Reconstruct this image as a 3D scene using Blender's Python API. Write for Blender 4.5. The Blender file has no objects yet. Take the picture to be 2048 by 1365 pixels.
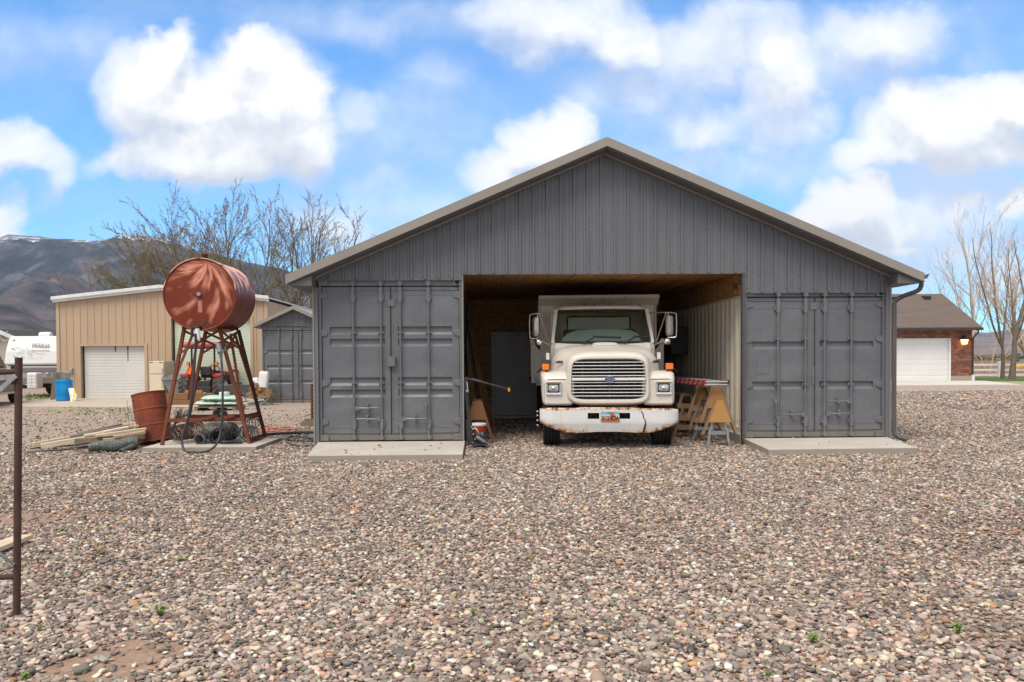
import bpy, bmesh, math, random
import numpy as np
from mathutils import Vector, Matrix
random.seed(7)
SC = bpy.context.scene
COL = SC.collection
PI = math.pi

# ---------------------------------------------------------------- camera
F_PX = 1650.0
PSI, PIT, ROL = math.radians(1.3), math.radians(1.2), math.radians(-0.33)
CX, CY = 960 + F_PX*math.tan(PSI), 716 + F_PX*math.tan(PIT)
CAMR = Matrix.Rotation(-PSI, 3, 'Z') @ Matrix.Rotation(PI/2-PIT, 3, 'X') @ Matrix.Rotation(ROL, 3, 'Z')
CAMP = Vector((0, 0, 1.5))
cd = bpy.data.cameras.new('camera'); cam = bpy.data.objects.new('camera', cd); COL.objects.link(cam)
cam.matrix_world = Matrix.Translation(CAMP) @ CAMR.to_4x4()
cd.sensor_width = 36; cd.lens = F_PX/2048*36
cd.shift_x = (1024-CX)/2048; cd.shift_y = (CY-682.5)/2048
cd.clip_start = 0.1; cd.clip_end = 30000
SC.camera = cam

def P(x, y, Y):
    """where the line of sight of a photo pixel meets the plane at depth Y"""
    d = CAMR @ Vector(((x-CX)/F_PX, -(y-CY)/F_PX, -1)); return CAMP + d*(Y/d.y)
def G(x, y, z=0.0):
    d = CAMR @ Vector(((x-CX)/F_PX, -(y-CY)/F_PX, -1)); return CAMP + d*((z-1.5)/d.z)

# ---------------------------------------------------------------- mesh building
class MB:
    def __init__(s, off=(0, 0, 0), M=None):
        s.v = []; s.f = []; s.sm = []; s.mi = []; s.m = 0; s.off = Vector(off); s.M = M
    def add(s, vs, fs, smooth=False):
        b = len(s.v)
        for p in vs:
            p = Vector(p)
            if s.M is not None: p = s.M @ p
            s.v.append(p-s.off)
        for f in fs:
            s.f.append([b+i for i in f]); s.sm.append(smooth); s.mi.append(s.m)
        return s
    def box(s, x0, x1, y0, y1, z0, z1):
        return s.add([(x0,y0,z0),(x1,y0,z0),(x1,y1,z0),(x0,y1,z0),(x0,y0,z1),(x1,y0,z1),(x1,y1,z1),(x0,y1,z1)],
                     [(0,3,2,1),(4,5,6,7),(0,1,5,4),(1,2,6,5),(2,3,7,6),(3,0,4,7)])
    def bar(s, p, q, w, h, up=(0, 0, 1)):
        p, q = Vector(p), Vector(q); d = (q-p).normalized(); up = Vector(up)
        a = d.cross(up)
        if a.length < 1e-4: a = d.cross(Vector((0, 1, 0)))
        a.normalize(); b = a.cross(d).normalized()
        a = a*w/2; b = b*h/2
        vs = [p-a-b, p+a-b, p+a+b, p-a+b, q-a-b, q+a-b, q+a+b, q-a+b]
        return s.add(vs, [(0,3,2,1),(4,5,6,7),(0,1,5,4),(1,2,6,5),(2,3,7,6),(3,0,4,7)])
    def tube(s, pts, r, n=8, closed=False, caps=True):
        pts = [Vector(p) for p in pts]; N = len(pts)
        rs = r if isinstance(r, (list, tuple)) else [r]*N
        vs = []; t0 = None; a = None
        for i in range(N):
            if closed: t = (pts[(i+1) % N]-pts[i-1])
            else: t = pts[min(i+1, N-1)]-pts[max(i-1, 0)]
            if t.length < 1e-9: t = Vector((0, 0, 1))
            t.normalize()
            if a is None:
                a = t.cross(Vector((0, 0, 1)))
                if a.length < 1e-3: a = t.cross(Vector((0, 1, 0)))
                a.normalize()
            else:
                a = a - t*a.dot(t)
                if a.length < 1e-6: a = t.orthogonal()
                a.normalize()
            b = t.cross(a)
            for k in range(n):
                th = 2*PI*k/n
                vs.append(pts[i] + (a*math.cos(th)+b*math.sin(th))*rs[i])
        fs = []
        for i in range(N if closed else N-1):
            j = (i+1) % N
            for k in range(n):
                k2 = (k+1) % n
                fs.append((i*n+k, i*n+k2, j*n+k2, j*n+k))
        s.add(vs, fs, True)
        if caps and not closed:
            s.add(vs[:n], [tuple(range(n))[::-1]]); s.add(vs[-n:], [tuple(range(n))])
        return s
    def lathe(s, prof, n=24, M=None, smooth=True, cap=True):
        M = M or Matrix(); vs = []
        for (r, z) in prof:
            for k in range(n):
                th = 2*PI*k/n; vs.append(M @ Vector((r*math.cos(th), r*math.sin(th), z)))
        fs = []
        for i in range(len(prof)-1):
            for k in range(n):
                k2 = (k+1) % n; fs.append((i*n+k, i*n+k2, (i+1)*n+k2, (i+1)*n+k))
        s.add(vs, fs, smooth)
        if cap:
            if prof[0][0] > 1e-6: s.add(vs[:n], [tuple(range(n))[::-1]])
            if prof[-1][0] > 1e-6: s.add(vs[-n:], [tuple(range(n))])
        return s
    def prism(s, pts, vec, smooth=False):
        pts = [Vector(p) for p in pts]; vec = Vector(vec); n = len(pts)
        s.add(pts+[p+vec for p in pts], [tuple(range(n)), tuple(range(2*n-1, n-1, -1))])
        vs = pts+[p+vec for p in pts]
        s.add(vs, [(i, (i+1) % n, n+(i+1) % n, n+i) for i in range(n)], smooth)
        return s
    def loft(s, rings, c0=False, c1=False, smooth=True, closed=True):
        n = len(rings[0]); vs = [p for r in rings for p in r]; fs = []
        for i in range(len(rings)-1):
            for k in range(n if closed else n-1):
                k2 = (k+1) % n; fs.append((i*n+k, i*n+k2, (i+1)*n+k2, (i+1)*n+k))
        s.add(vs, fs, smooth)
        if c0: s.add(rings[0], [tuple(range(n))[::-1]])
        if c1: s.add(rings[-1], [tuple(range(n))])
        return s
    def build(s, name, mat, parent=None, bevel=0, loc=None, recalc=True, seg=2):
        me = bpy.data.meshes.new(name)
        off = Vector(loc) if loc is not None else Vector((0, 0, 0))
        me.from_pydata([tuple(p-off) for p in s.v], [], s.f)
        if recalc:
            bm = bmesh.new(); bm.from_mesh(me)
            bmesh.ops.remove_doubles(bm, verts=bm.verts, dist=1e-5)
            bmesh.ops.recalc_face_normals(bm, faces=bm.faces)
            bm.to_mesh(me); bm.free()
            # flags survive in face order unless a face was dropped
        if len(me.polygons) == len(s.f):
            me.polygons.foreach_set('use_smooth', s.sm)
            me.polygons.foreach_set('material_index', s.mi)
        for m in (mat if isinstance(mat, (list, tuple)) else [mat]): me.materials.append(m)
        if any(s.sm): me.set_sharp_from_angle(angle=math.radians(42))
        o = bpy.data.objects.new(name, me); COL.objects.link(o)
        if parent is not None: o.parent = parent
        if loc is not None: o.location = loc
        if bevel:
            b = o.modifiers.new('bevel', 'BEVEL'); b.width = bevel; b.segments = seg; b.limit_method = 'ANGLE'
            b.angle_limit = math.radians(40); b.harden_normals = False
        return o

def tag(o, label=None, cat=None, group=None, kind=None):
    if label: o['label'] = label
    if cat: o['category'] = cat
    if group: o['group'] = group
    if kind: o['kind'] = kind
    return o
def T(name, label, cat, loc=(0, 0, 0), rz=0.0, group=None):
    o = bpy.data.objects.new(name, None); COL.objects.link(o)
    o.location = loc; o.rotation_euler = (0, 0, rz); o.empty_display_size = .2
    return tag(o, label, cat, group)
def copy_tree(o, parent=None, kids=None):
    kids = kids if kids is not None else {}
    c = o.copy(); COL.objects.link(c)
    if parent is not None: c.parent = parent
    for ch in list(o.children): copy_tree(ch, c)
    return c
def text(name, s, size, mat, parent, M, shear=0, ext=.002, sx=1.0, off=0):
    cu = bpy.data.curves.new(name, 'FONT'); cu.body = s; cu.size = size; cu.shear = shear
    cu.extrude = ext; cu.align_x = 'CENTER'; cu.align_y = 'CENTER'; cu.resolution_u = 3; cu.offset = off
    t = bpy.data.objects.new('tmp', cu); COL.objects.link(t)
    bpy.context.view_layer.update()
    me = bpy.data.meshes.new_from_object(t.evaluated_get(bpy.context.evaluated_depsgraph_get()))
    bpy.data.objects.remove(t); bpy.data.curves.remove(cu)
    me.transform(Matrix.Diagonal((sx, 1, 1, 1))); me.transform(M)
    me.name = name; me.materials.clear(); me.materials.append(mat)
    o = bpy.data.objects.new(name, me); COL.objects.link(o); o.parent = parent
    return o
FACE = Matrix.Rotation(PI/2, 4, 'X')          # text standing up, read from -Y
def rrect(x0, x1, z0, z1, r, n=4):
    out = []
    for cx, cz, a0 in ((x1-r, z1-r, 0), (x0+r, z1-r, PI/2), (x0+r, z0+r, PI), (x1-r, z0+r, 1.5*PI)):
        for k in range(n+1):
            a = a0+PI/2*k/n; out.append((cx+r*math.cos(a), cz+r*math.sin(a)))
    return out
def sring(y, cx, cz, hw, hh, e=5.0, n=48, tz=0.0):
    """superellipse ring in an xz plane; tz narrows the top"""
    out = []
    for k in range(n):
        a = 2*PI*(k+.5)/n; c, s_ = math.cos(a), math.sin(a)
        r = (abs(c)**e+abs(s_)**e)**(-1/e)
        z = r*s_*hh; x = r*c*hw*(1-tz*z/hh)
        out.append(Vector((cx+x, y, cz+z)))
    return out
def catmull(pts, n=6):
    pts = [Vector(p) for p in pts]; out = []
    for i in range(len(pts)-1):
        p0, p1, p2, p3 = pts[max(i-1, 0)], pts[i], pts[i+1], pts[min(i+2, len(pts)-1)]
        for k in range(n):
            t = k/n
            out.append(.5*((2*p1)+(p2-p0)*t+(2*p0-5*p1+4*p2-p3)*t*t+(3*p1-p0-3*p2+p3)*t**3))
    out.append(pts[-1]); return out

# ---------------------------------------------------------------- materials
class NT:
    def __init__(s, name):
        s.mat = bpy.data.materials.new(name); s.mat.use_nodes = True
        s.t = s.mat.node_tree; s.n = s.t.nodes; s.l = s.t.links
        s.b = s.n['Principled BSDF']
    def node(s, typ, **kw):
        nd = s.n.new(typ)
        for k, v in kw.items():
            if k.startswith('i_'):
                key = k[2:]
                nd.inputs[int(key) if key.isdigit() else key.replace('_', ' ')].default_value = v
            else: setattr(nd, k, v)
        return nd
    def link(s, a, b): s.l.new(a, b)
    def coords(s, stretch=(1, 1, 1), rot=(0, 0, 0), kind='Object'):
        tc = s.node('ShaderNodeTexCoord'); mp = s.node('ShaderNodeMapping')
        mp.inputs['Scale'].default_value = stretch; mp.inputs['Rotation'].default_value = rot
        s.link(tc.outputs[kind], mp.inputs['Vector']); return mp.outputs['Vector']
    def noise(s, vec, sc, det=6, rough=.6, dist=0):
        nd = s.node('ShaderNodeTexNoise'); nd.inputs['Scale'].default_value = sc; nd.inputs['Detail'].default_value = det
        nd.inputs['Roughness'].default_value = rough; nd.inputs['Distortion'].default_value = dist
        if vec is not None: s.link(vec, nd.inputs['Vector'])
        return nd.outputs['Fac']
    def ramp(s, fac, stops, interp='LINEAR'):
        r = s.node('ShaderNodeValToRGB'); r.color_ramp.interpolation = interp
        e = r.color_ramp.elements
        while len(e) < len(stops): e.new(.5)
        for q, (p, c) in zip(e, stops):
            q.position = p; q.color = (c if len(c) == 4 else (*c, 1)) if not isinstance(c, (int, float)) else (c, c, c, 1)
        s.link(fac, r.inputs['Fac']); return r.outputs['Color']
    def mix(s, fac, a, b, mode='MIX'):
        m = s.node('ShaderNodeMix', data_type='RGBA', blend_type=mode, clamp_factor=True)
        for sock, v in ((m.inputs[0], fac), (m.inputs[6], a), (m.inputs[7], b)):
            if hasattr(v, 'links'): s.link(v, sock)
            elif isinstance(v, (int, float)): sock.default_value = v if sock.type == 'VALUE' else (v, v, v, 1)
            else: sock.default_value = v if len(v) == 4 else (*v, 1)
        return m.outputs[2]
    def math(s, op, a, b=0.0, c=0.0, clamp=False):
        m = s.node('ShaderNodeMath', operation=op, use_clamp=clamp)
        for i, v in enumerate((a, b, c)):
            if hasattr(v, 'links'): s.link(v, m.inputs[i])
            else: m.inputs[i].default_value = v
        return m.outputs[0]
    def sep(s, vec):
        n = s.node('ShaderNodeSeparateXYZ'); s.link(vec, n.inputs[0]); return n.outputs
    def bump(s, h, strength=.3, dist=.01):
        b = s.node('ShaderNodeBump'); b.inputs['Strength'].default_value = strength; b.inputs['Distance'].default_value = dist
        s.link(h, b.inputs['Height'])
        if s.b.inputs['Normal'].links: s.link(s.b.inputs['Normal'].links[0].from_socket, b.inputs['Normal'])
        s.link(b.outputs[0], s.b.inputs['Normal'])
    def set(s, base=None, rough=None, metal=None, spec=None):
        for k, v in (('Base Color', base), ('Roughness', rough), ('Metallic', metal), ('Specular IOR Level', spec)):
            if v is None: continue
            sk = s.b.inputs[k]
            if hasattr(v, 'links'): s.link(v, sk)
            elif isinstance(v, (int, float)): sk.default_value = v
            else: sk.default_value = (*v, 1) if len(v) == 3 else v
        return s.mat

def pm(name, c1, c2=None, sc=6., rough=.6, metal=0., spec=.4, bump=0., bsc=40., lo=.35, hi=.65, stretch=(1, 1, 1), c3=None, dist=0, rvar=.1):
    t = NT(name); v = t.coords(stretch)
    if c2 is None: c2 = tuple(x*.82 for x in c1)
    f = t.noise(v, sc, 8, .62, dist)
    st = [(lo, c1), (hi, c2)]
    if c3: st = [(lo, c1), ((lo+hi)/2, c2), (hi, c3)]
    base = t.ramp(f, st)
    r = t.math('MULTIPLY_ADD', t.noise(v, sc*2.3, 4), rvar*2, rough-rvar, True)
    if bump: t.bump(t.noise(v, bsc, 5), bump, .01)
    return t.set(base, r, metal, spec)

def wood(name, c1, c2, along='Z', sc=9, rough=.75):
    t = NT(name)
    st = {'X': (.12, 1, 1), 'Y': (1, .12, 1), 'Z': (1, 1, .12)}[along]
    v = t.coords(st); f = t.noise(v, sc*3, 8, .65, .6)
    g = t.noise(v, sc, 4)
    base = t.mix(t.ramp(g, [(.35, 0.), (.7, 1.)]), t.ramp(f, [(.3, c1), (.7, c2)]), tuple(x*.75 for x in c1))
    t.bump(f, .35, .004)
    return t.set(base, rough, 0, .3)

M = {}
def siding_mat():
    t = NT('grey_siding'); v = t.coords(); s = t.sep(v)
    base = t.ramp(t.noise(t.coords((1, 1, .25)), 1.3, 8, .62), [(.35, (.140, .145, .157)), (.65, (.118, .123, .134))])
    st = t.noise(t.coords((9, 1, .35)), 1.7, 6, .7)
    base = t.mix(t.ramp(st, [(.52, 0.), (.78, .45)]), base, (.088, .085, .084))
    pan = t.node('ShaderNodeTexWhiteNoise', noise_dimensions='1D'); t.link(t.math('FLOOR', t.math('DIVIDE', t.math('ADD', s[0], .05), .914)), pan.inputs['W'])
    base = t.mix(t.math('MULTIPLY', pan.outputs['Value'], .22), base, (.165, .17, .182))
    fx = t.math('MULTIPLY', t.math('ABSOLUTE', t.math('SUBTRACT', t.math('FRACT', t.math('DIVIDE', t.math('ADD', s[0], .085), .2286)), .5)), .2286)
    fx = t.math('SUBTRACT', .1143, fx)
    d = None
    for z in (4.40, 3.66, 2.985, 2.87, 2.65):
        q = t.math('ABSOLUTE', t.math('SUBTRACT', s[2], z)); d = q if d is None else t.math('MINIMUM', d, q)
    r = t.math('SQRT', t.math('ADD', t.math('MULTIPLY', fx, fx), t.math('MULTIPLY', d, d)))
    base = t.mix(t.math('MULTIPLY', t.math('LESS_THAN', r, .012), .75), base, (.02, .02, .02))
    t.bump(t.noise(t.coords((1, 1, .4)), 2.4, 3), .25, .03)
    return t.set(base, .46, 0, .45)
M['siding'] = siding_mat()
def container_paint():
    t = NT('grey_container_paint'); v = t.coords()
    f = t.noise(v, 1.1, 6); g = t.noise(v, 38, 3)
    base = t.ramp(f, [(.3, (.112, .117, .128)), (.7, (.140, .145, .156))])
    sc = t.ramp(t.noise(v, 26, 4, .7), [(.73, 0.), (.77, 1.)])
    base = t.mix(sc, base, (.17, .17, .18))
    st = t.noise(t.coords((7, 7, .5)), 1.6, 5)
    base = t.mix(t.ramp(st, [(.55, 0.), (.8, .35)]), base, (.085, .082, .082))
    vd = t.node('ShaderNodeTexVoronoi'); vd.inputs['Scale'].default_value = 1.15; vd.inputs['Randomness'].default_value = 1; t.link(t.coords((1, .2, 1)), vd.inputs['Vector'])
    dent = t.ramp(vd.outputs['Distance'], [(.0, 0.), (.16, .8), (.26, 1.)])
    t.bump(dent, .55, .05); t.bump(t.noise(v, 2.6, 2, .4), .5, .06); t.bump(g, .06, .01)
    low = t.sep(v)[2]
    grime = t.math('MULTIPLY', t.math('SUBTRACT', 1, t.math('DIVIDE', low, .28), 0, True), t.noise(t.coords((3, 3, 2)), 4, 6, .7))
    base = t.mix(t.math('MULTIPLY', grime, 1.3, 0, True), base, (.19, .16, .13))
    rs = t.noise(v, 13, 7, .72); base = t.mix(t.ramp(rs, [(.69, 0.), (.715, .9)]), base, (.10, .055, .035))
    return t.set(base, .42, 0, .5)
M['container'] = container_paint()
M['trim'] = pm('bronze_trim', (.27, .24, .205), (.235, .21, .18), 1.5, .42, spec=.5)
M['trim_dark'] = pm('dark_trim', (.085, .083, .085), None, 2, .5)
M['soffit'] = pm('grey_soffit', (.13, .13, .135), (.115, .115, .12), 2, .6)
M['dark'] = pm('dark_hollow', (.012, .012, .012), None, 5, .8)
M['black'] = pm('black_paint', (.018, .018, .02), (.03, .03, .032), 9, .45)
M['rubber'] = pm('black_rubber', (.016, .016, .017), (.032, .03, .028), 14, .75, bump=.1)
M['hose'] = pm('black_hose', (.022, .024, .028), (.03, .033, .038), 9, .45)
M['steel'] = pm('galvanised_steel', (.42, .43, .44), (.30, .31, .32), 9, .42, .75)
M['greysteel'] = pm('dull_grey_steel', (.17, .175, .18), (.11, .11, .11), 7, .55, .3)
M['chrome'] = pm('chrome', (.78, .77, .75), (.68, .67, .65), 6, .18, 1.0, rvar=.05)
M['darkwire'] = pm('dark_wire', (.075, .075, .075), (.045, .042, .04), 11, .6, .3)
M['rustwire'] = pm('rusty_wire', (.11, .045, .025), (.05, .026, .018), 11, .85)
M['whitepaint'] = pm('white_paint', (.78, .77, .75), (.72, .71, .69), 2, .4)
M['orange_lens'] = pm('orange_lens', (.85, .20, .01), (.75, .15, .008), 6, .25)
def concrete_mat():
    t = NT('concrete'); v = t.node('ShaderNodeNewGeometry').outputs['Position']
    base = t.ramp(t.noise(v, 1.6, 9, .65), [(.35, (.50, .455, .40)), (.65, (.42, .38, .335))])
    base = t.mix(t.ramp(t.noise(v, 4.5, 6, .7), [(.56, 0.), (.74, .6)]), base, (.30, .265, .225))
    base = t.mix(t.ramp(t.noise(v, 45, 4, .7), [(.62, 0.), (.70, .5)]), base, (.24, .21, .18))
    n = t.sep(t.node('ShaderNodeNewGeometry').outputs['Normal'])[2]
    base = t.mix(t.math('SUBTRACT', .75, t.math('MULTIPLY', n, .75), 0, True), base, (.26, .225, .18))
    t.bump(t.noise(v, 70, 5), .25, .01)
    return t.set(base, .88, 0, .2)
M['concrete'] = concrete_mat()
M['wood_new'] = wood('pale_lumber', (.66, .53, .37), (.50, .38, .25), 'X')
M['wood_grey'] = wood('weathered_wood', (.24, .195, .15), (.14, .11, .08), 'X')
M['wood_z'] = wood('standing_lumber', (.40, .21, .08), (.24, .12, .045), 'Z')
M['wood_brown'] = wood('brown_sawn_wood', (.30, .19, .11), (.19, .115, .065), 'Z')
M['wood_tan'] = wood('tan_lumber', (.56, .41, .26), (.40, .28, .17), 'X')
M['wood_white'] = wood('whitish_lumber', (.74, .63, .48), (.60, .48, .34), 'X')
M['timber'] = wood('brown_timber', (.26, .14, .06), (.15, .08, .035), 'X', 6)
M['ply'] = wood('plywood', (.40, .20, .075), (.27, .13, .05), 'X', 4)
M['ply_light'] = wood('bright_plywood', (.52, .27, .085), (.40, .195, .06), 'X', 3)
M['ply_red'] = wood('reddish_board', (.25, .11, .05), (.17, .075, .035), 'Z', 4)
M['firewood'] = pm('split_firewood', (.34, .19, .08), (.16, .085, .035), 14, .8, bump=.4)
M['red'] = pm('red_paint', (.42, .014, .02), (.33, .012, .016), 5, .35, spec=.6)
M['red_faded'] = pm('faded_red_plastic', (.40, .10, .095), (.33, .08, .075), 5, .5)
M['bucket'] = pm('orange_red_plastic', (.46, .045, .015), (.40, .035, .012), 5, .4)
M['white_plastic'] = pm('white_plastic', (.74, .73, .72), (.66, .65, .64), 3, .45)
M['blue'] = pm('blue_plastic', (.004, .25, .60), (.004, .21, .53), 3, .42)
M['cream'] = pm('cream_enamel', (.62, .54, .40), (.56, .48, .35), 3, .4)
def osb():
    t = NT('osb_board'); v = t.coords((1, 3.2, 3.2)); v2 = t.coords((3.2, 1, 2))
    vo = t.node('ShaderNodeTexVoronoi'); vo.inputs['Scale'].default_value = 11; t.link(v, vo.inputs['Vector'])
    vb = t.node('ShaderNodeTexVoronoi'); vb.inputs['Scale'].default_value = 13; t.link(v2, vb.inputs['Vector'])
    a = t.sep(vo.outputs['Color'])[0]; b = t.sep(vb.outputs['Color'])[1]
    f = t.math('MULTIPLY', t.math('ADD', a, b), .5)
    base = t.ramp(f, [(.15, (.22, .10, .033)), (.5, (.385, .20, .07)), (.85, (.50, .28, .115))])
    return t.set(base, .7, 0, .25)
M['osb'] = osb()
M['door_grey'] = pm('grey_door_paint', (.62, .62, .63), None, 1.5, .5)
M['gasket'] = pm('door_gasket', (.05, .05, .052), None, 3, .7)
def corten():
    t = NT('cream_container_paint'); v = t.coords()
    st = t.noise(t.coords((6, 6, .45)), 1.5, 6, .7)
    base = t.mix(t.ramp(st, [(.5, 0.), (.75, .8)]), (.62, .56, .45), (.34, .31, .26))
    base = t.mix(t.ramp(t.noise(v, 9, 6, .7), [(.66, 0.), (.72, 1.)]), base, (.14, .10, .07))
    return t.set(base, .6, 0, .3)
M['cream_container'] = corten()
# ================================================================ shed built over two containers
XC, YF = 2.11, 14.0
XL0, XL1, XR0, XR1 = -2.72, -0.295, 4.52, 6.95
ZC = 0.11
shed = T('equipment_shed', 'large dark grey gabled metal shed open in the middle around the parked white truck', 'shed', (XC, YF, 0))
SO = shed.location
def roofz(x): return 5.10-.425*abs(x-XC)
# ribbed gable siding
def ribs(x0, x1, phase, pitch=.2286, h=.032):
    xs = []
    k = math.floor((x0-phase)/pitch)-1
    while phase+k*pitch < x1+pitch:
        c = phase+k*pitch
        for dx, d in ((-.026, 0), (-.014, h), (.014, h), (.024, 0), (.066, 0), (.072, .008), (.088, .008), (.094, 0), (.134, 0), (.140, .008), (.156, .008), (.162, 0)):
            xs.append((c+dx, d))
        k += 1
    return [(x, d) for x, d in xs if x0 < x < x1]
def siding(mb, x0, x1, zb, ztop, y, phase, split=()):
    prof = [(x0, 0)]+ribs(x0, x1, phase)+[(x1, 0)]
    prof += [(s, 0) for s in split]; prof.sort()
    for (xa, da), (xb, db) in zip(prof[:-1], prof[1:]):
        if xb-xa < 1e-5: continue
        za, zb2 = zb(xa+1e-4), zb(xb-1e-4)
        mb.add([(xa, y-da, za), (xb, y-db, zb2), (xb, y-db, ztop(xb)), (xa, y-da, ztop(xa))], [(0, 1, 2, 3)])
mb = MB(SO)
def zbot(x): return 2.83 if x < XL1 else (2.925 if x < XR0 else 2.59)
siding(mb, -2.79, 7.01, zbot, lambda x: roofz(x)-.13, 13.965, 2.06, (XL1, XR0, XC))
mb.build('gable_wall', M['siding'], shed, recalc=False)
# flashing along the lower edges of the siding
mb = MB(SO)
for a, b, z in ((-2.79, XL1, 2.83), (XL1, XR0, 2.925), (XR0, 7.01, 2.59)):
    mb.box(a, b, 13.958, 13.985, z-.018, z-.002)
mb.build('drip_edge', M['siding'], shed)
# roof skin, rake boards, soffits
mb = MB(SO)
e = 5.26
for s in (-1, 1):
    mb.prism([(XC, 13.6, 5.10), (XC+s*e, 13.6, 5.10-.425*e), (XC+s*e, 13.6, 5.07-.425*e), (XC, 13.6, 5.07)], (0, 7.3, 0))
roof = mb.build('roof', M['trim'], shed)
for s in (-1, 1):
    mb = MB(SO)
    mb.prism([(XC, 13.57, 5.115), (XC+s*5.28, 13.57, 5.115-.425*5.28), (XC+s*5.28, 13.57, 4.975-.425*5.28), (XC, 13.57, 4.975)], (0, .028, 0))
    mb.prism([(XC, 13.553, 4.985), (XC+s*5.28, 13.553, 4.985-.425*5.28), (XC+s*5.28, 13.553, 4.965-.425*5.28), (XC, 13.553, 4.965)], (0, .045, 0))
    mb.build('rake_board', M['trim'], shed)
    mb = MB(SO)
    mb.prism([(XC, 13.6, 4.965), (XC+s*5.24, 13.6, 4.965-.425*5.24), (XC+s*5.24, 13.6, 4.945-.425*5.24), (XC, 13.6, 4.945)], (0, .36, 0))
    mb.build('soffit', M['soffit'], shed)
    mb = MB(SO)
    mb.prism([(XC, 13.905, 4.94), (XC+s*4.91, 13.905, 4.94-.425*4.91), (XC+s*4.91, 13.905, 4.905-.425*4.91), (XC, 13.905, 4.905)], (0, .024, 0))
    mb.build('rake_flashing', M['trim'], shed)
    # boxed eave
    xw, xt = XC+s*4.86, XC+s*5.25
    mb = MB(SO)
    mb.prism([(xw, 13.62, 2.70), (xt, 13.62, 2.705), (xt, 13.62, 4.94-.425*5.25), (xw, 13.62, 4.94-.425*4.87)], (0, 7.2, 0))
    mb.build('eave_box', M['soffit'], shed)
    # corner trim
    a, b = sorted((XC+s*4.83, XC+s*4.90))
    mb = MB(SO); mb.box(a, b, 13.95, 14.12, 0.02, 2.70)
    mb.build('corner_trim', M['siding'], shed)
    c = XC+s*4.905
    mb = MB(SO); mb.box(c-.012, c+.012, 13.935, 13.99, 0.02, 3.02); mb.build('corner_bead', M['trim'], shed)
mb = MB(SO)   # side walls above the containers
for s in (-1, 1):
    x = XC+s*4.87
    mb2 = MB(SO); mb2.box(x-.01, x+.01, 14.12, 20.5, 0.02, 2.70); mb2.build('side_wall', M['siding'], shed)
# ceiling, back wall, panels
def osb_sheets(name, pts_fn, nu, nv): pass
mb = MB(SO)
mb.box(XL1-.05, XR0+.02, 13.99, 20.45, 2.945, 2.965)
ceil = mb.build('ceiling', M['osb'], shed)
mb = MB(SO)
for k in range(1, 13):
    mb = MB(SO); x = XL1+k*.41-.1
    if x < XR0: mb.box(x-.006, x+.006, 14.0, 20.4, 2.9405, 2.9445); mb.build('ceiling_seam', M['gasket'], ceil)
mb = MB(SO); mb.box(XL1, XR0, 20.42, 20.48, 0, 2.94); mb.build('back_wall', M['osb'], shed)
mb = MB(SO); mb.prism([(-2.78, 20.5, 0.02), (7.0, 20.5, 0.02), (7.0, 20.5, roofz(7.0)-.1), (XC, 20.5, 4.99), (-2.78, 20.5, roofz(-2.78)-.1)], (0, .05, 0)); mb.build('rear_gable', M['siding'], shed)
mb = MB(SO); mb.box(XL1-.03, XL1+.004, 14.06, 20.42, 2.78, 2.945); mb.build('header_panel', M['osb'], shed)
mb = MB(SO); mb.box(XR0-.012, XR0+.02, 14.06, 20.4, 2.555, 2.94)
hd = mb.build('header_panel', M['osb'], shed)
mb = MB(SO)
for y in (14.62, 17.06, 19.5):
    mb = MB(SO); mb.box(XR0-.0165, XR0-.0125, y-.004, y+.004, 2.56, 2.94); mb.build('panel_seam', M['gasket'], hd)
mb = MB(SO)   # blurred black ink stamp on the panel
for (ya, yb, za, zb) in ((14.12, 14.3, 2.80, 2.83), (14.20, 14.26, 2.72, 2.78), (14.34, 14.40, 2.68, 2.80), (14.42, 14.47, 2.68, 2.80), (14.49, 14.54, 2.68, 2.79), (14.56, 14.58, 2.68, 2.80)):
    mb.box(XR0-.016, XR0-.0125, ya, yb, za, zb)
mb.build('ink_stamp', pm('stamp_ink', (.05, .03, .015), (.16, .08, .03), 30, .8), hd)
mb = MB(SO); mb.box(XR0-.05, XR0-.004, 13.95, 14.055, 0.02, 2.925); mb.build('jamb', M['trim_dark'], shed)
mb = MB(SO); mb.box(XL1-.002, XL1+.02, 13.97, 14.05, 0.02, 2.925); mb.build('jamb', M['trim'], shed)
# rear door
d0, d1 = P(990, 670, 20.4).x, P(1064, 670, 20.4).x+.03
mb = MB(SO); mb.box(d0, d1, 20.37, 20.415, .07, 2.04); dr = mb.build('door', M['door_grey'], shed, .004)
mb = MB(SO)
mb.box(d0-.09, d0-.01, 20.36, 20.418, .02, 2.13); mb.box(d1+.01, d1+.09, 20.36, 20.418, .02, 2.13); mb.box(d0-.01, d1+.01, 20.36, 20.418, 2.05, 2.13)
mb.build('door_frame', M['door_grey'], dr)
mb = MB(SO); mb.box(d0-.02, d1+.02, 20.30, 20.40, .0, .05); mb.build('threshold', M['steel'], dr)
for z in (.98, 1.13):
    mb = MB(SO); mb.lathe([(.0, 0), (.03, .0), (.035, .03), (.02, .06), (0, .065)], 12, Matrix.Translation((d1-.07, 20.37, z)) @ Matrix.Rotation(PI/2, 4, 'X'))
    mb.build('door_knob', M['black'], dr)
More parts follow.
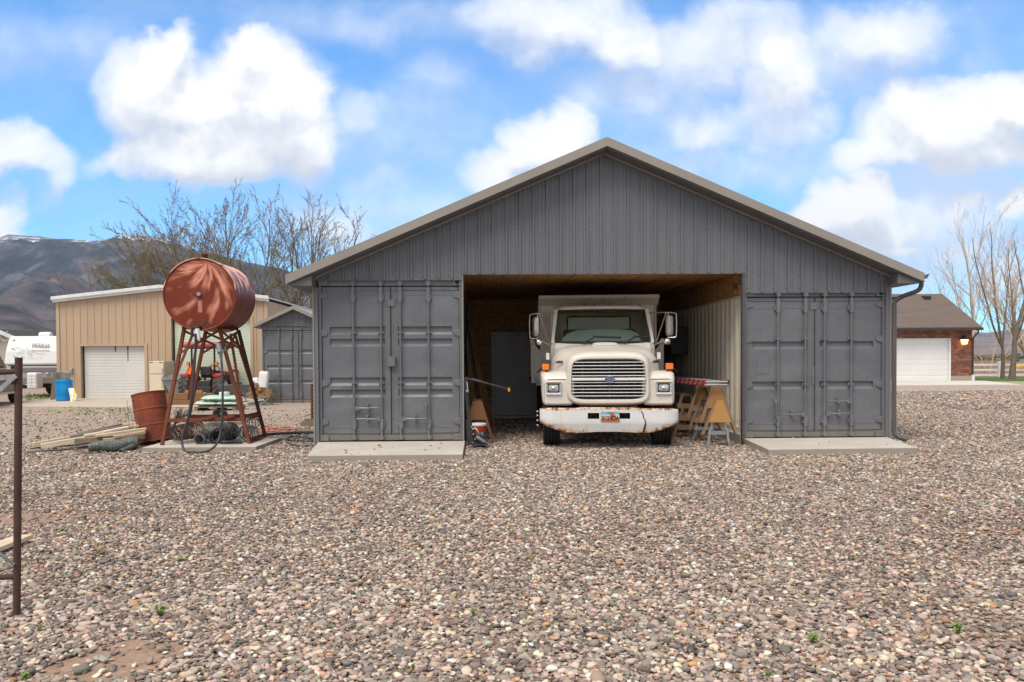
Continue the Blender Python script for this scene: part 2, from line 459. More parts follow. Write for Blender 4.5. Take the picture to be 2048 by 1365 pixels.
# gutter and downspout on the right eave
mb = MB(SO)
gx, gz = XC+5.285, 2.80
pr = [(gx, gz+.06), (gx+.0, gz-.02), (gx+.06, gz-.02), (gx+.10, gz+.055), (gx+.09, gz+.055), (gx+.055, gz-.01), (gx+.008, gz-.01), (gx+.008, gz+.06)]
mb.prism([(x, 13.6, z) for x, z in pr], (0, 7.2, 0))
gut = mb.build('gutter', M['trim_dark'], shed)
mb = MB(SO)
path = catmull([(gx+.02, 13.72, gz-.02), (gx+.02, 13.72, 2.66), (gx-.04, 13.74, 2.58), (XC+5.06, 13.85, 2.50), (XC+4.96, 13.90, 2.42), (XC+4.945, 13.90, 2.30)], 5)+[Vector((XC+4.945, 13.90, .25))]
path += [Vector((XC+4.95, 13.89, .16)), Vector((XC+5.0, 13.86, .11)), Vector((XC+5.12, 13.80, .07))]
mb.tube(path, .038, 8)
mb.build('downspout', M['trim_dark'], gut)

# ================================================================ containers
def corrugated(mb, x, out, y0, y1, z0, z1, pitch=.278, d=.036):
    ys = []; y = y0
    while y < y1:
        for a, o in ((0, 0), (.072, 0), (.139, d), (.211, d)): ys.append((min(y+a, y1), o))
        y += pitch
    ys.append((y1, 0))
    for (ya, oa), (yb, ob) in zip(ys[:-1], ys[1:]):
        if yb-ya < 1e-5: continue
        mb.add([(x+out*oa, ya, z0), (x+out*ob, yb, z0), (x+out*ob, yb, z1), (x+out*oa, ya, z1)], [(0, 1, 2, 3)])

def container(name, label, loc, W, H, L, grooves, rods, handles, seams, mat, group, inner=None, lower_box=(), face_groove=(.075, .46, .55, .928), hook=True):
    """front face at local y=0, x from 0 to W, floor z=0"""
    c = T(name, label, 'container', loc, 0, group)
    # shell
    mb = MB(); mb.box(.03, W-.03, .2, L-.02, H-.06, H-.02); mb.build('top_panel', mat, c)
    mb = MB(); mb.box(.03, W-.03, .15, L-.02, .02, .12); mb.build('floor_frame', M['dark'], c)
    mb = MB(); mb.box(.03, W-.03, L-.05, L-.01, .1, H-.06); mb.build('end_wall', mat, c)
    for x, out, k in ((.05, -1, 0), (W-.05, 1, 1)):
        im = inner if (inner and inner[0] == k) else None
        mb = MB(); corrugated(mb, x, out, .12, L-.02, .15, H-.10); sw = mb.build('side_wall', im[1] if im else mat, c, recalc=False)
        mb = MB()
        xa, xb = sorted((x+out*.045, x-out*.02))
        mb.box(xa, xb, .12, L, H-.10, H-.01); mb.box(xa, xb, .12, L, .0, .15)
        mb.build('side_rail', im[1] if im else mat, c)
    # front frame
    for x0, x1 in ((0, .05), (W-.05, W)):
        mb = MB(); mb.box(x0, x1, 0, .14, .10, H-.115); mb.build('corner_post', mat, c, .006)
    mb = MB(); mb.box(.05, W-.05, .02, .14, H-.115, H-.005); mb.build('header', mat, c, .005)
    mb = MB(); mb.box(.05, W-.05, .02, .14, .0, .09); mb.build('sill', mat, c, .005)
    for i, x0 in enumerate((-.004, W-.158)):
        for z0, z1 in ((-.002, .10), (H-.115, H)):
            mb = MB(); mb.box(x0, x0+.162, -.012, .165, z0, z1); cc = mb.build('corner_casting', mat, c, .008)
            if z0 > 1 and i == 1:
                mb = MB(); mb.lathe([(.0, 0), (.036, 0), (.036, .004)], 16, Matrix.Translation((x0+.075, -.0125, z0+.06)) @ Matrix.Rotation(PI/2, 4, 'X') @ Matrix.Diagonal((1, 1.25, 1, 1)))
                mb.build('casting_hole', M['dark'], cc)
    # door leaves
    leaves = []
    zt, zb = H-.13, .095
    for (f0, f1, g0, g1) in ((.024, .494, face_groove[0], face_groove[1]), (.506, .976, face_groove[2], face_groove[3])):
        x0, x1, gx0, gx1 = W*f0, W*f1, W*g0, W*g1
        y = .035; dep = .036
        mb = MB()
        mb.add([(x0, y, zb), (gx0, y, zb), (gx0, y, zt), (x0, y, zt)], [(0, 1, 2, 3)])
        mb.add([(gx1, y, zb), (x1, y, zb), (x1, y, zt), (gx1, y, zt)], [(0, 1, 2, 3)])
        prof = [(zb, 0)]
        for a, b in sorted(((g[1], g[0]) for g in grooves)):
            h = a+(b-a)*.32
            prof += [(a, 0), (h, dep), (b-.012, dep), (b, 0)]
            mb.add([(gx0, y, a), (gx0, y+dep, h), (gx0, y+dep, b-.012), (gx0, y, b)], [(0, 1, 2, 3)])
            mb.add([(gx1, y, a), (gx1, y+dep, h), (gx1, y+dep, b-.012), (gx1, y, b)], [(0, 1, 2, 3)])
        prof.append((zt, 0))
        for (za, da), (zc, dc) in zip(prof[:-1], prof[1:]):
            mb.add([(gx0, y+da, za), (gx1, y+da, za), (gx1, y+dc, zc), (gx0, y+dc, zc)], [(0, 1, 2, 3)])
        mb.add([(x0, y, zb), (x0, y+.05, zb), (x0, y+.05, zt), (x0, y, zt)], [(0, 1, 2, 3)])
        mb.add([(x1, y, zb), (x1, y+.05, zb), (x1, y+.05, zt), (x1, y, zt)], [(0, 1, 2, 3)])
        lf = mb.build('door', mat, c, recalc=False); leaves.append(lf)
        for z in seams:      # welded seams and stiffening rails, top and bottom
            mb = MB(); mb.box(gx0, gx1, y-.0045, y+.002, z-.005, z+.005); mb.build('weld_seam', mat, lf)
        for z in (zt-.055, zb+.03):
            mb = MB(); mb.box(x0+.02, x1-.02, y-.014, y+.002, z, z+.025); mb.build('door_rail', mat, lf)
    mb = MB(); mb.box(W*.494, W*.506, .045, .055, zb, zt); mb.build('gasket', M['gasket'], c)
    for q in (.4905, .51):
        mb = MB(); mb.box(W*q, W*(q+.006), .026, .034, zb+.02, zt-.02); mb.build('gasket_lip', mat, c)
    # hinges
    for f, s in ((0, 1), (1, -1)):
        for z in (H*.115, H*.355, H*.665, H*.90):
            mb = MB(); x = W*f
            pts = [(x-s*.005, z-.055), (x+s*.05, z-.06), (x+s*.14, z-.035), (x+s*.155, z), (x+s*.14, z+.035), (x+s*.05, z+.06), (x-s*.005, z+.055)]
            mb.prism([(a, .012, b) for a, b in pts], (0, .022, 0))
            mb.build('hinge', mat, leaves[0] if f == 0 else leaves[1], .006)
    # lock rods with cams, guides and handles
    rodobj = []
    for f in rods:
        x = W*f; lf = leaves[0 if f < .5 else 1]
        mb = MB(); mb.tube([(x, -.012, .03), (x, -.012, H-.06)], .0185, 10); r = mb.build('lock_rod', mat, lf); rodobj.append(r)
        for z in (H-.075, .055):
            mb = MB(); mb.box(x-.045, x+.045, -.03, .03, z-.028, z+.028); mb.box(x-.022, x+.022, -.045, .0, z-.04, z+.04); mb.build('cam_keeper', mat, r)
        for z in (H-.29, .30):
            mb = MB(); mb.box(x-.028, x+.028, -.034, .03, z-.10, z+.14 if z > 1 else z+.07); mb.box(x-.055, x+.055, .0, .033, z-.06, z+.03); mb.build('rod_bracket', mat, r)
        for z in (H*.36, H*.67) if hook else ():
            mb = MB(); mb.box(x-.05, x+.05, .005, .034, z-.025, z+.025); mb.box(x-.026, x+.026, -.034, .01, z-.018, z+.018); mb.build('rod_guide', mat, r)
    for i, z, d in handles:
        x = W*rods[i]; r = rodobj[i]; mb = MB()
        if d == 0:
            mb.box(x-.075, x-.02, -.045, -.01, z+.03, z+.09)
            mb.tube([(x-.045, -.045, z+.05), (x-.045, -.05, z-.12), (x-.035, -.05, z-.24), (x-.03, -.05, z-.26)], .014, 6)
        else:
            mb.box(min(x+d*.02, x+d*.09), max(x+d*.02, x+d*.09), -.045, .0, z-.035, z+.035)
            mb.tube([(x+d*.08, -.04, z), (x+d*.2, -.05, z), (x+d*.28, -.05, z+.006), (x+d*.42, -.045, z+.004)], [.018, .02, .013, .013], 6)
            mb.box(x+d*.24-.02, x+d*.24+.02, -.062, .035, z-.03, z+.055)
            mb.lathe([(0, -.02), (.022, -.02), (.022, .02), (0, .02)], 10, Matrix.Translation((x+d*.24, -.05, z+.06)))
        mb.build('handle', mat, r)
    for (x0, x1, z0, z1, t) in lower_box:
        mb = MB(); mb.box(x0, x1, .034-t, .033, z0, z1); mb.build('lock_box' if t > .04 else 'plate', mat, leaves[0], .004)
    return c

ga = 'dark grey shipping containers'
cl = container('shipping_container', 'dark grey shipping container with paired door grooves, left of the truck bay', (XL0, YF, ZC), XL1-XL0, 2.73, 6.06,
    [(1.93, 1.79), (1.723, 1.59), (1.07, .93), (.864, .73)], (.242, .434, .568, .764),
    [(0, .55, 1), (1, .365, -1), (2, .365, 1), (3, .56, 0)], (2.46, .215), M['container'], ga, None,
    [(1.155, 1.285, 2.27, 2.385, .02), (1.165, 1.29, 1.255, 1.42, .085)])
cr = container('shipping_container', 'dark grey shipping container with single door grooves, right of the truck bay beside the sawhorses', (XR0, YF, ZC), XR1-XR0, 2.52, 6.06,
    [(1.64, 1.51), (.955, .82)], (.236, .43, .566, .757),
    [(0, .565, 0), (1, .39, -1), (2, .40, 1), (3, .61, -1)], (2.21, .225), M['container'], ga, (0, M['cream_container']),
    [(1.14, 1.27, 2.185, 2.30, .012), (1.17, 1.215, .9, 1.2, .012), (.235, .44, 1.09, 1.37, .007)], (.06, .449, .537, .922))
# small gabled container shed far left
SX, SY = G(526, 806).x+.02, 28.4
cs = container('shipping_container', 'smaller looking grey shipping container far behind the rusty tank stand, white scuffs on its door', (SX, SY, 0.0), 2.45, 2.60, 6.06,
    [(1.81, 1.67), (1.29, 1.155), (.77, .64)], (.235, .41, .54, .71),
    [], (2.33, .22), M['container'], ga, None, [(.55, .62, 1.68, 1.70, .006)], (.07, .435, .52, .93), False)
small = T('gable_roof', 'low grey gable roof sitting on the distant grey container', 'roof', (SX+1.03, SY, 2.6))
rx = P(587, 612, 28.2).x; rz = P(587, 612, 28.2).z
mb = MB(small.location)
def rz2(x): return rz-.10-.46*abs(x-rx)
siding(mb, SX-.02, 2*rx-SX+.35, lambda x: 2.61, lambda x: max(2.62, rz2(x)), SY-.01, SX+.1, (rx,))
mb.build('gable_wall', M['siding'], small, recalc=False)
for s in (-1, 1):
    mb = MB(small.location)
    mb.prism([(rx, SY-.3, rz), (rx+s*1.36, SY-.3, rz-.46*1.36), (rx+s*1.36, SY-.3, rz-.12-.46*1.36), (rx, SY-.3, rz-.12)], (0, 6.6, 0))
    mb.build('roof_panel', M['trim'], small)

# concrete slabs in front of the containers
def slab(name, pts, z0, z1):
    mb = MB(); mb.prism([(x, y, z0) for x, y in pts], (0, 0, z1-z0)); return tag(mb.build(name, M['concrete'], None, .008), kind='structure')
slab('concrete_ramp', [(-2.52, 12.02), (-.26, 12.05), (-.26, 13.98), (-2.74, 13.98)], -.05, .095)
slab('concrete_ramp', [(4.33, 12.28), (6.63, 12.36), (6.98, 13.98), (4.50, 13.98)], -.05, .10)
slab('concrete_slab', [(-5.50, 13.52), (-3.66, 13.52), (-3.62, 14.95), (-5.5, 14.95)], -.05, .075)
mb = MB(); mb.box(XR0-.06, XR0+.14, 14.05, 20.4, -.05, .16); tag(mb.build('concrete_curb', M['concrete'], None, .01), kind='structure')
# ================================================================ dump truck
def truck_paint():
    t = NT('aged_white_truck_paint'); v = t.coords()
    base = t.ramp(t.noise(v, 2.2, 6), [(.3, (.64, .59, .53)), (.7, (.555, .505, .445))])
    st = t.noise(t.coords((5, 5, .7)), 2, 6, .7)
    base = t.mix(t.ramp(st, [(.58, 0.), (.78, .45)]), base, (.42, .36, .29))
    sp = t.noise(v, 34, 3, .6)
    base = t.mix(t.ramp(sp, [(.72, 0.), (.76, .7)]), base, (.22, .10, .04))
    return t.set(base, .34, 0, .5)
M['truck'] = truck_paint()
def bed_paint():
    t = NT('chalky_white_bed_paint'); v = t.coords()
    base = t.ramp(t.noise(v, 2.2, 6), [(.3, (.74, .67, .58)), (.7, (.64, .575, .49))])
    st = t.noise(t.coords((6, 6, .5)), 2, 6, .7)
    base = t.mix(t.ramp(st, [(.56, 0.), (.75, .6)]), base, (.35, .27, .19))
    sp = t.noise(v, 16, 5, .65)
    base = t.mix(t.ramp(sp, [(.665, 0.), (.69, 1.)]), base, (.10, .05, .025))
    return t.set(base, .55, 0, .4)
M['bed'] = bed_paint()
def bumper_paint():
    t = NT('rusty_white_bumper_paint'); v = t.coords()
    s = t.sep(v)
    ax = t.math('ABSOLUTE', s[0]); x4 = t.math('POWER', t.math('DIVIDE', ax, 1.1), 4)
    zb = t.math('MULTIPLY_ADD', x4, .13, .27)
    db = t.math('SUBTRACT', s[2], zb); dt = t.math('SUBTRACT', .67, s[2])
    eb = t.math('SUBTRACT', 1, t.math('DIVIDE', db, .13), 0, True); et = t.math('SUBTRACT', 1, t.math('DIVIDE', dt, .06), 0, True)
    side = t.math('DIVIDE', ax, 1.1)
    e = t.math('MAXIMUM', t.math('MULTIPLY', eb, t.math('MULTIPLY_ADD', side, .24, .09)), t.math('MULTIPLY', et, .22))
    n = t.noise(t.coords((1, 1, .9)), 9, 9, .72, .4)
    f = t.math('ADD', n, e)
    mask = t.ramp(f, [(.68, 0.), (.76, 1.)])
    stain = t.ramp(t.math('ADD', t.noise(t.coords((1.2, 1, .5)), 6, 6, .7), t.math('MULTIPLY', e, 1.1)), [(.55, 0.), (.85, .75)])
    rust = t.ramp(t.noise(v, 24, 6), [(.35, (.07, .03, .018)), (.55, (.30, .10, .02)), (.7, (.48, .20, .04))])
    white = t.ramp(t.noise(v, 3, 5), [(.3, (.68, .68, .67)), (.7, (.58, .575, .56))])
    base = t.mix(stain, white, (.62, .36, .14)); base = t.mix(mask, base, rust)
    t.bump(mask, .25, .004)
    return t.set(base, t.mix(mask, .38, .85), 0, .45)
M['bumper'] = bumper_paint()
def glass(name, tint, gl=.9, base=.06):
    t = NT(name); t.n.remove(t.b)
    tr = t.node('ShaderNodeBsdfTransparent'); tr.inputs[0].default_value = (*tint, 1)
    gs = t.node('ShaderNodeBsdfGlossy'); gs.inputs['Roughness'].default_value = .03; gs.inputs['Color'].default_value = (gl, gl, gl, 1)
    lw = t.node('ShaderNodeFresnel'); lw.inputs['IOR'].default_value = 1.5
    f = t.math('MULTIPLY_ADD', lw.outputs[0], 1.5, base, True)
    mx = t.node('ShaderNodeMixShader'); t.link(f, mx.inputs[0]); t.link(tr.outputs[0], mx.inputs[1]); t.link(gs.outputs[0], mx.inputs[2])
    t.link(mx.outputs[0], t.n['Material Output'].inputs['Surface']); return t.mat
M['windshield'] = glass('green_tinted_glass', (.58, .68, .62))
M['carglass'] = glass('grey_tinted_glass', (.30, .36, .34), base=.12)
M['lens'] = pm('headlight_lens', (.34, .33, .30), (.62, .60, .56), 16, .10, .55, spec=.8, bump=.3, bsc=30)

M['dull_chrome'] = pm('dull_chrome', (.50, .47, .43), (.38, .35, .32), 7, .32, .9)
M['bright_bar'] = pm('bright_aluminium', (.86, .84, .81), (.80, .78, .75), 6, .28, .35)
M['mirror_back'] = pm('weathered_aluminium', (.42, .39, .35), (.30, .28, .25), 8, .5, .4)
truck = T('dump_truck', 'old white dump truck with rust stained bumper parked in the open bay', 'truck', (2.08, 13.25, 0), math.radians(-4.5))
# --- bumper: sheet with two real tow openings
def bump_z(x):
    a = abs(x)
    zb = .283-.02*max(0, 1-abs(a-.55)/.4)+.14*max(0, (a-.66)/.46)**1.5
    zt = .675-.008*x+(.012 if a < .45 else 0)-.02*max(0, (a-1.04)/.08)
    return zb, zt
cols = [-1.12, -1.11, -1.08, -1.0, -.86, -.7, -.55, -.42, -.345, -.16, -.1, .1, .145, .335, .42, .55, .7, .86, 1.0, 1.08, 1.11, 1.12]
def brows(x):
    zb, zt = bump_z(x); zc = max(.425, zb+.05)
    yend = .10*max(0, (abs(x)-1.0)/.12)**2
    return [(zb, .09+yend), (zb+.012, .035+yend), (zc-.01, .004+yend), (zc+.01, .0+yend), (.505, yend), (.60, yend), (zt-.015, yend), (zt, .018+yend), (zt-.005, .12+yend)]
mb = MB(); g = [brows(x) for x in cols]; nr = len(g[0])
mb.add([(x, y, z) for x, r in zip(cols, g) for z, y in r],
       [(i*nr+j, (i+1)*nr+j, (i+1)*nr+j+1, i*nr+j+1) for i in range(len(cols)-1) for j in range(nr-1)
        if not (j == 4 and (i == 8 or i == 12))], True)
bump = mb.build('bumper', M['bumper'], truck, recalc=False)
for a, b in ((-.345, -.16), (.145, .335)):
    mb = MB()
    mb.add([(a-.01, .12, .49), (b+.01, .12, .49), (b+.01, .12, .615), (a-.01, .12, .615)], [(0, 1, 2, 3)])
    for w in ([(a, 0.004, .50), (b, .004, .50), (b, .12, .50), (a, .12, .50)], [(a, .004, .605), (b, .004, .605), (b, .12, .605), (a, .12, .605)],
              [(a, .004, .5), (a, .12, .5), (a, .12, .605), (a, .004, .605)], [(b, .004, .5), (b, .12, .5), (b, .12, .605), (b, .004, .605)]):
        mb.add(w, [(0, 1, 2, 3)])
    pk = mb.build('tow_pocket', M['dark'], bump, recalc=False)
    mb = MB(); c = (a+b)/2
    mb.tube(catmull([(c-.07, .07, .50), (c-.03, .06, .56), (c+.03, .06, .575), (c+.05, .07, .52)], 4), .012, 6)
    mb.build('tow_hook', pm('rusty_hook', (.06, .04, .03), None, 9, .8), pk)
mb = MB()   # jagged split
zz = [.67, .62, .575, .53, .48, .44, .40, .36, .32, .275]; xx = [.50, .52, .545, .55, .575, .585, .58, .57, .565, .55]
yy = [.012, -.003, -.003, -.003, -.003, -.003, .0, .01, .02, .03]; ww = [.006, .013, .012, .010, .011, .013, .018, .02, .02, .012]
vs = []
for x, y, z, w in zip(xx, yy, zz, ww): vs += [(x-w, y, z), (x+w*.7, y, z)]
mb.add(vs, [(2*i, 2*i+1, 2*i+3, 2*i+2) for i in range(9)])
mb.build('crack', pm('rusty_crack', (.03, .014, .008), (.16, .07, .02), 25, .9), bump, recalc=False)
# plate
def plate_mat():
    t = NT('licence_plate_print'); v = t.coords(); s = t.sep(v)
    z = t.math('DIVIDE', t.math('SUBTRACT', s[2], .462), .155)
    base = t.ramp(z, [(0., (.62, .12, .02)), (.3, (.66, .22, .06)), (.42, (.62, .50, .40)), (.62, (.55, .62, .62)), (.75, (.22, .45, .52)), (1., (.16, .38, .48))])
    return t.set(base, .35, 0, .4)
mb = MB(); mb.prism([(x, -.012, z) for x, z in rrect(-.135, .165, .455, .62, .015)], (0, .008, 0))
pl = mb.build('number_plate', M['steel'], truck)
mb = MB(); mb.prism([(x, -.0145, z) for x, z in rrect(-.127, .157, .462, .613, .01)], (0, .002, 0)); mb.build('plate_face', plate_mat(), pl)
mb = MB()
arch = [(-.02, .465), (.0, .53), (.018, .578), (.05, .597), (.08, .592), (.10, .56), (.125, .50), (.145, .465), (.085, .465), (.08, .52), (.06, .548), (.045, .54), (.03, .50), (.03, .465)]
mb.prism([(x, -.0160, z) for x, z in arch], (0, .0012, 0)); mb.build('rock_arch', pm('plate_orange', (.60, .13, .02), None, 8, .4), pl)
M['ink'] = pm('dark_blue_ink', (.012, .013, .03), None, 6, .5)
text('lettering', 'X12 8DA', .104, M['ink'], pl, Matrix.Translation((.015, -.0175, .513)) @ FACE, 0, .001, .68, .0028)
text('lettering', 'UTAH', .04, M['ink'], pl, Matrix.Translation((.015, -.0175, .597)) @ FACE, 0, .001, .8)
# --- hood
N = 64
def hr(y, hw, z0, z1, e=6., tz=0): return sring(y, 0, (z0+z1)/2, hw, (z1-z0)/2, e, N, tz)
mb = MB()
mb.loft([hr(.26, .585, .815, 1.46, 7, .02), hr(.13, .595, .81, 1.465, 7, .02), hr(.105, .607, .795, 1.48, 6.5, .02), hr(.105, .635, .755, 1.515, 6, .03), hr(.13, .66, .73, 1.55, 5.5, .03),
         hr(.20, .69, .71, 1.585, 5, .04), hr(.34, .715, .715, 1.605, 4.6, .05), hr(.46, .79, .72, 1.62, 4.2, .06), hr(.58, .875, .73, 1.64, 4., .06), hr(.72, .905, .75, 1.66, 4., .05), hr(1.2, .925, .8, 1.70, 4.2, .04), hr(1.46, .93, .85, 1.73, 4.6, .04)])
hood = mb.build('hood', M['truck'], truck)
mb = MB(); mb.loft([sring(1.15, .03, 1.70, .24, .012, 2.6, 24), sring(1.12, .03, 1.735, .2, .02, 2.6, 24), sring(1.34, .03, 1.735, .22, .03, 2.6, 24)], True, True)
mb.build('hood_scoop', M['whitepaint'], hood)
# grille
mb = MB(); mb.add([(x, .25, z) for x, z in [(-.6, .8), (.6, .8), (.6, 1.48), (-.6, 1.48)]], [(0, 1, 2, 3)])
gb = mb.build('radiator', M['dark'], truck, recalc=False)
mb = MB()
for k in range(21): mb.box(-.40+k*.04-.004, -.40+k*.04+.004, .225, .255, .83, 1.45)
mb.box(-.44, .44, .235, .255, .82, .85); mb.box(-.44, .44, .235, .255, 1.43, 1.455)
mb.build('radiator_fins', pm('radiator_metal', (.05, .048, .045), (.03, .03, .03), 12, .5, .4), gb)
mb = MB()
for k in range(11):
    z = 1.417-k*.0548; u = (z-1.1375)/.3275
    hw = .594*(1-.02*u)*(1-abs(u)**7)**(1/7.)-.002
    if k == 5: mb.box(-hw, hw, .092, .125, z-.0205, z+.0205)
    else: mb.box(-hw, hw, .11, .145, z-.006, z+.006)
mb.m = 1
for x in (-.42, .02, .42): mb.box(x-.012, x+.012, .132, .165, .83, 1.447)
mb.build('grille', [M['bright_bar'], M['black']], truck, .003, seg=1)
mb = MB(); mb.prism([(.02+.088*math.cos(a), .078, 1.143+.042*math.sin(a)) for a in [2*PI*k/32 for k in range(32)]], (0, .016, 0))
em = mb.build('emblem', M['chrome'], truck)
mb = MB(); mb.prism([(.02+.081*math.cos(a), .0755, 1.143+.036*math.sin(a)) for a in [2*PI*k/32 for k in range(32)]], (0, .003, 0))
mb.build('emblem_face', pm('emblem_blue', (.012, .055, .20), None, 6, .3), em)
text('lettering', 'Ford', .058, M['chrome'], em, Matrix.Translation((.02, -.0735+.148, 1.141)) @ FACE, .45, .001, 1.05)
text('hood_badge', 'L8000', .062, M['black'], truck, Matrix.Translation((-.80, .445, 1.42)) @ Matrix.Rotation(math.radians(-40), 4, 'Z') @ FACE, .3, .004, 1.0, .002)
text('hood_badge', 'L8000', .062, M['black'], truck, Matrix.Translation((.80, .445, 1.42)) @ Matrix.Rotation(math.radians(40), 4, 'Z') @ FACE, .3, .004, .9, .002)
# --- fenders
for s in (-1, 1):
    def fr(y, xo, xi, z0, z1, e=7.):
        return sring(y, s*(xo+xi)/2, (z0+z1)/2, (xo-xi)/2, (z1-z0)/2, e, 40)
    FS = Matrix.Translation((0, .075, 0))
    mb = MB(M=FS)
    mb.loft([fr(.16, 1.03, .6, .75, 1.13), fr(.10, 1.045, .58, .725, 1.145), fr(.12, 1.065, .56, .71, 1.185, 8), fr(.17, 1.08, .55, .712, 1.225, 8), fr(.24, 1.09, .55, .80, 1.25, 8), fr(.34, 1.10, .55, .97, 1.265, 8), fr(.60, 1.11, .55, 1.06, 1.275, 8), fr(.95, 1.11, .55, 1.04, 1.265, 8), fr(1.22, 1.09, .55, .93, 1.24, 8), fr(1.34, 1.07, .6, .86, 1.2, 8)], True, True)
    fd = mb.build('fender', M['truck'], truck)
    mb = MB(M=FS)
    mb.add([(s*.60, .094, .745), (s*1.03, .094, .745), (s*1.03, .094, 1.13), (s*.60, .094, 1.13)], [(0, 1, 2, 3)])
    mb.prism([(s*a, .092, z) for a, z in rrect(.585, 1.04, .735, 1.125, .05)], (0, .04, 0)); mb.build('fender_face', M['truck'], fd, .012)
    x0, x1 = (.765, 1.02)
    hl = MB(M=FS); outer = rrect(x0, x1, .895, 1.095, .015); inner = rrect(x0+.03, x1-.03, .922, 1.068, .012)
    hl.loft([[Vector((s*a, .066, z)) for a, z in inner], [Vector((s*a, .056, z)) for a, z in outer], [Vector((s*a, .095, z)) for a, z in outer]], smooth=False)
    h = hl.build('headlight', M['chrome'], truck)
    mb = MB(M=FS); mb.prism([(s*a, .074, z) for a, z in rrect(x0+.028, x1-.028, .92, 1.07, .012)], (0, .018, 0)); mb.build('headlight_surround', M['black'], h)
    cxh = s*(x0+x1)/2
    mb = MB(M=FS); mb.loft([sring(.073, cxh, .995, .083, .058, 6, 24), sring(.062, cxh, .995, .078, .053, 5, 24), sring(.056, cxh, .995, .04, .028, 3, 24)], False, True); mb.build('headlight_lens', M['lens'], h)
    mb = MB(M=FS); mb.lathe([(.03, 0), (.02, -.008), (0, -.011)], 16, Matrix.Translation((cxh, .052, .995)) @ Matrix.Rotation(PI/2, 4, 'X') @ Matrix.Diagonal((1, 1, -1, 1)), cap=False); mb.build('bulb_shade', M['chrome'], h)
    mb = MB(); mb.box(s*1.02-.058, s*1.02+.058, .34, .43, 1.292, 1.392); ts = mb.build('turn_signal', M['orange_lens'], truck, .012)
    mb = MB(); mb.box(s*1.02-.062, s*1.02+.062, .40, .47, 1.286, 1.398); mb.tube([(s*1.0, .44, 1.25), (s*1.0, .44, 1.30)], .025, 8); mb.build('signal_housing', M['black'], ts, .004)
    mb = MB(); mb.tube(catmull([(s*1.08, .46, 1.33), (s*1.12, .5, 1.29), (s*1.16, .55, 1.25)], 4), .014, 6); mb.build('signal_stalk', M['black'], ts)
    # hood latch
    mb = MB(); mb.box(s*.98-.03, s*.98+.03, 1.34, 1.40, 1.46, 1.58); mb.build('hood_latch', M['whitepaint'], truck, .004)
    # wheel
    def tyre(x, y, r, w, name='wheel'):
        wm = MB(); A = Matrix.Translation((x, y, r)) @ Matrix.Rotation(PI/2, 4, 'Y')
        p = [(r*.62, -w*.42), (r*.80, -w*.5), (r*.93, -w*.48), (r*.985, -w*.42)]
        for k in range(5):
            c = -w*.40+k*w*.20
            p += [(r, c-w*.045+.0), (r, c+w*.055), (r-.018, c+w*.06), (r-.018, c+w*.095)]
        p = p[:-2]+[(r*.985, w*.43), (r*.93, w*.48), (r*.80, w*.5), (r*.62, w*.42)]
        wm.lathe(p, 40, A, True, False)
        ob = wm.build(name, M['rubber'], truck, recalc=False)
        rm = MB(); rm.lathe([(r*.62, -w*.42), (r*.60, -w*.2), (r*.3, -w*.1), (.0, -w*.1)], 28, A, True, False); rm.lathe([(r*.62, w*.42), (r*.60, w*.2), (r*.3, w*.1), (.0, w*.1)], 28, A, True, False)
        rm.build('rim', M['whitepaint'], ob, recalc=False); return ob
    tyre(s*.925, .74, .50, .29)
    for dx in (.80, 1.08): tyre(s*dx, 4.9, .50, .26)
    for k, z in enumerate((.39, .47, .55, .615)):
        if s < 0:
            mb = MB(); mb.lathe([(0, -.03), (.018, -.02), (.018, .0), (.01, .02), (0, .02)], 8, Matrix.Translation((-1.15, .18, z)) @ Matrix.Rotation(PI/2, 4, 'Y')); mb.build('bumper_bolt', M['chrome'], bump)
# --- cab
mb = MB()
def cabring(y0, y1, z, hw): return [Vector((-hw, y1, z)), Vector((-hw, y0+.09, z)), Vector((-hw+.09, y0, z)), Vector((hw-.09, y0, z)), Vector((hw, y0+.09, z)), Vector((hw, y1, z))]
mb.loft([cabring(1.40, 2.62, .72, .93), cabring(1.40, 2.62, 1.66, .93), cabring(1.44, 2.60, 1.755, .915)], True, False, False)
mb.add(cabring(1.44, 2.60, 1.745, .90), [(0, 1, 2, 3, 4, 5)])
cab = mb.build('cab', M['truck'], truck, .01)
mb = MB()
def rr(z, hw, y0, y1, e=5):
    out = []
    for k in range(48):
        a = 2*PI*(k+.5)/48; c, s_ = math.cos(a), math.sin(a); r = (abs(c)**e+abs(s_)**e)**(-1/e)
        out.append(Vector((r*c*hw, (y0+y1)/2+r*s_*(y1-y0)/2, z)))
    return out
mb.loft([rr(2.355, .845, 1.80, 2.58, 9), rr(2.39, .86, 1.775, 2.59, 8), rr(2.425, .845, 1.79, 2.58, 6), rr(2.45, .78, 1.86, 2.54, 5), rr(2.468, .55, 1.98, 2.45, 4)], True, True)
mb.build('cab_roof', M['truck'], cab)
for s in (-1, 1):
    mb = MB(); mb.bar((s*.885, 1.50, 1.74), (s*.83, 1.82, 2.37), .075, .07, (0, 1, 0)); mb.build('windscreen_pillar', M['truck'], cab, .015)
    mb = MB(); mb.box(s*.885-.04, s*.885+.04, 2.38, 2.60, 1.74, 2.37); mb.build('rear_pillar', M['truck'], cab, .015)
    mb = MB(); mb.add([(s*.905, 1.56, 1.76), (s*.905, 2.38, 1.76), (s*.85, 2.38, 2.36), (s*.85, 1.86, 2.36)], [(0, 1, 2, 3)]); mb.build('side_window', M['windshield'], cab, recalc=False)
mb = MB()    # back of cab with window hole
o = [(-.85, 1.74), (.85, 1.74), (.85, 2.37), (-.85, 2.37)]; wi = rrect(-.60, .60, 1.92, 2.28, .05)
outer = []
for x, z in wi:
    k = max(abs(x)/.85, abs(z-2.055)/.315); outer.append(Vector((x/k, 2.56, 2.055+(z-2.055)/k)))
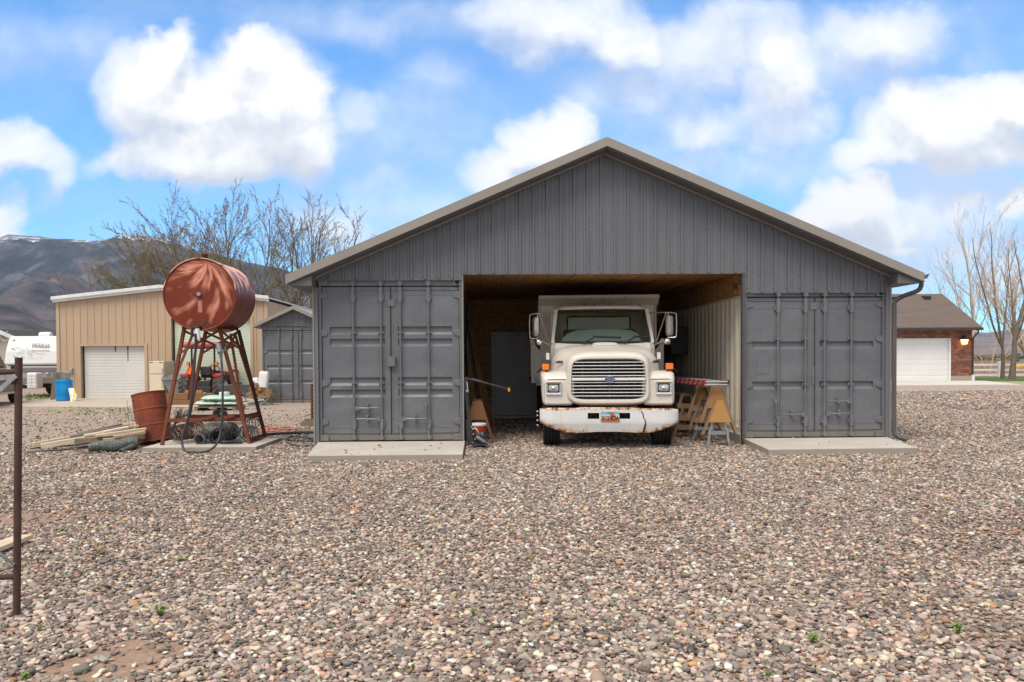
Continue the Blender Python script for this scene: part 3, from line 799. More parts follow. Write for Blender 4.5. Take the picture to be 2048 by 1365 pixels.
mb.loft([outer, [Vector((x, 2.56, z)) for x, z in wi]], smooth=False)
mb.build('cab_back', M['truck'], cab, recalc=False)
mb = MB(); mb.tube([(x, 2.555, z) for x, z in wi], .018, 6, True); mb.build('rear_window_seal', M['black'], cab)
mb = MB(); mb.add([(x, 2.565, z) for x, z in wi], [tuple(range(len(wi)))]); mb.build('rear_window', M['windshield'], cab, recalc=False)
# windscreen
def ws(u, v):   # u -1..1, v 0..1
    hw = .845+(.795-.845)*v; b = .05*(1-u*u)
    return Vector((u*hw, 1.475+.36*v-b, 1.765+.60*v))
uv = []
for cx_, cz_, a0 in ((.94, .90, 0), (-.94, .90, PI/2), (-.95, .08, PI), (.95, .08, 1.5*PI)):
    for k in range(5):
        a = a0+PI/2*k/4; uv.append((cx_+.05*math.cos(a)*1.0, cz_+.085*math.sin(a)))
mb = MB(); nu = 13
gv = [[ws(-.97+1.94*i/(nu-1), .01+.97*j/5) for i in range(nu)] for j in range(6)]
mb.add([p for r in gv for p in r], [(j*nu+i, j*nu+i+1, (j+1)*nu+i+1, (j+1)*nu+i) for j in range(5) for i in range(nu-1)], True)
mb.build('windscreen', M['windshield'], cab, recalc=False)
seal = []
for i in range(len(uv)):
    a, b = uv[i], uv[(i+1) % len(uv)]
    L = math.dist(a, b); n = max(1, int(L/.15))
    for k in range(n): seal.append(ws(a[0]+(b[0]-a[0])*k/n, a[1]+(b[1]-a[1])*k/n)+Vector((0, -.008, 0)))
mb = MB(); mb.tube(seal, .019, 6, True); mb.build('windscreen_seal', M['rubber'], cab)
# dash, seats, wheel
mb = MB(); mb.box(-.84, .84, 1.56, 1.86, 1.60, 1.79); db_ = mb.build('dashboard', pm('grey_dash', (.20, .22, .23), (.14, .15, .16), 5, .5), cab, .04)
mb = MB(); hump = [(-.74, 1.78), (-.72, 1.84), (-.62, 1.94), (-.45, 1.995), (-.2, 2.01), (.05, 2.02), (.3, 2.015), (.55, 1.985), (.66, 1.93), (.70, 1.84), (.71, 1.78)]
mb.prism([(x, 1.655+(z-1.78)*.55, z) for x, z in hump], (0, .05, 0)); mb.build('reflection_panel', pm('painted_glass_reflection', (.86, .88, .87), (.72, .75, .75), 2.2, .5), db_, .02)  # pale hump added behind the windscreen, its colour stands for a reflection in the glass
for x in (-.42, .42):
    mb = MB(); mb.box(x-.26, x+.26, 2.28, 2.46, 1.45, 2.03); mb.box(x-.26, x+.26, 1.95, 2.3, 1.38, 1.5); mb.build('seat', pm('seat_vinyl', (.04, .04, .04), None, 6, .6), cab, .05)
mb = MB(); A = Matrix.Translation((.42, 1.93, 1.82)) @ Matrix.Rotation(math.radians(-50), 4, 'X')
mb.tube([A @ Vector((.2*math.cos(a), .2*math.sin(a), 0)) for a in [2*PI*k/28 for k in range(28)]], .014, 6, True); mb.tube([A @ Vector((-.2, 0, 0)), A @ Vector((.2, 0, 0))], .012, 6)
mb.build('steering_wheel', M['black'], cab)
for x in (-.35, .37):    # wipers
    mb = MB(); q = [ws(x/.83, 0)+Vector((0, -.05, -.02)), ws((x+.22)/.83, .17)+Vector((0, -.035, 0)), ws((x+.66)/.83 if x < 0 else .98, .14)+Vector((0, -.03, 0))]
    mb.tube(q, [.018, .014, .009], 6); mb.bar(ws((x+.18)/.83, .175)+Vector((0, -.028, 0)), ws(min((x+.68)/.83, .98), .135)+Vector((0, -.022, 0)), .012, .03)
    mb.build('wiper', M['black'], cab)
for x in (-.70, -.19, .0, .19, .70):
    mb = MB(); mb.loft([sring(y, x, 2.462-.012*abs(x)*2, .03*h, .03*h, 3, 16) for y, h in ((1.86, .5), (1.89, .95), (1.95, 1), (2.0, .6))], True, True); mb.build('marker_light', pm('amber_lens', (.40, .09, .015), None, 6, .35) if x == -.70 else bpy.data.materials['amber_lens'], cab)
mb = MB(); mb.box(-.62, -.30, 1.44, 1.47, 1.737, 1.745); mb.build('cowl_vent', M['black'], cab)
# mirrors
for s in (-1, 1):
    mb = MB()
    yb = 1.46
    loop = [(s*.86, 1.72, 2.30), (s*1.14, yb, 2.29), (s*1.27, yb-.02, 2.27), (s*1.30, yb-.02, 2.22), (s*1.30, yb-.02, 1.90), (s*1.27, yb-.02, 1.845), (s*1.15, yb, 1.83), (s*.93, 1.52, 1.71)]
    mb.tube(catmull(loop, 4), .0105, 7); mb.tube([(s*1.13, yb, 2.30), (s*.935, 1.50, 1.71)], .009, 6); mb.tube([(s*1.16, yb, 2.29), (s*1.16, yb, 1.83)], .010, 6)
    br = mb.build('mirror_bracket', M['dull_chrome'], truck)
    mb = MB(); a = math.radians(18)*s
    c0 = Vector((s*1.185, yb-.01, 2.055))
    mb.M = Matrix.Translation(c0) @ Matrix.Rotation(a, 4, 'Z')
    mb.loft([sring(-.045, 0, 0, .03, .15, 4, 24), sring(-.03, 0, 0, .055, .175, 6, 24), sring(.02, 0, 0, .064, .182, 8, 24), sring(.03, 0, 0, .062, .18, 8, 24)], True, True)
    mb.build('mirror', M['dull_chrome'] if s < 0 else M['mirror_back'], br)
    mb = MB(); mb.M = Matrix.Translation((s*1.14, yb-.02, 1.775))
    mb.lathe([(0, -.045), (.03, -.04), (.058, -.02), (.066, .0), (.06, .008), (0, .01)], 20, Matrix.Rotation(-PI/2, 4, 'X')); mb.build('round_mirror', M['chrome'], br)
# chassis, axle, under-hood darkness
mb = MB()
for s in (-1, 1): mb.box(s*.42-.05, s*.42+.05, .16, 6.2, .55, .80)
mb.box(-.42, .42, .2, .35, .55, .72); mb.box(-.42, .42, 3, 3.2, .55, .8); mb.box(-.9, .9, .68, .80, .38, .52); mb.box(-.9, .9, 4.8, 5.0, .38, .58); mb.box(-.35, .35, .4, 1.4, .45, .75)
mb.build('chassis', M['black'], truck)
# --- dump bed
bed = MB()
bed.box(-1.125, 1.11, 2.95, 3.0, .98, 2.63)
bd = bed.build('dump_bed', M['bed'], truck, .006)
mb = MB(); mb.prism([(-1.15, y, z) for y, z in ((2.95, 2.51), (2.72, 2.645), (2.715, 2.705), (2.95, 2.705))], (2.33, 0, 0)); mb.build('cab_guard', M['bed'], bd, .006)
mb = MB(); mb.box(-1.12, 1.1, 2.943, 2.952, 2.16, 2.185); mb.build('bed_seam', M['bed'], bd)
for s in (-1, 1):
    mb = MB(); mb.box(*sorted((s*1.22, s*1.255)), 3.0, 6.4, 1.12, 1.80); mb.prism([(s*1.125, 3.0, 1.82), (s*1.125, 3.0, 2.63), (s*1.125, 3.35, 2.63), (s*1.125, 3.75, 1.82)], (s*.035, 0, 0))
    mb.prism([(s*1.255, 2.98, 1.80), (s*1.125, 2.98, 1.62), (s*1.125, 2.98, .98), (s*1.20, 2.98, .98), (s*1.255, 2.98, 1.08)], (0, .06, 0))
    sd = mb.build('bed_side', M['bed'], bd)
    for k in range(7):
        mb = MB(); y = 3.05+k*.54; mb.box(*sorted((s*1.25, s*1.31)), y, y+.09, 1.10, 1.80); mb.build('side_rib', M['bed'], sd, .005)
    mb = MB(); mb.box(*sorted((s*1.24, s*1.325)), 2.98, 6.4, 1.79, 1.86); mb.box(*sorted((s*1.18, s*1.30)), 2.98, 6.4, 1.0, 1.12); mb.build('bed_rail', M['bed'], sd)
mb = MB(); mb.box(-1.2, 1.2, 2.98, 6.4, .95, 1.04); mb.build('bed_floor', M['bed'], bd)
mb = MB(); mb.box(-1.2, 1.2, 6.36, 6.42, 1.0, 1.8); mb.build('tailgate', M['bed'], bd)
mb = MB(); mb.tube([(-.25, 2.90, 2.42), (-.25, 2.88, 2.58), (-.10, 2.88, 2.59), (-.04, 2.9, 2.53)], .014, 6); mb.build('tarp_hook', M['black'], bd)
# exhaust, air tank on the right side in the dark
mb = MB(); mb.tube([(1.02, 2.72, .8), (1.02, 2.72, 1.5), (1.02, 2.72, 1.9)], .07, 12); mb.build('exhaust_stack', M['black'], truck)
# ================================================================ fuel tank on its stand
def rust(name, c1, c2, c3, sc=5, streak=None):
    t = NT(name); v = t.coords()
    n = t.noise(v, sc, 9, .7)
    base = t.ramp(n, [(.3, c1), (.52, c2), (.72, c3)])
    if streak: base = t.mix(t.ramp(t.noise(t.coords((5, 5, .5)), 2.5, 5), [(.5, 0.), (.75, .7)]), base, streak)
    t.bump(t.noise(v, 60, 4), .15, .003)
    return t.set(base, .8, 0, .3)
M['rust'] = rust('rusty_frame_steel', (.22, .065, .030), (.165, .05, .026), (.085, .03, .02))
M['rust_dark'] = rust('dark_rusty_steel', (.08, .03, .02), (.055, .022, .017), (.03, .015, .012))
M['drum'] = rust('rusty_red_drum', (.33, .075, .03), (.22, .05, .025), (.10, .035, .024), 4, (.10, .04, .03))
def tank_end_mat():
    """red oxide paint with pale brushed swipes"""
    t = NT('brushed_red_oxide_paint'); v = t.coords()
    s = t.sep(v)
    r = t.math('SQRT', t.math('ADD', t.math('POWER', s[0], 2), t.math('POWER', s[2], 2)))
    cmb = t.node('ShaderNodeCombineXYZ')       # curved sweep coordinates
    u = t.math('ADD', s[0], t.math('MULTIPLY', t.math('SINE', t.math('MULTIPLY_ADD', s[2], 4.0, .6)), .16))
    ax_, az_ = t.math('ADD', s[0], -.13), t.math('ADD', s[2], -.52)
    rad = t.math('SQRT', t.math('ADD', t.math('POWER', ax_, 2), t.math('POWER', az_, 2)))
    ang = t.math('ADD', t.math('ARCTAN2', ax_, t.math('MULTIPLY', az_, -1)), t.math('MULTIPLY', rad, .55))
    t.link(t.math('MULTIPLY', ang, 2.6), cmb.inputs[0]); t.link(t.math('MULTIPLY', rad, 1.35), cmb.inputs[1]); t.link(t.math('MULTIPLY', u, .25), cmb.inputs[2])
    n = t.noise(cmb.outputs[0], 1.5, 2.5, .45, .3)
    lowf = t.noise(v, 2.3, 2, .5)
    e = t.math('SUBTRACT', 1, t.math('POWER', t.math('DIVIDE', r, .585), 3.5), 0, True)
    up = t.math('ADD', t.math('MULTIPLY_ADD', s[2], .12, -.02), t.math('MULTIPLY', s[0], .10))
    f = t.math('ADD', t.math('ADD', t.math('MULTIPLY', n, .75), t.math('MULTIPLY', lowf, .3)), up)
    pc = t.math('DIVIDE', t.math('SUBTRACT', r, .05), .12, 0, True)
    mask = t.math('MULTIPLY', t.math('MULTIPLY', t.ramp(f, [(.49, 0.), (.64, .95)]), t.ramp(e, [(.0, 0.), (.5, 1.)])), pc)
    # drips worn from the bung and an old lower patch
    dx = t.math('ABSOLUTE', t.math('ADD', s[0], -.005)); drip = t.math('MULTIPLY', t.math('LESS_THAN', dx, .035), t.math('MULTIPLY', t.math('LESS_THAN', s[2], -.10), t.math('GREATER_THAN', s[2], -.30)))
    mask = t.math('MAXIMUM', mask, t.math('MULTIPLY', drip, .55))
    pr = t.math('SQRT', t.math('ADD', t.math('POWER', s[0], 2), t.math('POWER', t.math('ADD', s[2], .58), 2)))
    patch = t.math('LESS_THAN', pr, .19)
    mask = t.math('MULTIPLY', mask, t.math('SUBTRACT', 1, patch))
    spk = t.noise(v, 90, 3)
    mask = t.math('MULTIPLY', mask, t.ramp(spk, [(.25, .55), (.5, 1.)]))
    red = t.ramp(t.noise(v, 7, 6), [(.3, (.185, .030, .010)), (.7, (.125, .020, .007))])
    base = t.mix(mask, red, (.70, .29, .19)); base = t.mix(t.math('MULTIPLY', patch, .5), base, (.13, .035, .022))
    return t.set(base, .55, 0, .3)
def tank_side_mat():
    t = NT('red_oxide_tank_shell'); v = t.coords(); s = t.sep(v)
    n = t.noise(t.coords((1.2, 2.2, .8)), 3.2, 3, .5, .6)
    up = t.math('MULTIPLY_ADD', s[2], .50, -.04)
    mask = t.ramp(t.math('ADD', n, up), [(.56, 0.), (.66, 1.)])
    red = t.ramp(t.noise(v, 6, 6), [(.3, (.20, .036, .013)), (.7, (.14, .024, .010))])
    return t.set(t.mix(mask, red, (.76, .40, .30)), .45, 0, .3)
tc = P(399, 589, 13.75)
tank = T('fuel_tank', 'rusty red round fuel tank lying on a tall steel stand, its end brushed pale', 'tank', tc)
AX = Matrix.Rotation(-PI/2, 4, 'X')          # lathe z -> +y
mb = MB(); mb.lathe([(.59, 0), (.603, .0), (.603, .03), (.597, .035), (.597, .05), (.597, .375), (.597, .385), (.600, .39), (.597, .395), (.597, .405), (.597, .765), (.597, .775), (.600, .78), (.597, .785), (.597, .795), (.597, 1.115), (.597, 1.13), (.603, 1.135), (.603, 1.16), (.56, 1.15), (0, 1.13)], 64, AX, True, False)
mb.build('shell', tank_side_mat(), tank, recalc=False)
mb = MB(); mb.lathe([(.592, .004), (.575, .02), (.4, .008), (.2, .002), (.0, .0)], 64, AX, True, False); mb.build('end_panel', tank_end_mat(), tank, recalc=False)
mb = MB(); mb.lathe([(.0, -.05), (.03, -.05), (.034, -.045), (.034, .01)], 16, AX); mb.build('bung', M['steel'], tank)
mb = MB(); mb.tube([(.02, .22, .57), (.02, .22, .66)], .045, 12); mb.lathe([(.055, .0), (.055, .03), (.05, .035), (0, .035)], 14, Matrix.Translation((.02, .22, .655))); mb.build('filler_cap', M['rust_dark'], tank)
mb = MB(); mb.tube(catmull([(.0, .02, -.54), (.0, -.06, -.545), (-.02, -.09, -.56), (-.09, -.09, -.56), (-.10, -.09, -.66)], 4), .024, 8); ol = mb.build('outlet_pipe', M['black'], tank)
mb = MB(); mb.bar((.05, -.08, -.545), (.15, -.10, -.45), .012, .02); mb.build('valve_lever', M['rust_dark'], ol)
mb = MB(); mb.tube([(-.015, -.09, -.57), (.0, -.09, -.75)], .036, 12); mb.build('filter', M['white_plastic'], ol)
hp = [(391, 668, 13.62), (391, 700, 13.6), (387, 757, 13.55), (379, 825, 13.45), (366, 872, 13.40), (364.5, 889, 13.36), (371, 903, 13.28), (386, 907.5, 13.25), (408, 906, 13.25), (425, 897, 13.3), (436, 883, 13.4), (442, 858, 13.5), (445, 825, 13.55), (445, 760, 13.65), (443, 722, 13.75)]
hpts = [P(*a) for a in hp]
for p in hpts: p.z = max(p.z, .025)
mb = MB(tc); mb.tube(catmull(hpts, 6), .0185, 10); mb.build('fuel_hose', M['hose'], tank)
mb = MB(tc); mb.tube([P(443, 722, 13.75), P(441.5, 710, 13.78), P(440, 705, 13.78)], [.018, .03, .022], 8)
mb.tube([P(440, 711, 13.75), P(446, 703, 13.8), P(452, 702, 13.82), P(450, 694, 13.82)], .016, 8); nz = mb.build('fuel_nozzle', M['greysteel'], tank)
mb = MB(tc); mb.tube([P(440, 706, 13.78), P(436.5, 689, 13.85)], .042, 12); mb.build('pump_filter', pm('blue_grey_canister', (.16, .19, .23), None, 6, .4), tank)

stand = T('tank_stand', 'tall rusty angle iron stand carrying the red fuel tank on a concrete slab', 'stand', (-4.85, 14.5, .075))
SO2 = stand.location
B = {'FL': G(323, 891, .075), 'FR': G(498, 888, .075), 'RR': G(530, 876, .075)}
B['RL'] = B['FL']+(B['RR']-B['FR'])
zt = tc.z-.56
TP = {'FL': P(367, 660, 14.0), 'FR': P(438, 658, 14.0), 'RR': P(476, 664, 14.75), 'RL': P(411, 668, 14.75)}
for k in TP: TP[k].z = zt
def angle(p, q, w=.05, t=.007, up=(0, 1, 0)):
    m = MB(SO2); m.bar(p, q, w, t, up)
    d = (Vector(q)-Vector(p)).normalized(); a = d.cross(Vector(up)).normalized(); b = a.cross(d).normalized()
    o = -a*w/2+b*w/2
    m.bar(Vector(p)+o, Vector(q)+o, t, w, up); return m
for k in ('FL', 'FR', 'RR', 'RL'):
    angle(B[k], TP[k], .05).build('leg', M['rust'] if k != 'RR' else M['rust_dark'], stand)
def lerp(a, b, t): return Vector(a)+(Vector(b)-Vector(a))*t
for a, b in (('FL', 'FR'), ('RL', 'RR'), ('FL', 'RL'), ('FR', 'RR')):
    angle(TP[a], TP[b], .05, .007, (0, 0, 1)).build('top_rail', M['rust'], stand)
for a, b, m in (('FL', 'FR', 'rust'), ('RL', 'RR', 'rust_dark')):
    t = .213 if a == 'FL' else .21
    angle(lerp(B[a], TP[a], t), lerp(B[b], TP[b], t), .06, .007, (0, 1, 0)).build('rail', M[m], stand)
angle(lerp(B['FR'], TP['FR'], .01), lerp(B['RR'], TP['RR'], .01), .06, .007, (0, 0, 1)).build('rail', M['rust'], stand)
angle(lerp(B['FR'], TP['FR'], .22), lerp(B['RR'], TP['RR'], .22), .05, .007, (0, 0, 1)).build('rail', M['rust'], stand)
for a, b in (('FL', 'FR'), ('FR', 'RR'), ('RL', 'RR')):
    for p, q in ((lerp(B[a], TP[a], .78), lerp(B[b], TP[b], .985)), (lerp(B[a], TP[a], .985), lerp(B[b], TP[b], .82))):
        off = Vector((0, .02 if p.z > q.z else -.02, 0)) if a in ('FL', 'RL') and b in ('FR', 'RR') else Vector((.02 if p.z > q.z else -.02, 0, 0))
        m = MB(SO2); m.bar(p+off, q+off, .04, .006, (0, 1, 0)); m.build('brace', M['rust'], stand)
for p, q in ((P(386, 668, 14.35), P(345, 770, 14.0)), (P(461, 668, 14.4), P(489, 842, 14.05)), (P(470, 668, 14.9), P(512, 800, 15.1)), (P(395, 675, 14.9), P(377, 800, 15.1))):
    angle(p, q, .045).build('leg', M['rust'], stand)
for i, (p, q) in enumerate(((P(388, 842, 13.86), P(435, 832, 13.9)), (P(430, 840, 13.82), P(468, 831, 13.95)))):
    m = MB(); m.bar(p, q, .05, .045, (0, 1, 0)); o = m.build('angle_iron', M['rust'], None, loc=p)
    tag(o, ['left loose rusty angle iron lying across the lower rail of the tank stand', 'right loose rusty angle iron lying across the lower rail of the tank stand'][i], 'scrap metal', 'loose angle irons')

M['greywire'] = pm('grey_wire', (.17, .17, .17), (.10, .10, .10), 11, .55, .3)
# ---- wire rolls
def helix_roll(name, label, p, q, r, turns, mat, jit=.15, wr=.0045, r1=None, seed=1, cat='wire roll'):
    rnd = random.Random(seed); p, q = Vector(p), Vector(q); d = (q-p); L = d.length; d.normalize()
    a = d.cross(Vector((0, 0, 1))).normalized(); b = a.cross(d)
    pts = []; n = turns*10
    ph = [rnd.uniform(0, 6) for _ in range(4)]
    for i in range(n+1):
        t = i/n; th = 2*PI*i/10
        back = t*2 if t < .5 else 2-t*2
        back = (t*3) % 1.0 if True else back
        rr_ = (r+((r1 or r)-r)*t)*(1+jit*math.sin(th*.37+ph[0])*math.sin(t*9+ph[1])+rnd.uniform(-jit, jit)*.35)
        k = 1-abs(2*((t*1.5) % 1)-1)
        pts.append(p+d*(L*(t+rnd.uniform(-.01, .01)))+(a*math.cos(th)+b*math.sin(th))*rr_)
    for w in pts: w.z = max(w.z, .012)
    m = MB(); m.tube(pts, wr, 3); o = m.build(name, mat, None, loc=p, recalc=False)
    return tag(o, label, cat, 'wire rolls under the tank stand')
z0 = .075
def W(x, y, Y): return P(x, y, Y)
helix_roll('wire_roll', 'rust brown roll of wire fencing lying under the tank stand', W(352, 868, 13.95), W(398, 858, 14.9), .125, 46, M['rustwire'], .12, .005, .14, 1)
helix_roll('wire_roll', 'smallest grey wire roll under the tank stand, next to the rust brown roll', W(398, 879, 13.9), W(410, 868, 14.5), .085, 50, M['greywire'], .08, .006, None, 2)
helix_roll('wire_roll', 'large grey wire roll in the middle under the tank stand', W(433, 876, 13.95), W(462, 862, 14.85), .13, 80, M['darkwire'], .12, .006, .155, 3)
helix_roll('wire_roll', 'wide grey coil of wire loops around the middle roll under the tank', W(421, 866, 14.0), W(452, 862, 14.6), .165, 22, M['greywire'], .1, .006, .15, 4)
helix_roll('wire_roll', 'loose dark wire coil beside the right front leg of the tank stand', W(486, 866, 14.2), W(508, 866, 14.5), .13, 22, M['greywire'], .2, .006, .11, 5)
helix_roll('wire_roll', 'small dark bundle of wire resting above the stand rail behind the hose', W(434, 829, 14.9), W(447, 830, 15.1), .085, 40, M['darkwire'], .2, .005, None, 6)
helix_roll('wire_roll', 'dry brown tangle of wire behind the right leg of the tank stand', W(495, 848, 14.9), W(512, 846, 15.2), .10, 14, M['rustwire'], .3, .0045, None, 8)
rnd = random.Random(5)
m = MB(); base = W(345, 862, 14.3)
for k in range(46):      # a sheaf of bent wire ends that share one tied waist
    p = base+Vector((rnd.uniform(-.16, .16), rnd.uniform(-.1, .1), -.16+rnd.uniform(0, .1))); q = base+Vector((.05, 0, .12))+Vector((rnd.uniform(-.02, .02), rnd.uniform(-.02, .02), 0))
    e_ = q+Vector((rnd.uniform(-.0, .30), rnd.uniform(-.1, .1), rnd.uniform(.12, .30)))
    m.tube(catmull([p, (p+q)/2+Vector((-.05, 0, .03)), q, e_], 3), .004, 3)
tag(m.build('wire_sheaf', M['darkwire'], None, loc=base, recalc=False), 'grey sheaf of cut wires standing behind the left front leg of the tank stand', 'wire bundle')
m = MB(); base = G(463, 888, .08); pts = []
for k in range(60): pts.append(base+Vector((rnd.uniform(-.2, .2), rnd.uniform(-.08, .1), rnd.uniform(.005, .07))))
m.tube(pts, .006, 3); tag(m.build('wire_scrap', M['darkwire'], None, loc=base, recalc=False), 'flat tangle of short wires at the front edge of the tank slab', 'wire scrap')
m = MB(); m.bar(W(418, 849, 15.2), W(484, 846, 15.3), .10, .05); tag(m.build('plank', M['wood_new'], None, .003, W(418, 849, 15.2)), 'pale plank lying behind the wire rolls under the tank stand', 'plank')
m = MB(); m.bar(W(378, 858, 15.2), W(372, 838, 15.1), .1, .06); 

# ---- rusty drum, tilted
db = G(303, 891); db.y += .2
dm = T('steel_drum', 'rust red steel drum leaning to the left beside the tank stand', 'drum', db)
A = Matrix.Rotation(math.radians(-10.5), 4, 'Y') @ Matrix.Rotation(math.radians(-6), 4, 'X')
mb = MB(M=Matrix.Translation((-.0, 0, .045)) @ A)
pr = [(.0, .01), (.28, .01), (.292, .0), (.292, .02), (.285, .03), (.285, .04), (.285, .265), (.285, .275), (.295, .287), (.295, .298), (.285, .31), (.285, .32), (.285, .555), (.285, .565), (.295, .577), (.295, .588), (.285, .60), (.285, .61), (.285, .835), (.285, .845), (.294, .855), (.294, .875), (.28, .875), (.278, .84), (.277, .1)]
mb.lathe(pr, 48, None, True, False); mb.build('drum_body', M['drum'], dm, recalc=False)
mb = MB(); 
for i in range(7): mb.tube([(-.31+.075*i, -.31, .02), (-.36+.06*i, -.33, .80-.1*(i % 2)-.05*i)], .0035, 3)
for j in range(6): mb.tube([(-.34, -.315, .10+.12*j), (.14-.02*j, -.32, .08+.12*j)], .0035, 3)
mb.build('wire_panel', M['darkwire'], dm, recalc=False)
# ---- lumber pile
lum = [ # x0,y0 (near end px), z0, x1,y1 far px at depth, z1, w, t, Ys
 (66, 891, .05, 170, 872, 14.2, 14.7, .09, .085), (82, 893, .045, 180, 876, 13.95, 14.35, .09, .085), (128, 880, .045, 190, 872, 14.3, 14.5, .09, .09),
 (165, 881, .12, 205, 877, 14.2, 14.3, .14, .09), (206, 882, .05, 237, 880, 14.0, 14.1, .1, .08),
 (140, 874, .14, 285, 846, 14.3, 14.9, .14, .04), (168, 872, .17, 292, 850, 14.2, 14.7, .14, .04), (192, 872, .2, 292, 858, 14.05, 14.45, .14, .04), (206, 865, .24, 292, 848, 14.25, 14.75, .14, .04),
 (160, 868, .2, 250, 848, 14.5, 15.1, .09, .04), (228, 874, .15, 290, 864, 13.95, 14.2, .14, .04), (246, 849, .3, 296, 845, 14.6, 14.8, .14, .04), (150, 883, .05, 290, 873, 14.05, 14.35, .10, .085)]
names = ['lowest short beam at the left tip of the lumber pile', 'nearest pale beam at the left tip of the lumber pile', 'short beam end in the middle of the lumber pile', 'twin square beam end sticking out of the lumber pile', 'stubby beam end under the right part of the lumber pile',
 'long thin board along the top rear of the lumber pile', 'pale board on the upper middle layer of the lumber pile', 'broad pale board facing front in the lumber pile', 'broad pale board second from the top of the lumber pile',
 'dark narrow board at the back of the lumber pile', 'lower front board near the drum in the lumber pile', 'topmost short board of the lumber pile next to the drum', 'shaded support beam under the lumber pile']
for i, (x0, y0, z0_, x1, y1, Ya, Yb, w, t_) in enumerate(lum):
    p, q = P(x0, y0, Ya), P(x1, y1, Yb)
    p.z = max(p.z, t_/2+.005); q.z = max(q.z, t_/2+.005)
    m = MB(); m.bar(p, q, w, t_); o = m.build('lumber_board', [M['wood_new'], M['wood_white'], M['wood_tan'], M['wood_grey']][(0, 1, 2, 0, 2, 3, 1, 0, 1, 3, 2, 0, 3)[i]], None, .004, p)
    tag(o, names[i], 'board', 'boards in the lumber pile by the drum')
# green mesh roll and pipe
p, q = P(178, 912, 13.35), P(276, 884, 14.0)
m = MB(); d = q-p; ring = []
for t in np.linspace(0, 1, 9):
    c = p+d*t; c.z = .10+.02*math.sin(t*9)
    a = Vector((-.35, 1, 0)).normalized(); rr_ = .06+.07*min(1, t*1.6+.15)
    ring.append([c+a*math.cos(k*PI/7)*rr_*1.3+Vector((0, 0, max(-c.z+.01, math.sin(k*PI/7)*rr_*.8))) for k in range(14)])
m.loft(ring, True, True)
t = NT('grey_green_chicken_wire'); v = t.coords()
vo = t.node('ShaderNodeTexVoronoi'); vo.inputs['Scale'].default_value = 38; vo.feature = 'DISTANCE_TO_EDGE'; t.link(v, vo.inputs['Vector'])
wm_ = t.set(t.mix(t.ramp(vo.outputs['Distance'], [(.05, 0.), (.14, 1.)]), (.20, .22, .21), (.045, .055, .048)), .7, 0, .3)
t.bump(vo.outputs['Distance'], .6, .01)
tag(m.build('mesh_roll', wm_, None, loc=p), 'grey green roll of chicken wire lying on the gravel before the lumber', 'mesh roll')
m = MB(); p, q = P(241, 906, 13.35), P(266, 895, 13.75); p.z = .035; q.z = .08
d = (q-p); A = Matrix.Translation(p) @ d.to_track_quat('Z', 'Y').to_matrix().to_4x4()
m.lathe([(.022, .1), (.022, 0), (.032, 0), (.032, d.length)], 14, A, True, False); tag(m.build('steel_pipe', M['greysteel'], None, loc=p, recalc=False), 'short grey steel pipe on the gravel beside the chicken wire roll', 'pipe')
p, q = P(160, 917, 13.25), P(216, 898, 13.6); p.z = .02; q.z = .05
m = MB(); m.bar(p, q, .05, .02); tag(m.build('plank', M['wood_grey'], None, loc=p), 'weathered thin plank lying against the chicken wire roll', 'plank')
def ground_hose(name, label, px, r, z=.0, mat='hose', cat='hose', group=None):
    pts = [G(*a) for a in px]
    for i, w in enumerate(pts): w.z = r+.012+z*(i % 2)
    m = MB(); m.tube(catmull(pts, 6), r, 6); return tag(m.build(name, M[mat], None, loc=pts[0]), label, cat, group)
ground_hose('black_hose', 'thin black hose nearest the camera, lying in front of the lumber pile', [(50, 908), (100, 906), (150, 901), (190, 894), (215, 890)], .013, .01)
ground_hose('black_hose', 'thin black hose looped just under the left end of the lumber', [(60, 901), (100, 897), (140, 894), (190, 890), (230, 886), (240, 884)], .012, .01)
ground_hose('black_hose', 'black hose curling on the dirt between the tank slab and the dark shed', [(640, 894), (600, 896), (575, 889), (574, 880), (590, 876), (620, 880), (648, 884)], .014)
ground_hose('black_hose', 'thick bundle of black hose running to the shed corner behind the tank slab', [(525, 874), (560, 872), (600, 870), (640, 869)], .03)
ground_hose('black_hose', 'lower black hose on the dirt at the right edge of the tank slab', [(556, 881), (590, 885), (620, 886), (650, 883)], .016)
M['pink'] = pm('faded_pink_plastic', (.50, .20, .14), (.40, .15, .10), 8, .6)
for i, px in enumerate([[(522, 850), (545, 858), (570, 861), (596, 861)], [(505, 858), (540, 861), (580, 857), (590, 862)], [(512, 864), (550, 865), (585, 860)], [(515, 868), (555, 866), (575, 869), (545, 871)]]):
    ground_hose('pink_cord', ['upper', 'second', 'third', 'lowest'][i]+' faded pink cord lying on the dirt right of the tank stand', px, .014, .01, 'pink', 'cord', 'pink cords on the dirt')
# ---- bricks on planks
bp = G(627, 852)
m = MB(); m.box(-.25, .55, -.1, .35, 0, .09); tag(m.build('support_beam', M['wood_grey'], None, .004), 'grey beam on the ground under the brick stack', 'beam').location = (bp.x, bp.y, 0)
m = MB(); m.box(-.20, .12, -.05, .2, .093, .16); tag(m.build('plank', M['wood_grey'], None, .004), 'grey plank on the beam left of the brick stack', 'plank').location = (bp.x, bp.y, 0)
M['brick_red'] = pm('red_brown_brick', (.17, .065, .04), (.13, .05, .032), 12, .85)
m = MB(); m.box(0, .19, 0, .09, 0, .083)
bk = m.build('brick', M['brick_red'], None, .003); bk.location = (bp.x-.06, bp.y, .165)
for x in (.05, .14):
    m = MB(); m.box(x-.018, x+.018, -.002, .0, .02, .062); m.build('core_hole', M['dark'], bk)
tag(bk, 'cored red brick in the strapped stack by the shed corner', 'brick', 'bricks strapped in a stack')
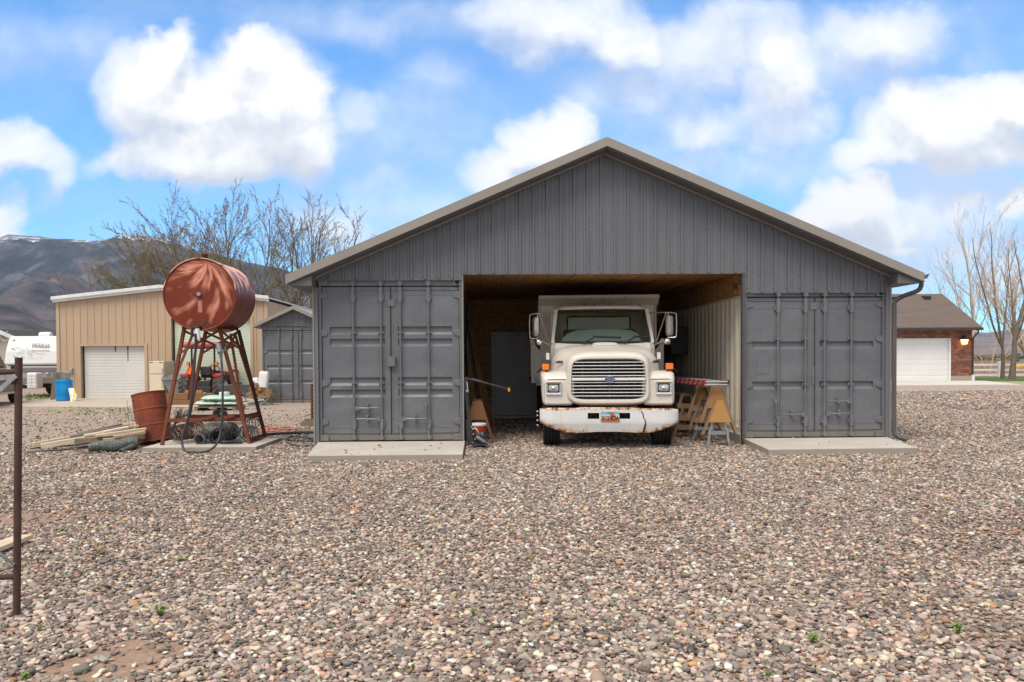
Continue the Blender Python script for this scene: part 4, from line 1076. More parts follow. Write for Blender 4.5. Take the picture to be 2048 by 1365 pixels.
for k in range(18):
    if k == 0: continue
    c = copy_tree(bk); c.location = (bp.x-.06+(k % 2)*.20, bp.y, .165+.087*(k//2))
m = MB(); m.box(.085, .10, -.008, -.003, .165, .96); m.box(.085, .10, -.008, .09, .955, .96)
tag(m.build('strap', pm('green_strap', (.10, .38, .20), None, 6, .5), None), 'pale green plastic strap around the brick stack', 'strap').location = (bp.x, bp.y, 0)

# ================================================================ foreground pipe gate
gp = G(33, 1235)
gate = T('pipe_gate', 'rusty brown pipe gate post with cross rails at the left edge of the view', 'gate', gp)
M['gate'] = rust('brown_rusty_pipe', (.085, .045, .036), (.065, .034, .028), (.04, .022, .02), 12)
mb = MB(gp); mb.tube([gp+Vector((0, 0, -.05)), P(37.5, 717, gp.y)], .0205, 16); mb.build('post', M['gate'], gate)
mb = MB(gp); mb.lathe([(.0, .0), (.0215, .0), (.0215, .004), (0, .004)], 16, Matrix.Translation(P(37.5, 717, gp.y))); mb.build('post_cap', M['rust_dark'], gate)
for y0, y1 in ((743, 748), (1153.5, 1154)):
    p, q = P(34, y0, gp.y), P(-300, y1+14, gp.y); mb = MB(gp); mb.tube([p, q], .0165, 14); mb.build('rail', M['gate'], gate)
mb = MB(gp); mb.bar(P(-60, 835, gp.y-.03), P(32, 752, gp.y-.03), .028, .01, (0, 1, 0)); mb.build('brace', M['steel'], gate, .003)
mb = MB(gp); mb.tube([P(-60, 1066, gp.y-.02), P(30, 1130, gp.y-.02)], .0095, 8); mb.build('brace', M['greysteel'], gate)
mb = MB(gp); mb.tube([P(-200, 745, gp.y), P(-200, 1235, gp.y)], .017, 12); mb.build('post', M['gate'], gate)
mb = MB(gp); mb.tube([P(24, 766, gp.y-.02), P(31, 766, gp.y-.02)], .010, 8); mb.build('brace_pin', M['rust_dark'], gate)
p, q = G(-110, 1150), G(50, 1088); p.z = .055; q.z = .06
m = MB(); m.bar(p, q, .14, .035); tag(m.build('plank', M['wood_new'], None, .003, p), 'pale plank on the gravel just behind the gate post', 'plank')

# ================================================================ sawhorses and ladder right of the truck
def sawhorse(loc, label, mat_end, mat_leg, h=.60, L=.95, wtop=.15, wbot=.34, gus=.36, group='wooden sawhorses', front=True):
    t = T('wooden_sawhorse', label, 'sawhorse', loc, 0, group)
    mb = MB(); mb.box(-.055, .055, .02, L-.02, h-.045, h); mb.build('beam', mat_leg, t, .004)
    for y in (.03, L-.03):
        for s in (-1, 1):
            mb = MB(); mb.bar((s*.065, y, h-.01), (s*(wbot/2+.09), y, 0), .035, .085, (0, 1, 0)); mb.build('leg', mat_leg, t, .003)
    for y, y2 in ((-.012, .012), (L-.012, L+.012)) if front else ():
        mb = MB(); mb.prism([(-wtop/2, y, h-.01), (wtop/2, y, h-.01), (wbot/2, y, h-gus), (-wbot/2, y, h-gus)], (0, y2-y, 0)); mb.build('gusset', mat_end, t, .002)
    for z, y in ((h*.30, L-.07), (h*.34, -.02), (h*.62, -.02)) if not front else ((h*.30, L-.07),):
        mb = MB(); mb.bar((-wbot/2-.01, y, z), (wbot/2+.01, y, z), .03, .09); mb.build('cross_slat', mat_leg, t, .003)
    return t
sx0 = P(1436, 800, 13.5).x
sawhorse((sx0-.01, 13.52, .41), 'plywood ended sawhorse with swirling grain, topmost of the stack beside the truck', M['ply'], M['wood_brown'], .60)
sawhorse((sx0+.03, 13.50, .215), 'bright yellow plywood ended sawhorse in the middle of the stack beside the truck', M['ply_light'], M['wood_brown'], .57, gus=.37, wbot=.38)
ms = T('metal_sawhorse', 'grey metal sawhorse under the two wooden ones beside the truck', 'sawhorse', (sx0+.02, 13.56, 0))
mb = MB(); mb.box(-.05, .05, 0, .9, .66, .71); mb.build('beam', M['steel'], ms, .004)
for y in (.02, .88):
    for s in (-1, 1):
        mb = MB(); mb.bar((s*.05, y, .68), (s*.19, y-.04 if y < .5 else y+.04, .0), .035, .03, (0, 1, 0)); mb.bar((s*.135, y-.028, .30), (s*.155, y-.03, .20), .045, .04, (0, 1, 0)); mb.build('leg', M['steel'], ms, .003)
    mb = MB(); mb.bar((-.175, y-.02, .235), (.175, y-.02, .235), .02, .065); mb.build('crossbar', M['steel'], ms, .003)
sawhorse((sx0-.12, 15.1, .22), 'weathered brown sawhorse, upper one of the rear pair against the cream wall', M['wood_brown'], M['wood_brown'], .60, front=False)
sawhorse((sx0-.12, 15.05, 0.0), 'weathered brown sawhorse, lower one of the rear pair against the cream wall', M['wood_brown'], M['wood_brown'], .60, front=False)
lad = T('extension_ladder', 'red fibreglass extension ladder with silver rungs lying on the sawhorses', 'ladder', (sx0-.02, 13.42, 1.012))
M['ladder_red'] = pm('red_fibreglass', (.30, .022, .02), (.22, .018, .018), 8, .45)
lx0 = P(1409, 765, 13.42).x-lad.location.x; lx1 = P(1456, 765, 13.42).x-lad.location.x
for z in (.0, .050):
    i_ = .02 if z else 0
    for x in (lx0+i_, lx1-i_):
        mb = MB(); s = 1 if x < 0 else -1
        mb.box(x-.004, x+.004, 0, 3.6, z, z+.046); mb.box(min(x, x+s*.03), max(x, x+s*.03), 0, 3.6, z, z+.006); mb.box(min(x, x+s*.03), max(x, x+s*.03), 0, 3.6, z+.040, z+.046)
        mb.build('rail', M['ladder_red'], lad)
    for k in range(12):
        mb = MB(); y = -.012+k*.3; mb.tube([(lx0+i_-.012, y, z+.023), (lx1-i_+.012, y, z+.023)], .021, 8); mb.build('rung', M['steel'], lad)
for x in (lx0, lx1):
    mb = MB(); mb.box(x-.018, x+.018, -.03, .03, .0, .105); mb.build('end_cap', M['black'] if x > 0 else M['ladder_red'], lad, .004)
# junk against the wall behind
m = MB(); m.tube(catmull([G(1380, 888), G(1392, 886)+Vector((0, 0, .15)), G(1405, 884)+Vector((.05, .4, .3)), G(1400, 884)+Vector((.1, .5, .02))], 6), .012, 6)
tag(m.build('grey_hose', M['greysteel'], None), 'thin grey hose looped behind the metal sawhorse legs', 'hose')

# ================================================================ things just inside the bay on the left
bx = P(935, 880, 13.7)
boom = T('boom_attachment', 'black steel boom implement with long arm and yellow tip standing by the left container', 'implement', (bx.x, 13.6, 0))
BO = boom.location; bo = lambda x, y, Y=13.6: P(x, y, Y)
mb = MB(BO); mb.bar(bo(941, 890), bo(938, 840), .10, .06, (0, 1, 0)); mb.bar(bo(938.5, 850), bo(931, 757), .055, .05, (0, 1, 0)); mb.build('mast', M['black'], boom, .004)
mb = MB(BO); mb.tube([bo(930, 757), bo(962, 764), bo(1015, 778.5)], [.024, .019, .016], 8)
mb.lathe([(.034, -.03), (.034, .03)], 12, Matrix.Translation(bo(934, 758)) @ Matrix.Rotation(PI/2, 4, 'X')); arm = mb.build('arm', M['black'], boom)
mb = MB(BO); mb.lathe([(.0, -.035), (.018, -.03), (.02, .0), (.014, .03), (0, .035)], 12, Matrix.Translation(bo(1018, 780))); mb.build('arm_tip', pm('yellow_plastic', (.75, .32, .01), None, 6, .4), arm)
for k in range(4):
    mb = MB(BO); c = bo(946+k*4.5, 758.5+k*1.1); mb.lathe([(.0, -.012), (.008, -.012), (.008, .012), (0, .012)], 8, Matrix.Translation(c)); mb.build('bolt', M['chrome'], arm)
mb = MB(BO)
ar = []
for k in range(9):
    a = math.radians(20+k*17.5); c = bo(961, 905)
    ar.append((c+Vector((-math.cos(a)*.19, 0, math.sin(a)*.14)), c+Vector((-math.cos(a)*.168, 0, math.sin(a)*.118))))
for y in (0,):
    outer = [a for a, b in ar]; inner = [b for a, b in ar]
    mb.prism(outer+inner[::-1], (0, .35, 0))
mb.build('curved_blade', M['greysteel'], boom)
mb = MB(BO); mb.box(bo(940, 0, 13.6).x-BO.x+BO.x, bo(968, 0, 13.6).x, 13.62, 13.75, .13, .21); mb.prism([bo(941, 886), bo(941, 852), bo(949, 856), bo(955, 880), bo(972, 884), bo(972, 888)], (0, .1, 0)); mb.build('base_plate', M['black'], boom, .004)
mb = MB(BO); mb.tube([bo(953, 874, 13.55), bo(970, 885, 13.5)], .032, 12); mb.tube([bo(970, 885, 13.5), bo(975, 888, 13.5)], .018, 8); mb.build('hydraulic_cylinder', M['greysteel'], boom)
mb = MB(BO); mb.tube(catmull([bo(945, 859, 13.52), bo(951, 857, 13.5), bo(955, 862, 13.5), bo(957, 866, 13.52)], 5), .009, 6); mb.build('hydraulic_hose', M['cream'], boom)
mb = MB(BO); mb.tube(catmull([bo(934, 764, 13.56), bo(935.5, 780, 13.54), bo(936, 786, 13.54)], 4), .010, 6); mb.build('hydraulic_hose', M['steel'], boom)
mb = MB(BO); mb.tube(catmull([bo(937, 786, 13.6), bo(946, 790, 13.7), bo(952, 803, 13.75), bo(940, 815, 13.6)], 6), .007, 6); mb.build('hydraulic_hose', M['hose'], boom)
for x, y in ((943, 854), (948, 852), (950, 878), (945, 885), (947, 868), (934, 782)):
    mb = MB(BO); mb.lathe([(0, -.03), (.016, -.03), (.016, .02), (0, .02)], 8, Matrix.Translation(bo(x, y, 13.54)) @ Matrix.Rotation(PI/2, 4, 'X')); mb.build('fitting', M['chrome'], boom)
sl = P(955, 825, 14.4)
sawhorse((sl.x, 14.35, .05), 'reddish board sawhorse behind the red bucket inside the bay', M['ply_red'], M['ply_red'], .70, .8, .16, .34, .33)
bk_ = G(953, 884); 
bu = T('plastic_bucket', 'orange red plastic bucket with white lid in front of the reddish sawhorse', 'bucket', (bk_.x+.01, 14.1, 0.0))
mb = MB(); mb.lathe([(0, .0), (.125, .0), (.15, .33), (.153, .33), (.153, .35), (.15, .36)], 32); mb.build('bucket_body', M['bucket'], bu)
mb = MB()
for z in (.27, .30): mb.lathe([(.147+(z-.27)*.05, z), (.156, z+.004), (.147+(z-.27)*.05, z+.012)], 32, None, True, False)
mb.build('bucket_rib', M['bucket'], bu, recalc=False)
mb = MB(); mb.lathe([(.16, .345), (.163, .36), (.163, .375), (.155, .383), (0, .383)], 32); mb.build('lid', M['white_plastic'], bu)
mb = MB()
for k in range(6):
    a0 = math.radians(-85+k*12); a1 = math.radians(-85+(k+1)*12)
    r0, r1 = .133, .149
    mb.add([(r0*math.cos(a0), r0*math.sin(a0), .07), (r0*math.cos(a1), r0*math.sin(a1), .07), (r1*math.cos(a1), r1*math.sin(a1), .24), (r1*math.cos(a0), r1*math.sin(a0), .24)], [(0, 1, 2, 3)])
t = NT('bucket_label_print'); v = t.coords(); tt = t.ramp(t.noise(v, 22, 3), [(.42, (.05, .11, .22)), (.5, (.05, .11, .22)), (.55, (.5, .42, .38)), (.65, (.45, .03, .02))], 'CONSTANT')
t.set(tt, .5); mb.build('label', t.mat, bu, recalc=False)
m = MB(); q = G(942, 882); m.bar((q.x-.02, 13.9, .05), (q.x+.09, 14.2, .05), .1, .08); tag(m.build('wood_block', M['wood_grey'], None, .004), 'small grey wood block on the gravel behind the boom implement', 'block')
# leaning boards
lb = [((942, 852), (931, 672), .04), ((951, 850), (934, 690), .06), ((958, 851), (938, 700), .05), ((966, 850), (941, 655), .04), ((973, 850), (945, 700), .06), ((980, 849), (951, 712), .05), ((988, 848), (956, 724), .06)]
for i, ((x0, y0), (x1, y1), w) in enumerate(lb):
    Yb = 17.2+.15*i; p = P(x0, y0, Yb); p.z = .02
    q = P(x1, y1, Yb+.5); q.x = max(q.x, XL1+.03)
    m = MB(); m.bar(p, q, w, .04, (0, 1, 0))
    tag(m.build('leaning_board', M['wood_z'], None, .003, p), 'long rough board leaning in the row against the left inside wall of the bay', 'board', 'boards leaning inside the bay')
for i, ((x0, y0), (x1, y1)) in enumerate((((960, 852), (934, 640)), ((970, 851), (939, 662)))):
    p = P(x0, y0, 16.6+.2*i); p.z = .02; q = P(x1, y1, 16.9+.2*i); q.x = max(q.x, XL1+.03)
    t_ = T('long_handled_tool', ['longer', 'shorter'][i]+' dark long handled tool leaning among the boards inside the bay', 'tool', p, 0, 'dark tools leaning inside the bay')
    mb = MB(p); mb.tube([p+(q-p)*.12, q], .016, 8); mb.build('handle', M['black'], t_)
    mb = MB(p); d_ = (q-p).normalized(); mb.prism([p+Vector((-.07, 0, .0)), p+Vector((.07, 0, 0)), p+d_*.26+Vector((.06, 0, 0)), p+d_*.26+Vector((-.06, 0, 0))], (0, .012, 0)); mb.build('blade', M['greysteel'], t_, .003)
# dim clutter on the right interior wall
m = MB(); m.box(XR0-.42, XR0-.06, 17.6, 19.6, 1.55, 2.15)
cb = m.build('wall_cabinet', M['black'], None, .01); tag(cb, 'dark cabinet hanging high on the cream wall behind the truck', 'cabinet')
m = MB(); m.box(XR0-.425, XR0-.421, 18.59, 18.61, 1.56, 2.14); m.build('door_gap', M['dark'], cb)
m = MB(); m.tube([(XR0-.43, 18.5, 1.7), (XR0-.43, 18.5, 1.85)], .012, 6); m.build('handle', pm('blue_handle', (.02, .10, .25), None, 5, .4), cb)
# ================================================================ tan steel building, far left
M['tan'] = pm('tan_steel_siding', (.46, .335, .225), (.42, .30, .20), 1.0, .5, stretch=(1, 1, .3))
M['white_trim'] = pm('white_trim', (.70, .70, .69), None, 2, .45)
YT = 32.0
tx0, tx1 = P(117, 700, YT).x, P(533, 700, YT).x; txc = (tx0+tx1)/2
tze = P(117, 603, YT).z
tb = T('steel_building', 'tan metal building with white roof edge, a white roll door and a pale green door', 'building', (txc, YT, 0))
TO = tb.location
def tz(x): return tze+.108*((tx1-tx0)/2-abs(x-txc))
d1 = (P(160, 700, YT).x, P(291, 700, YT).x, P(225, 690, YT).z); d2 = (P(342, 700, YT).x, P(503, 700, YT).x, P(420, 634, YT).z)
def ribs2(mb, x0, x1, zb, zt, y):
    n = int((x1-x0)/.268); xs = [(x0, 0)]
    k = math.floor((x0-tx0)/.268)
    while tx0+k*.268 < x1:
        c = tx0+k*.268
        for dx, d in ((0, 0), (.012, .02), (.04, .02), (.055, 0)):
            if x0 < c+dx < x1: xs.append((c+dx, d))
        k += 1
    xs.append((x1, 0)); xs.append((txc, 0)) if x0 < txc < x1 else None; xs.sort()
    for (a, da), (b, db) in zip(xs[:-1], xs[1:]):
        if b-a > 1e-5: mb.add([(a, y-da, zb), (b, y-db, zb), (b, y-db, zt(b)), (a, y-da, zt(a))], [(0, 1, 2, 3)])
mb = MB(TO)
ribs2(mb, tx0, d1[0], 0, tz, YT); ribs2(mb, d1[0], d1[1], d1[2], tz, YT); ribs2(mb, d1[1], d2[0], 0, tz, YT); ribs2(mb, d2[0], d2[1], d2[2], tz, YT); ribs2(mb, d2[1], tx1, 0, tz, YT)
mb.build('front_wall', M['tan'], tb, recalc=False)
mb = MB(TO); y = YT; prev = None; pts = []
while y < YT+15:
    for dy, d in ((0, 0), (.012, .02), (.04, .02), (.055, 0)): pts.append((y+dy, d))
    y += .268
for (ya, a), (yb, b) in zip(pts[:-1], pts[1:]): mb.add([(tx1+a, ya, 0), (tx1+b, yb, 0), (tx1+b, yb, tze), (tx1+a, ya, tze)], [(0, 1, 2, 3)])
mb.build('side_wall', M['tan'], tb, recalc=False)
mb = MB(TO); mb.box(tx0-.01, tx0+.02, YT+.02, YT+15, 0, tze); mb.build('side_wall', M['tan'], tb)
mb = MB(TO); mb.box(tx0, tx1, YT+14.95, YT+15, 0, tze); mb.build('rear_wall', M['tan'], tb)
for s in (-1, 1):
    hw = (tx1-tx0)/2+.12
    mb = MB(TO); mb.prism([(txc, YT-.2, tz(txc)+.13), (txc+s*hw, YT-.2, tze+.12), (txc+s*hw, YT-.2, tze+.08), (txc, YT-.2, tz(txc)+.09)], (0, 15.4, 0)); mb.build('roof_panel', M['white_trim'], tb)
    mb = MB(TO); mb.prism([(txc, YT-.24, tz(txc)+.17), (txc+s*(hw+.03), YT-.24, tze+.16), (txc+s*(hw+.03), YT-.24, tze+.03), (txc, YT-.24, tz(txc)+.04)], (0, .05, 0))
    mb.prism([(txc, YT-.19, tz(txc)+.05), (txc+s*hw, YT-.19, tze+.04), (txc+s*hw, YT-.19, tze-.05), (txc, YT-.19, tz(txc)-.04)], (0, .185, 0)); mb.build('rake_trim', M['white_trim'], tb, .01)
    mb = MB(TO); x = tx0 if s < 0 else tx1; mb.box(x-.06, x+.06, YT-.035, YT+.03, 0, tze-.02); mb.build('corner_trim', M['tan'], tb)
def rolldoor(name, x0, x1, z1, mat, y, n, par, off):
    m = MB(off); dz = z1/n; pr = []
    for k in range(n):
        z = k*dz; pr += [(z, .012), (z+dz*.12, 0), (z+dz*.88, 0), (z+dz*.999, .012)]
    for (za, a), (zb, b) in zip(pr[:-1], pr[1:]): m.add([(x0, y+a, za), (x1, y+a, za), (x1, y+b, zb), (x0, y+b, zb)], [(0, 1, 2, 3)])
    return m.build(name, mat, par, recalc=False)
M['door_white'] = pm('white_door_enamel', (.62, .61, .58), (.57, .56, .53), 1.2, .45, stretch=(1, 1, .3))
M['door_mint'] = pm('pale_green_door_enamel', (.56, .63, .50), (.52, .59, .47), 1.2, .45)
for nm, d, mt, n in (('roll_door', d1, 'door_white', 18), ('roll_door', d2, 'door_mint', 26)):
    dr = rolldoor(nm, d[0]+.1, d[1]-.0, d[2]-.05, M[mt], YT+.14, n, tb, TO)
    mb = MB(TO); mb.box(d[0]-.08, d[0]+.03, YT-.035, YT+.2, 0, d[2]+.05); mb.box(d[1]-.03, d[1]+.08, YT-.035, YT+.2, 0, d[2]+.05); mb.box(d[0]+.03, d[1]-.03, YT-.034, YT+.2, d[2]-.05, d[2]+.05); mb.build('door_frame', M['tan'], dr)
for x, z1 in ((P(217, 0, YT).x, 12), (P(242, 0, YT).x, 31)):
    mb = MB(TO); zt_ = d1[2]-.06
    mb.add([(x-.035, YT+.13, zt_), (x+.035, YT+.13, zt_), (x+.02, YT+.13, zt_-.14), (x+.012, YT+.13, zt_-z1*.019), (x-.012, YT+.13, zt_-z1*.019), (x-.02, YT+.13, zt_-.14)], [(0, 1, 2, 3, 4, 5)])
    mb.build('rust_streak', pm('dark_rust_streak', (.10, .07, .05), None, 20, .8), tb, recalc=False)
mb = MB(TO); q = P(143, 741, YT); mb.box(q.x-.06, q.x+.07, YT-.10, YT-.021, q.z-.11, q.z+.08); mb.build('meter_box', M['steel'], tb, .01)
# apron
def sheet(name, pts, z, mat, kind='structure'):
    m = MB(); m.add([(x, y, z) for x, y in pts], [tuple(range(len(pts)))]); o = m.build(name, mat); return tag(o, kind=kind)
M['apron'] = pm('sandy_concrete', (.46, .39, .31), (.40, .335, .265), .8, .9, bump=.15, bsc=30)
m = MB(); m.prism([(x, y, -.02) for x, y in [(G(18, 815).x, G(18, 815).y), (G(340, 817).x-.2, G(340, 817).y), (-7.7, 26.6), (-7.7, 32.3), (tx0-.6, 32.3), (G(60, 802).x, G(60, 802).y)]], (0, 0, .05))
tag(m.build('concrete_apron', M['apron']), kind='structure')
# ---- fridge
fq = G(307, 798); fq.y = 30.6; fx0, fx1 = P(286, 0, 30.6).x, P(318, 0, 30.6).x
fr = T('refrigerator', 'cream coloured two door refrigerator standing outside the tan building', 'refrigerator', ((fx0+fx1)/2, 30.6, .03), math.radians(-12))
w = (fx1-fx0)/2; H = 1.42
mb = MB(); mb.box(-w, w, .07, .72, .03, H); mb.build('cabinet', M['cream'], fr, .015)
mb = MB(); mb.box(-w, w, .0, .065, .06, H*.655); mb.build('door', M['cream'], fr, .015)
mb = MB(); mb.box(-w, w, .0, .065, H*.67, H-.005); mb.build('freezer_door', M['cream'], fr, .015)
for z0, z1 in ((.45, .9), (1.0, 1.15)):
    mb = MB(); mb.tube([(w-.03, 0, z0), (w-.03, -.04, z0+.03), (w-.03, -.04, z1-.03), (w-.03, 0, z1)], .012, 6); mb.build('handle', M['steel'], fr)
for x in (-w+.1, w-.1):
    mb = MB(); mb.box(x-.07, x+.06, -.006, .0, H-.06, H-.035); mb.build('nameplate', M['black'], fr)
mb = MB(); mb.box(-w+.01, w-.01, .03, .7, 0, .05); mb.build('kick_grille', M['black'], fr)
# ---- blue barrel, tub, bag, boards
bq = G(129, 802, .03); bb = T('plastic_barrel', 'bright blue plastic barrel with a galvanised tub on top by the tan building', 'barrel', (bq.x, bq.y, .03))
mb = MB(); mb.lathe([(.25, 0), (.275, .02), (.285, .1), (.27, .14), (.285, .2), (.287, .55), (.27, .60), (.285, .66), (.28, .74), (.22, .77)], 32); mb.build('barrel_body', M['blue'], bb)
tub = MB(); tub.lathe([(.22, .0), (.285, .26), (.295, .265), (.285, .27), (.275, .255), (.21, .02)], 32, None, True, False); o = tub.build('tub', M['steel'], None, recalc=False); o.location = (bq.x-.02, bq.y, .80)
tag(o, 'galvanised metal tub sitting on top of the blue barrel', 'tub')
g_ = G(147, 803, .03)
m = MB()
rings = []
for k in range(9):
    t = k/8; z = t*.47; wd = .13*(1-.25*abs(t-.45)); th = .08*(1-t*.8)+.012
    rings.append([Vector((math.cos(a)*wd-.10*t+.02*math.sin(t*5), math.sin(a)*th+.12*t, z)) for a in [2*PI*i/16 for i in range(16)]])
m.loft(rings, True, True)
t = NT('feed_bag_print'); v = t.coords(); s = t.sep(v)
n = t.noise(v, 9, 2); yb = t.ramp(t.math('ADD', t.math('MULTIPLY', s[0], 3.2), t.math('MULTIPLY', n, .35)), [(.02, (.72, .71, .68)), (.10, (.70, .52, .05)), (.28, (.68, .48, .04)), (.36, (.72, .71, .68))], 'CONSTANT')
t.set(t.mix(t.ramp(t.noise(v, 17, 2), [(.62, 0.), (.65, 1.)]), yb, (.06, .06, .05)), .5); t.bump(n, .5, .03)
o = m.build('feed_bag', t.mat); o.location = (g_.x, g_.y, .03); tag(o, 'slumped white and yellow feed bag leaning by the blue barrel', 'bag')
for i, (x0, x1, z1) in enumerate(((103, 109, 748), (107, 110.5, 756))):
    p, q = G(x0, 801, .0), P(x1, z1, 31.3); m = MB(); m.bar(p, q, .10, .03, (0, 1, 0)); tag(m.build('leaning_plank', M['wood_grey'], None, .003, p), ['tall weathered plank leaning left of the blue barrel', 'shorter plank leaning directly against the blue barrel'][i], 'plank')
# ---- travel trailer
YR = 34.0
rx0, rx1 = P(7, 700, YR).x, P(118, 700, YR).x
M['rv'] = pm('white_trailer_gelcoat', (.64, .64, .63), (.60, .60, .59), 1, .4)
M['rv_grey'] = pm('grey_trailer_gelcoat', (.50, .50, .50), None, 1, .4)
rv = T('travel_trailer', 'white travel trailer with a cat drawing on its nose, behind the pickup truck', 'trailer', ((rx0+rx1)/2, YR, 0))
RO = rv.location
def pz(y_): return P(60, y_, YR).z
zt_, zb_, zm = pz(672), pz(768), pz(734)
prof = [(.25, zm+.02), (.0, zm+.10), (.12, (zm+zt_)/2), (.32, zt_-.18), (.5, zt_), (6, zt_+.06), (6, zm+.02)]
hw = (rx1-rx0)/2
mb = MB(M=Matrix()); rings = [[Vector((x, y, z)) for y, z in prof] for x in (-hw, hw)]
mb.prism([Vector((-hw, y, z)) for y, z in prof], (2*hw, 0, 0)); mb.build('upper_body', M['rv'], rv, .06, seg=3)
mb = MB(); prof2 = [(.0, zm+.02), (.10, zb_+.25), (.25, zb_), (6, zb_), (6, zm+.02)]
mb.prism([Vector((-hw+.01, y, z)) for y, z in prof2], (2*hw-.02, 0, 0)); mb.build('lower_body', M['rv_grey'], rv, .02)
for y_ in (737.5, 742.5):
    z = pz(y_); mb = MB(); mb.box(-hw*.35, hw*.93, -.02 if y_ < 740 else .0, .08, z-.014, z+.014); mb.build('stripe', pm('mauve_stripe', (.18, .14, .15), None, 3, .5) if y_ < 740 else bpy.data.materials['mauve_stripe'], rv)
for x in (P(19, 680, YR).x-RO.x, P(112, 678, YR).x-RO.x):
    z = pz(680); mb = MB(); mb.box(x-.045, x+.045, .29, .38, z-.02, z+.02); mb.build('marker_light', M['orange_lens'], rv, .005)
q = P(94, 747, YR); mb = MB(); mb.loft([sring(-.02, q.x-RO.x, q.z, .07, .03, 3, 20), sring(.10, q.x-RO.x, q.z, .08, .035, 3, 20)], True, True); mb.build('side_lamp', M['cream'], rv)
mb = MB(); mb.tube([(-.1, .9, zt_+.03), (.35, .9, zt_+.03)], [.15, .15], 12); mb.build('roof_vent', M['rv'], rv)
# nose lettering and drawing
zc = (zm+zt_)/2
def npt(zx, zy):      # point on the sloped nose for zoom coordinates
    q = P(zx/7.59, 640+zy/7.59, YR); z = q.z
    f = (z-(zm+.10))/(zt_-.18-(zm+.10))
    return Vector((q.x-RO.x, .0+.32*max(0, min(1, f))-.085, z))
M['line'] = pm('grey_line_drawing', (.22, .21, .21), (.33, .31, .30), 9, .6)
c = npt(575, 393); n_ang = math.radians(90-9)
text('lettering', 'Wildcat', .27, M['black'], rv, Matrix.Translation(c) @ Matrix.Rotation(n_ang, 4, 'X'), .3, .003, .86, -.0015)
M['line'] = pm('grey_line_drawing', (.22, .21, .21), (.33, .31, .30), 9, .6)
M['lineb'] = pm('blue_grey_line', (.12, .15, .19), None, 9, .6)
for pts, mt in (([(135, 420), (165, 440), (200, 405), (250, 425), (300, 440), (330, 455)], 'line'), ([(140, 437), (175, 440), (205, 450)], 'lineb'), ([(240, 525), (290, 480), (330, 460), (350, 470), (385, 425), (400, 450)], 'line'),
                ([(190, 540), (215, 560), (300, 580), (360, 560)], 'lineb'), ([(395, 450), (390, 440), (410, 455), (450, 455), (472, 440), (478, 470), (470, 510), (435, 530), (400, 505), (392, 470)], 'line'),
                ([(410, 475), (425, 480)], 'lineb'), ([(448, 480), (463, 475)], 'lineb'), ([(425, 500), (437, 507), (448, 500)], 'line'), ([(395, 560), (430, 590), (465, 560), (470, 520)], 'line'), ([(480, 470), (530, 460), (600, 466), (660, 460), (740, 470)], 'lineb'),
                ([(500, 495), (560, 510), (640, 515), (675, 500)], 'line'), ([(470, 580), (520, 585), (590, 570), (645, 566)], 'line'), ([(280, 500), (320, 515), (350, 500)], 'line')):
    mb = MB(); mb.tube([npt(*p_) for p_ in pts], .006 if mt == 'line' else .010, 4); mb.build('drawing_line', M[mt], rv)
pq = P(63, 762, 33.2)
mb = MB(); mb.M = Matrix.Translation((pq.x-RO.x, 33.2-YR, 0)); z0_, z1_ = P(63, 778, 33.2).z, P(63, 746, 33.2).z
mb.box(-.20, .20, 0, .5, z0_, z1_); pc = mb.build('propane_cover', M['white_plastic'], rv, .06, seg=3)
mb = MB(); mb.M = Matrix.Translation((pq.x-RO.x, 33.2-YR, 0))
for z in np.linspace(z0_+.12, z1_-.12, 4): mb.box(-.202, .202, -.008, .02, z-.008, z+.008)
mb.box(-.01, .01, -.006, .0, z0_+.1, z1_-.1)
mb.build('cover_groove', M['rv_grey'], pc)
mb = MB(); mb.box(-hw*.2, hw*.95, .35, 5.9, zb_-.17, zb_-.01); mb.bar((-.5, .3, zb_-.1), (-.3, -1.6, zb_-.1), .1, .14); mb.bar((.4, .3, zb_-.1), (-.25, -1.6, zb_-.1), .1, .14); mb.build('chassis', M['black'], rv)
for x in (.35, -.75):
    mb = MB(); mb.lathe([(.2, -.1), (.34, -.1), (.36, -.06), (.36, .06), (.34, .1), (.2, .1)], 24, Matrix.Translation((x, 3.0 if x < 0 else 2.2, .36)) @ Matrix.Rotation(PI/2, 4, 'Y')); mb.build('wheel', M['rubber'], rv)
# ---- pickup truck
YP = 28.4
px1 = P(56, 760, YP).x
pka = math.radians(104)
pk = T('pickup_truck', 'white and tan pickup truck cut off by the left edge of the view', 'pickup truck', (-16.02, 27.88, 0), pka)
M['pk_white'] = pm('silver_white_car_paint', (.62, .61, .60), None, 1, .3, .1)
M['pk_tan'] = pm('tan_car_paint', (.20, .165, .13), None, 1, .35, .2)
f = 2.6
top = [(f-.02, .80), (f, .98), (f-.06, 1.10), (f-.35, 1.16), (f-1.2, 1.22), (f-1.25, 1.20), (-2.6, 1.20), (-2.6, .80)]
arch_ = lambda cx: [(cx-.46*math.cos(a), .42+.46*math.sin(a)) for a in [PI*k/10 for k in range(11)]][::-1]
mb = MB(); mb.prism([(x, 0, z) for x, z in top], (0, 1.85, 0)); mb.build('upper_body', M['pk_white'], pk, .05, seg=3)
cxw = f-.62
low = [(f-.02, .79), (f+.02, .50)]+[(cxw+.46, .42)]+[(cxw+.46*math.cos(a), .42+.40*math.sin(a)) for a in [PI*k/10 for k in range(1, 10)]]+[(cxw-.46, .42), (-1.2, .42), (-2.6, .45), (-2.6, .79)]
mb = MB(); mb.prism([(x, -.01, z) for x, z in low], (0, 1.87, 0)); mb.build('lower_body', M['pk_tan'], pk, .015)
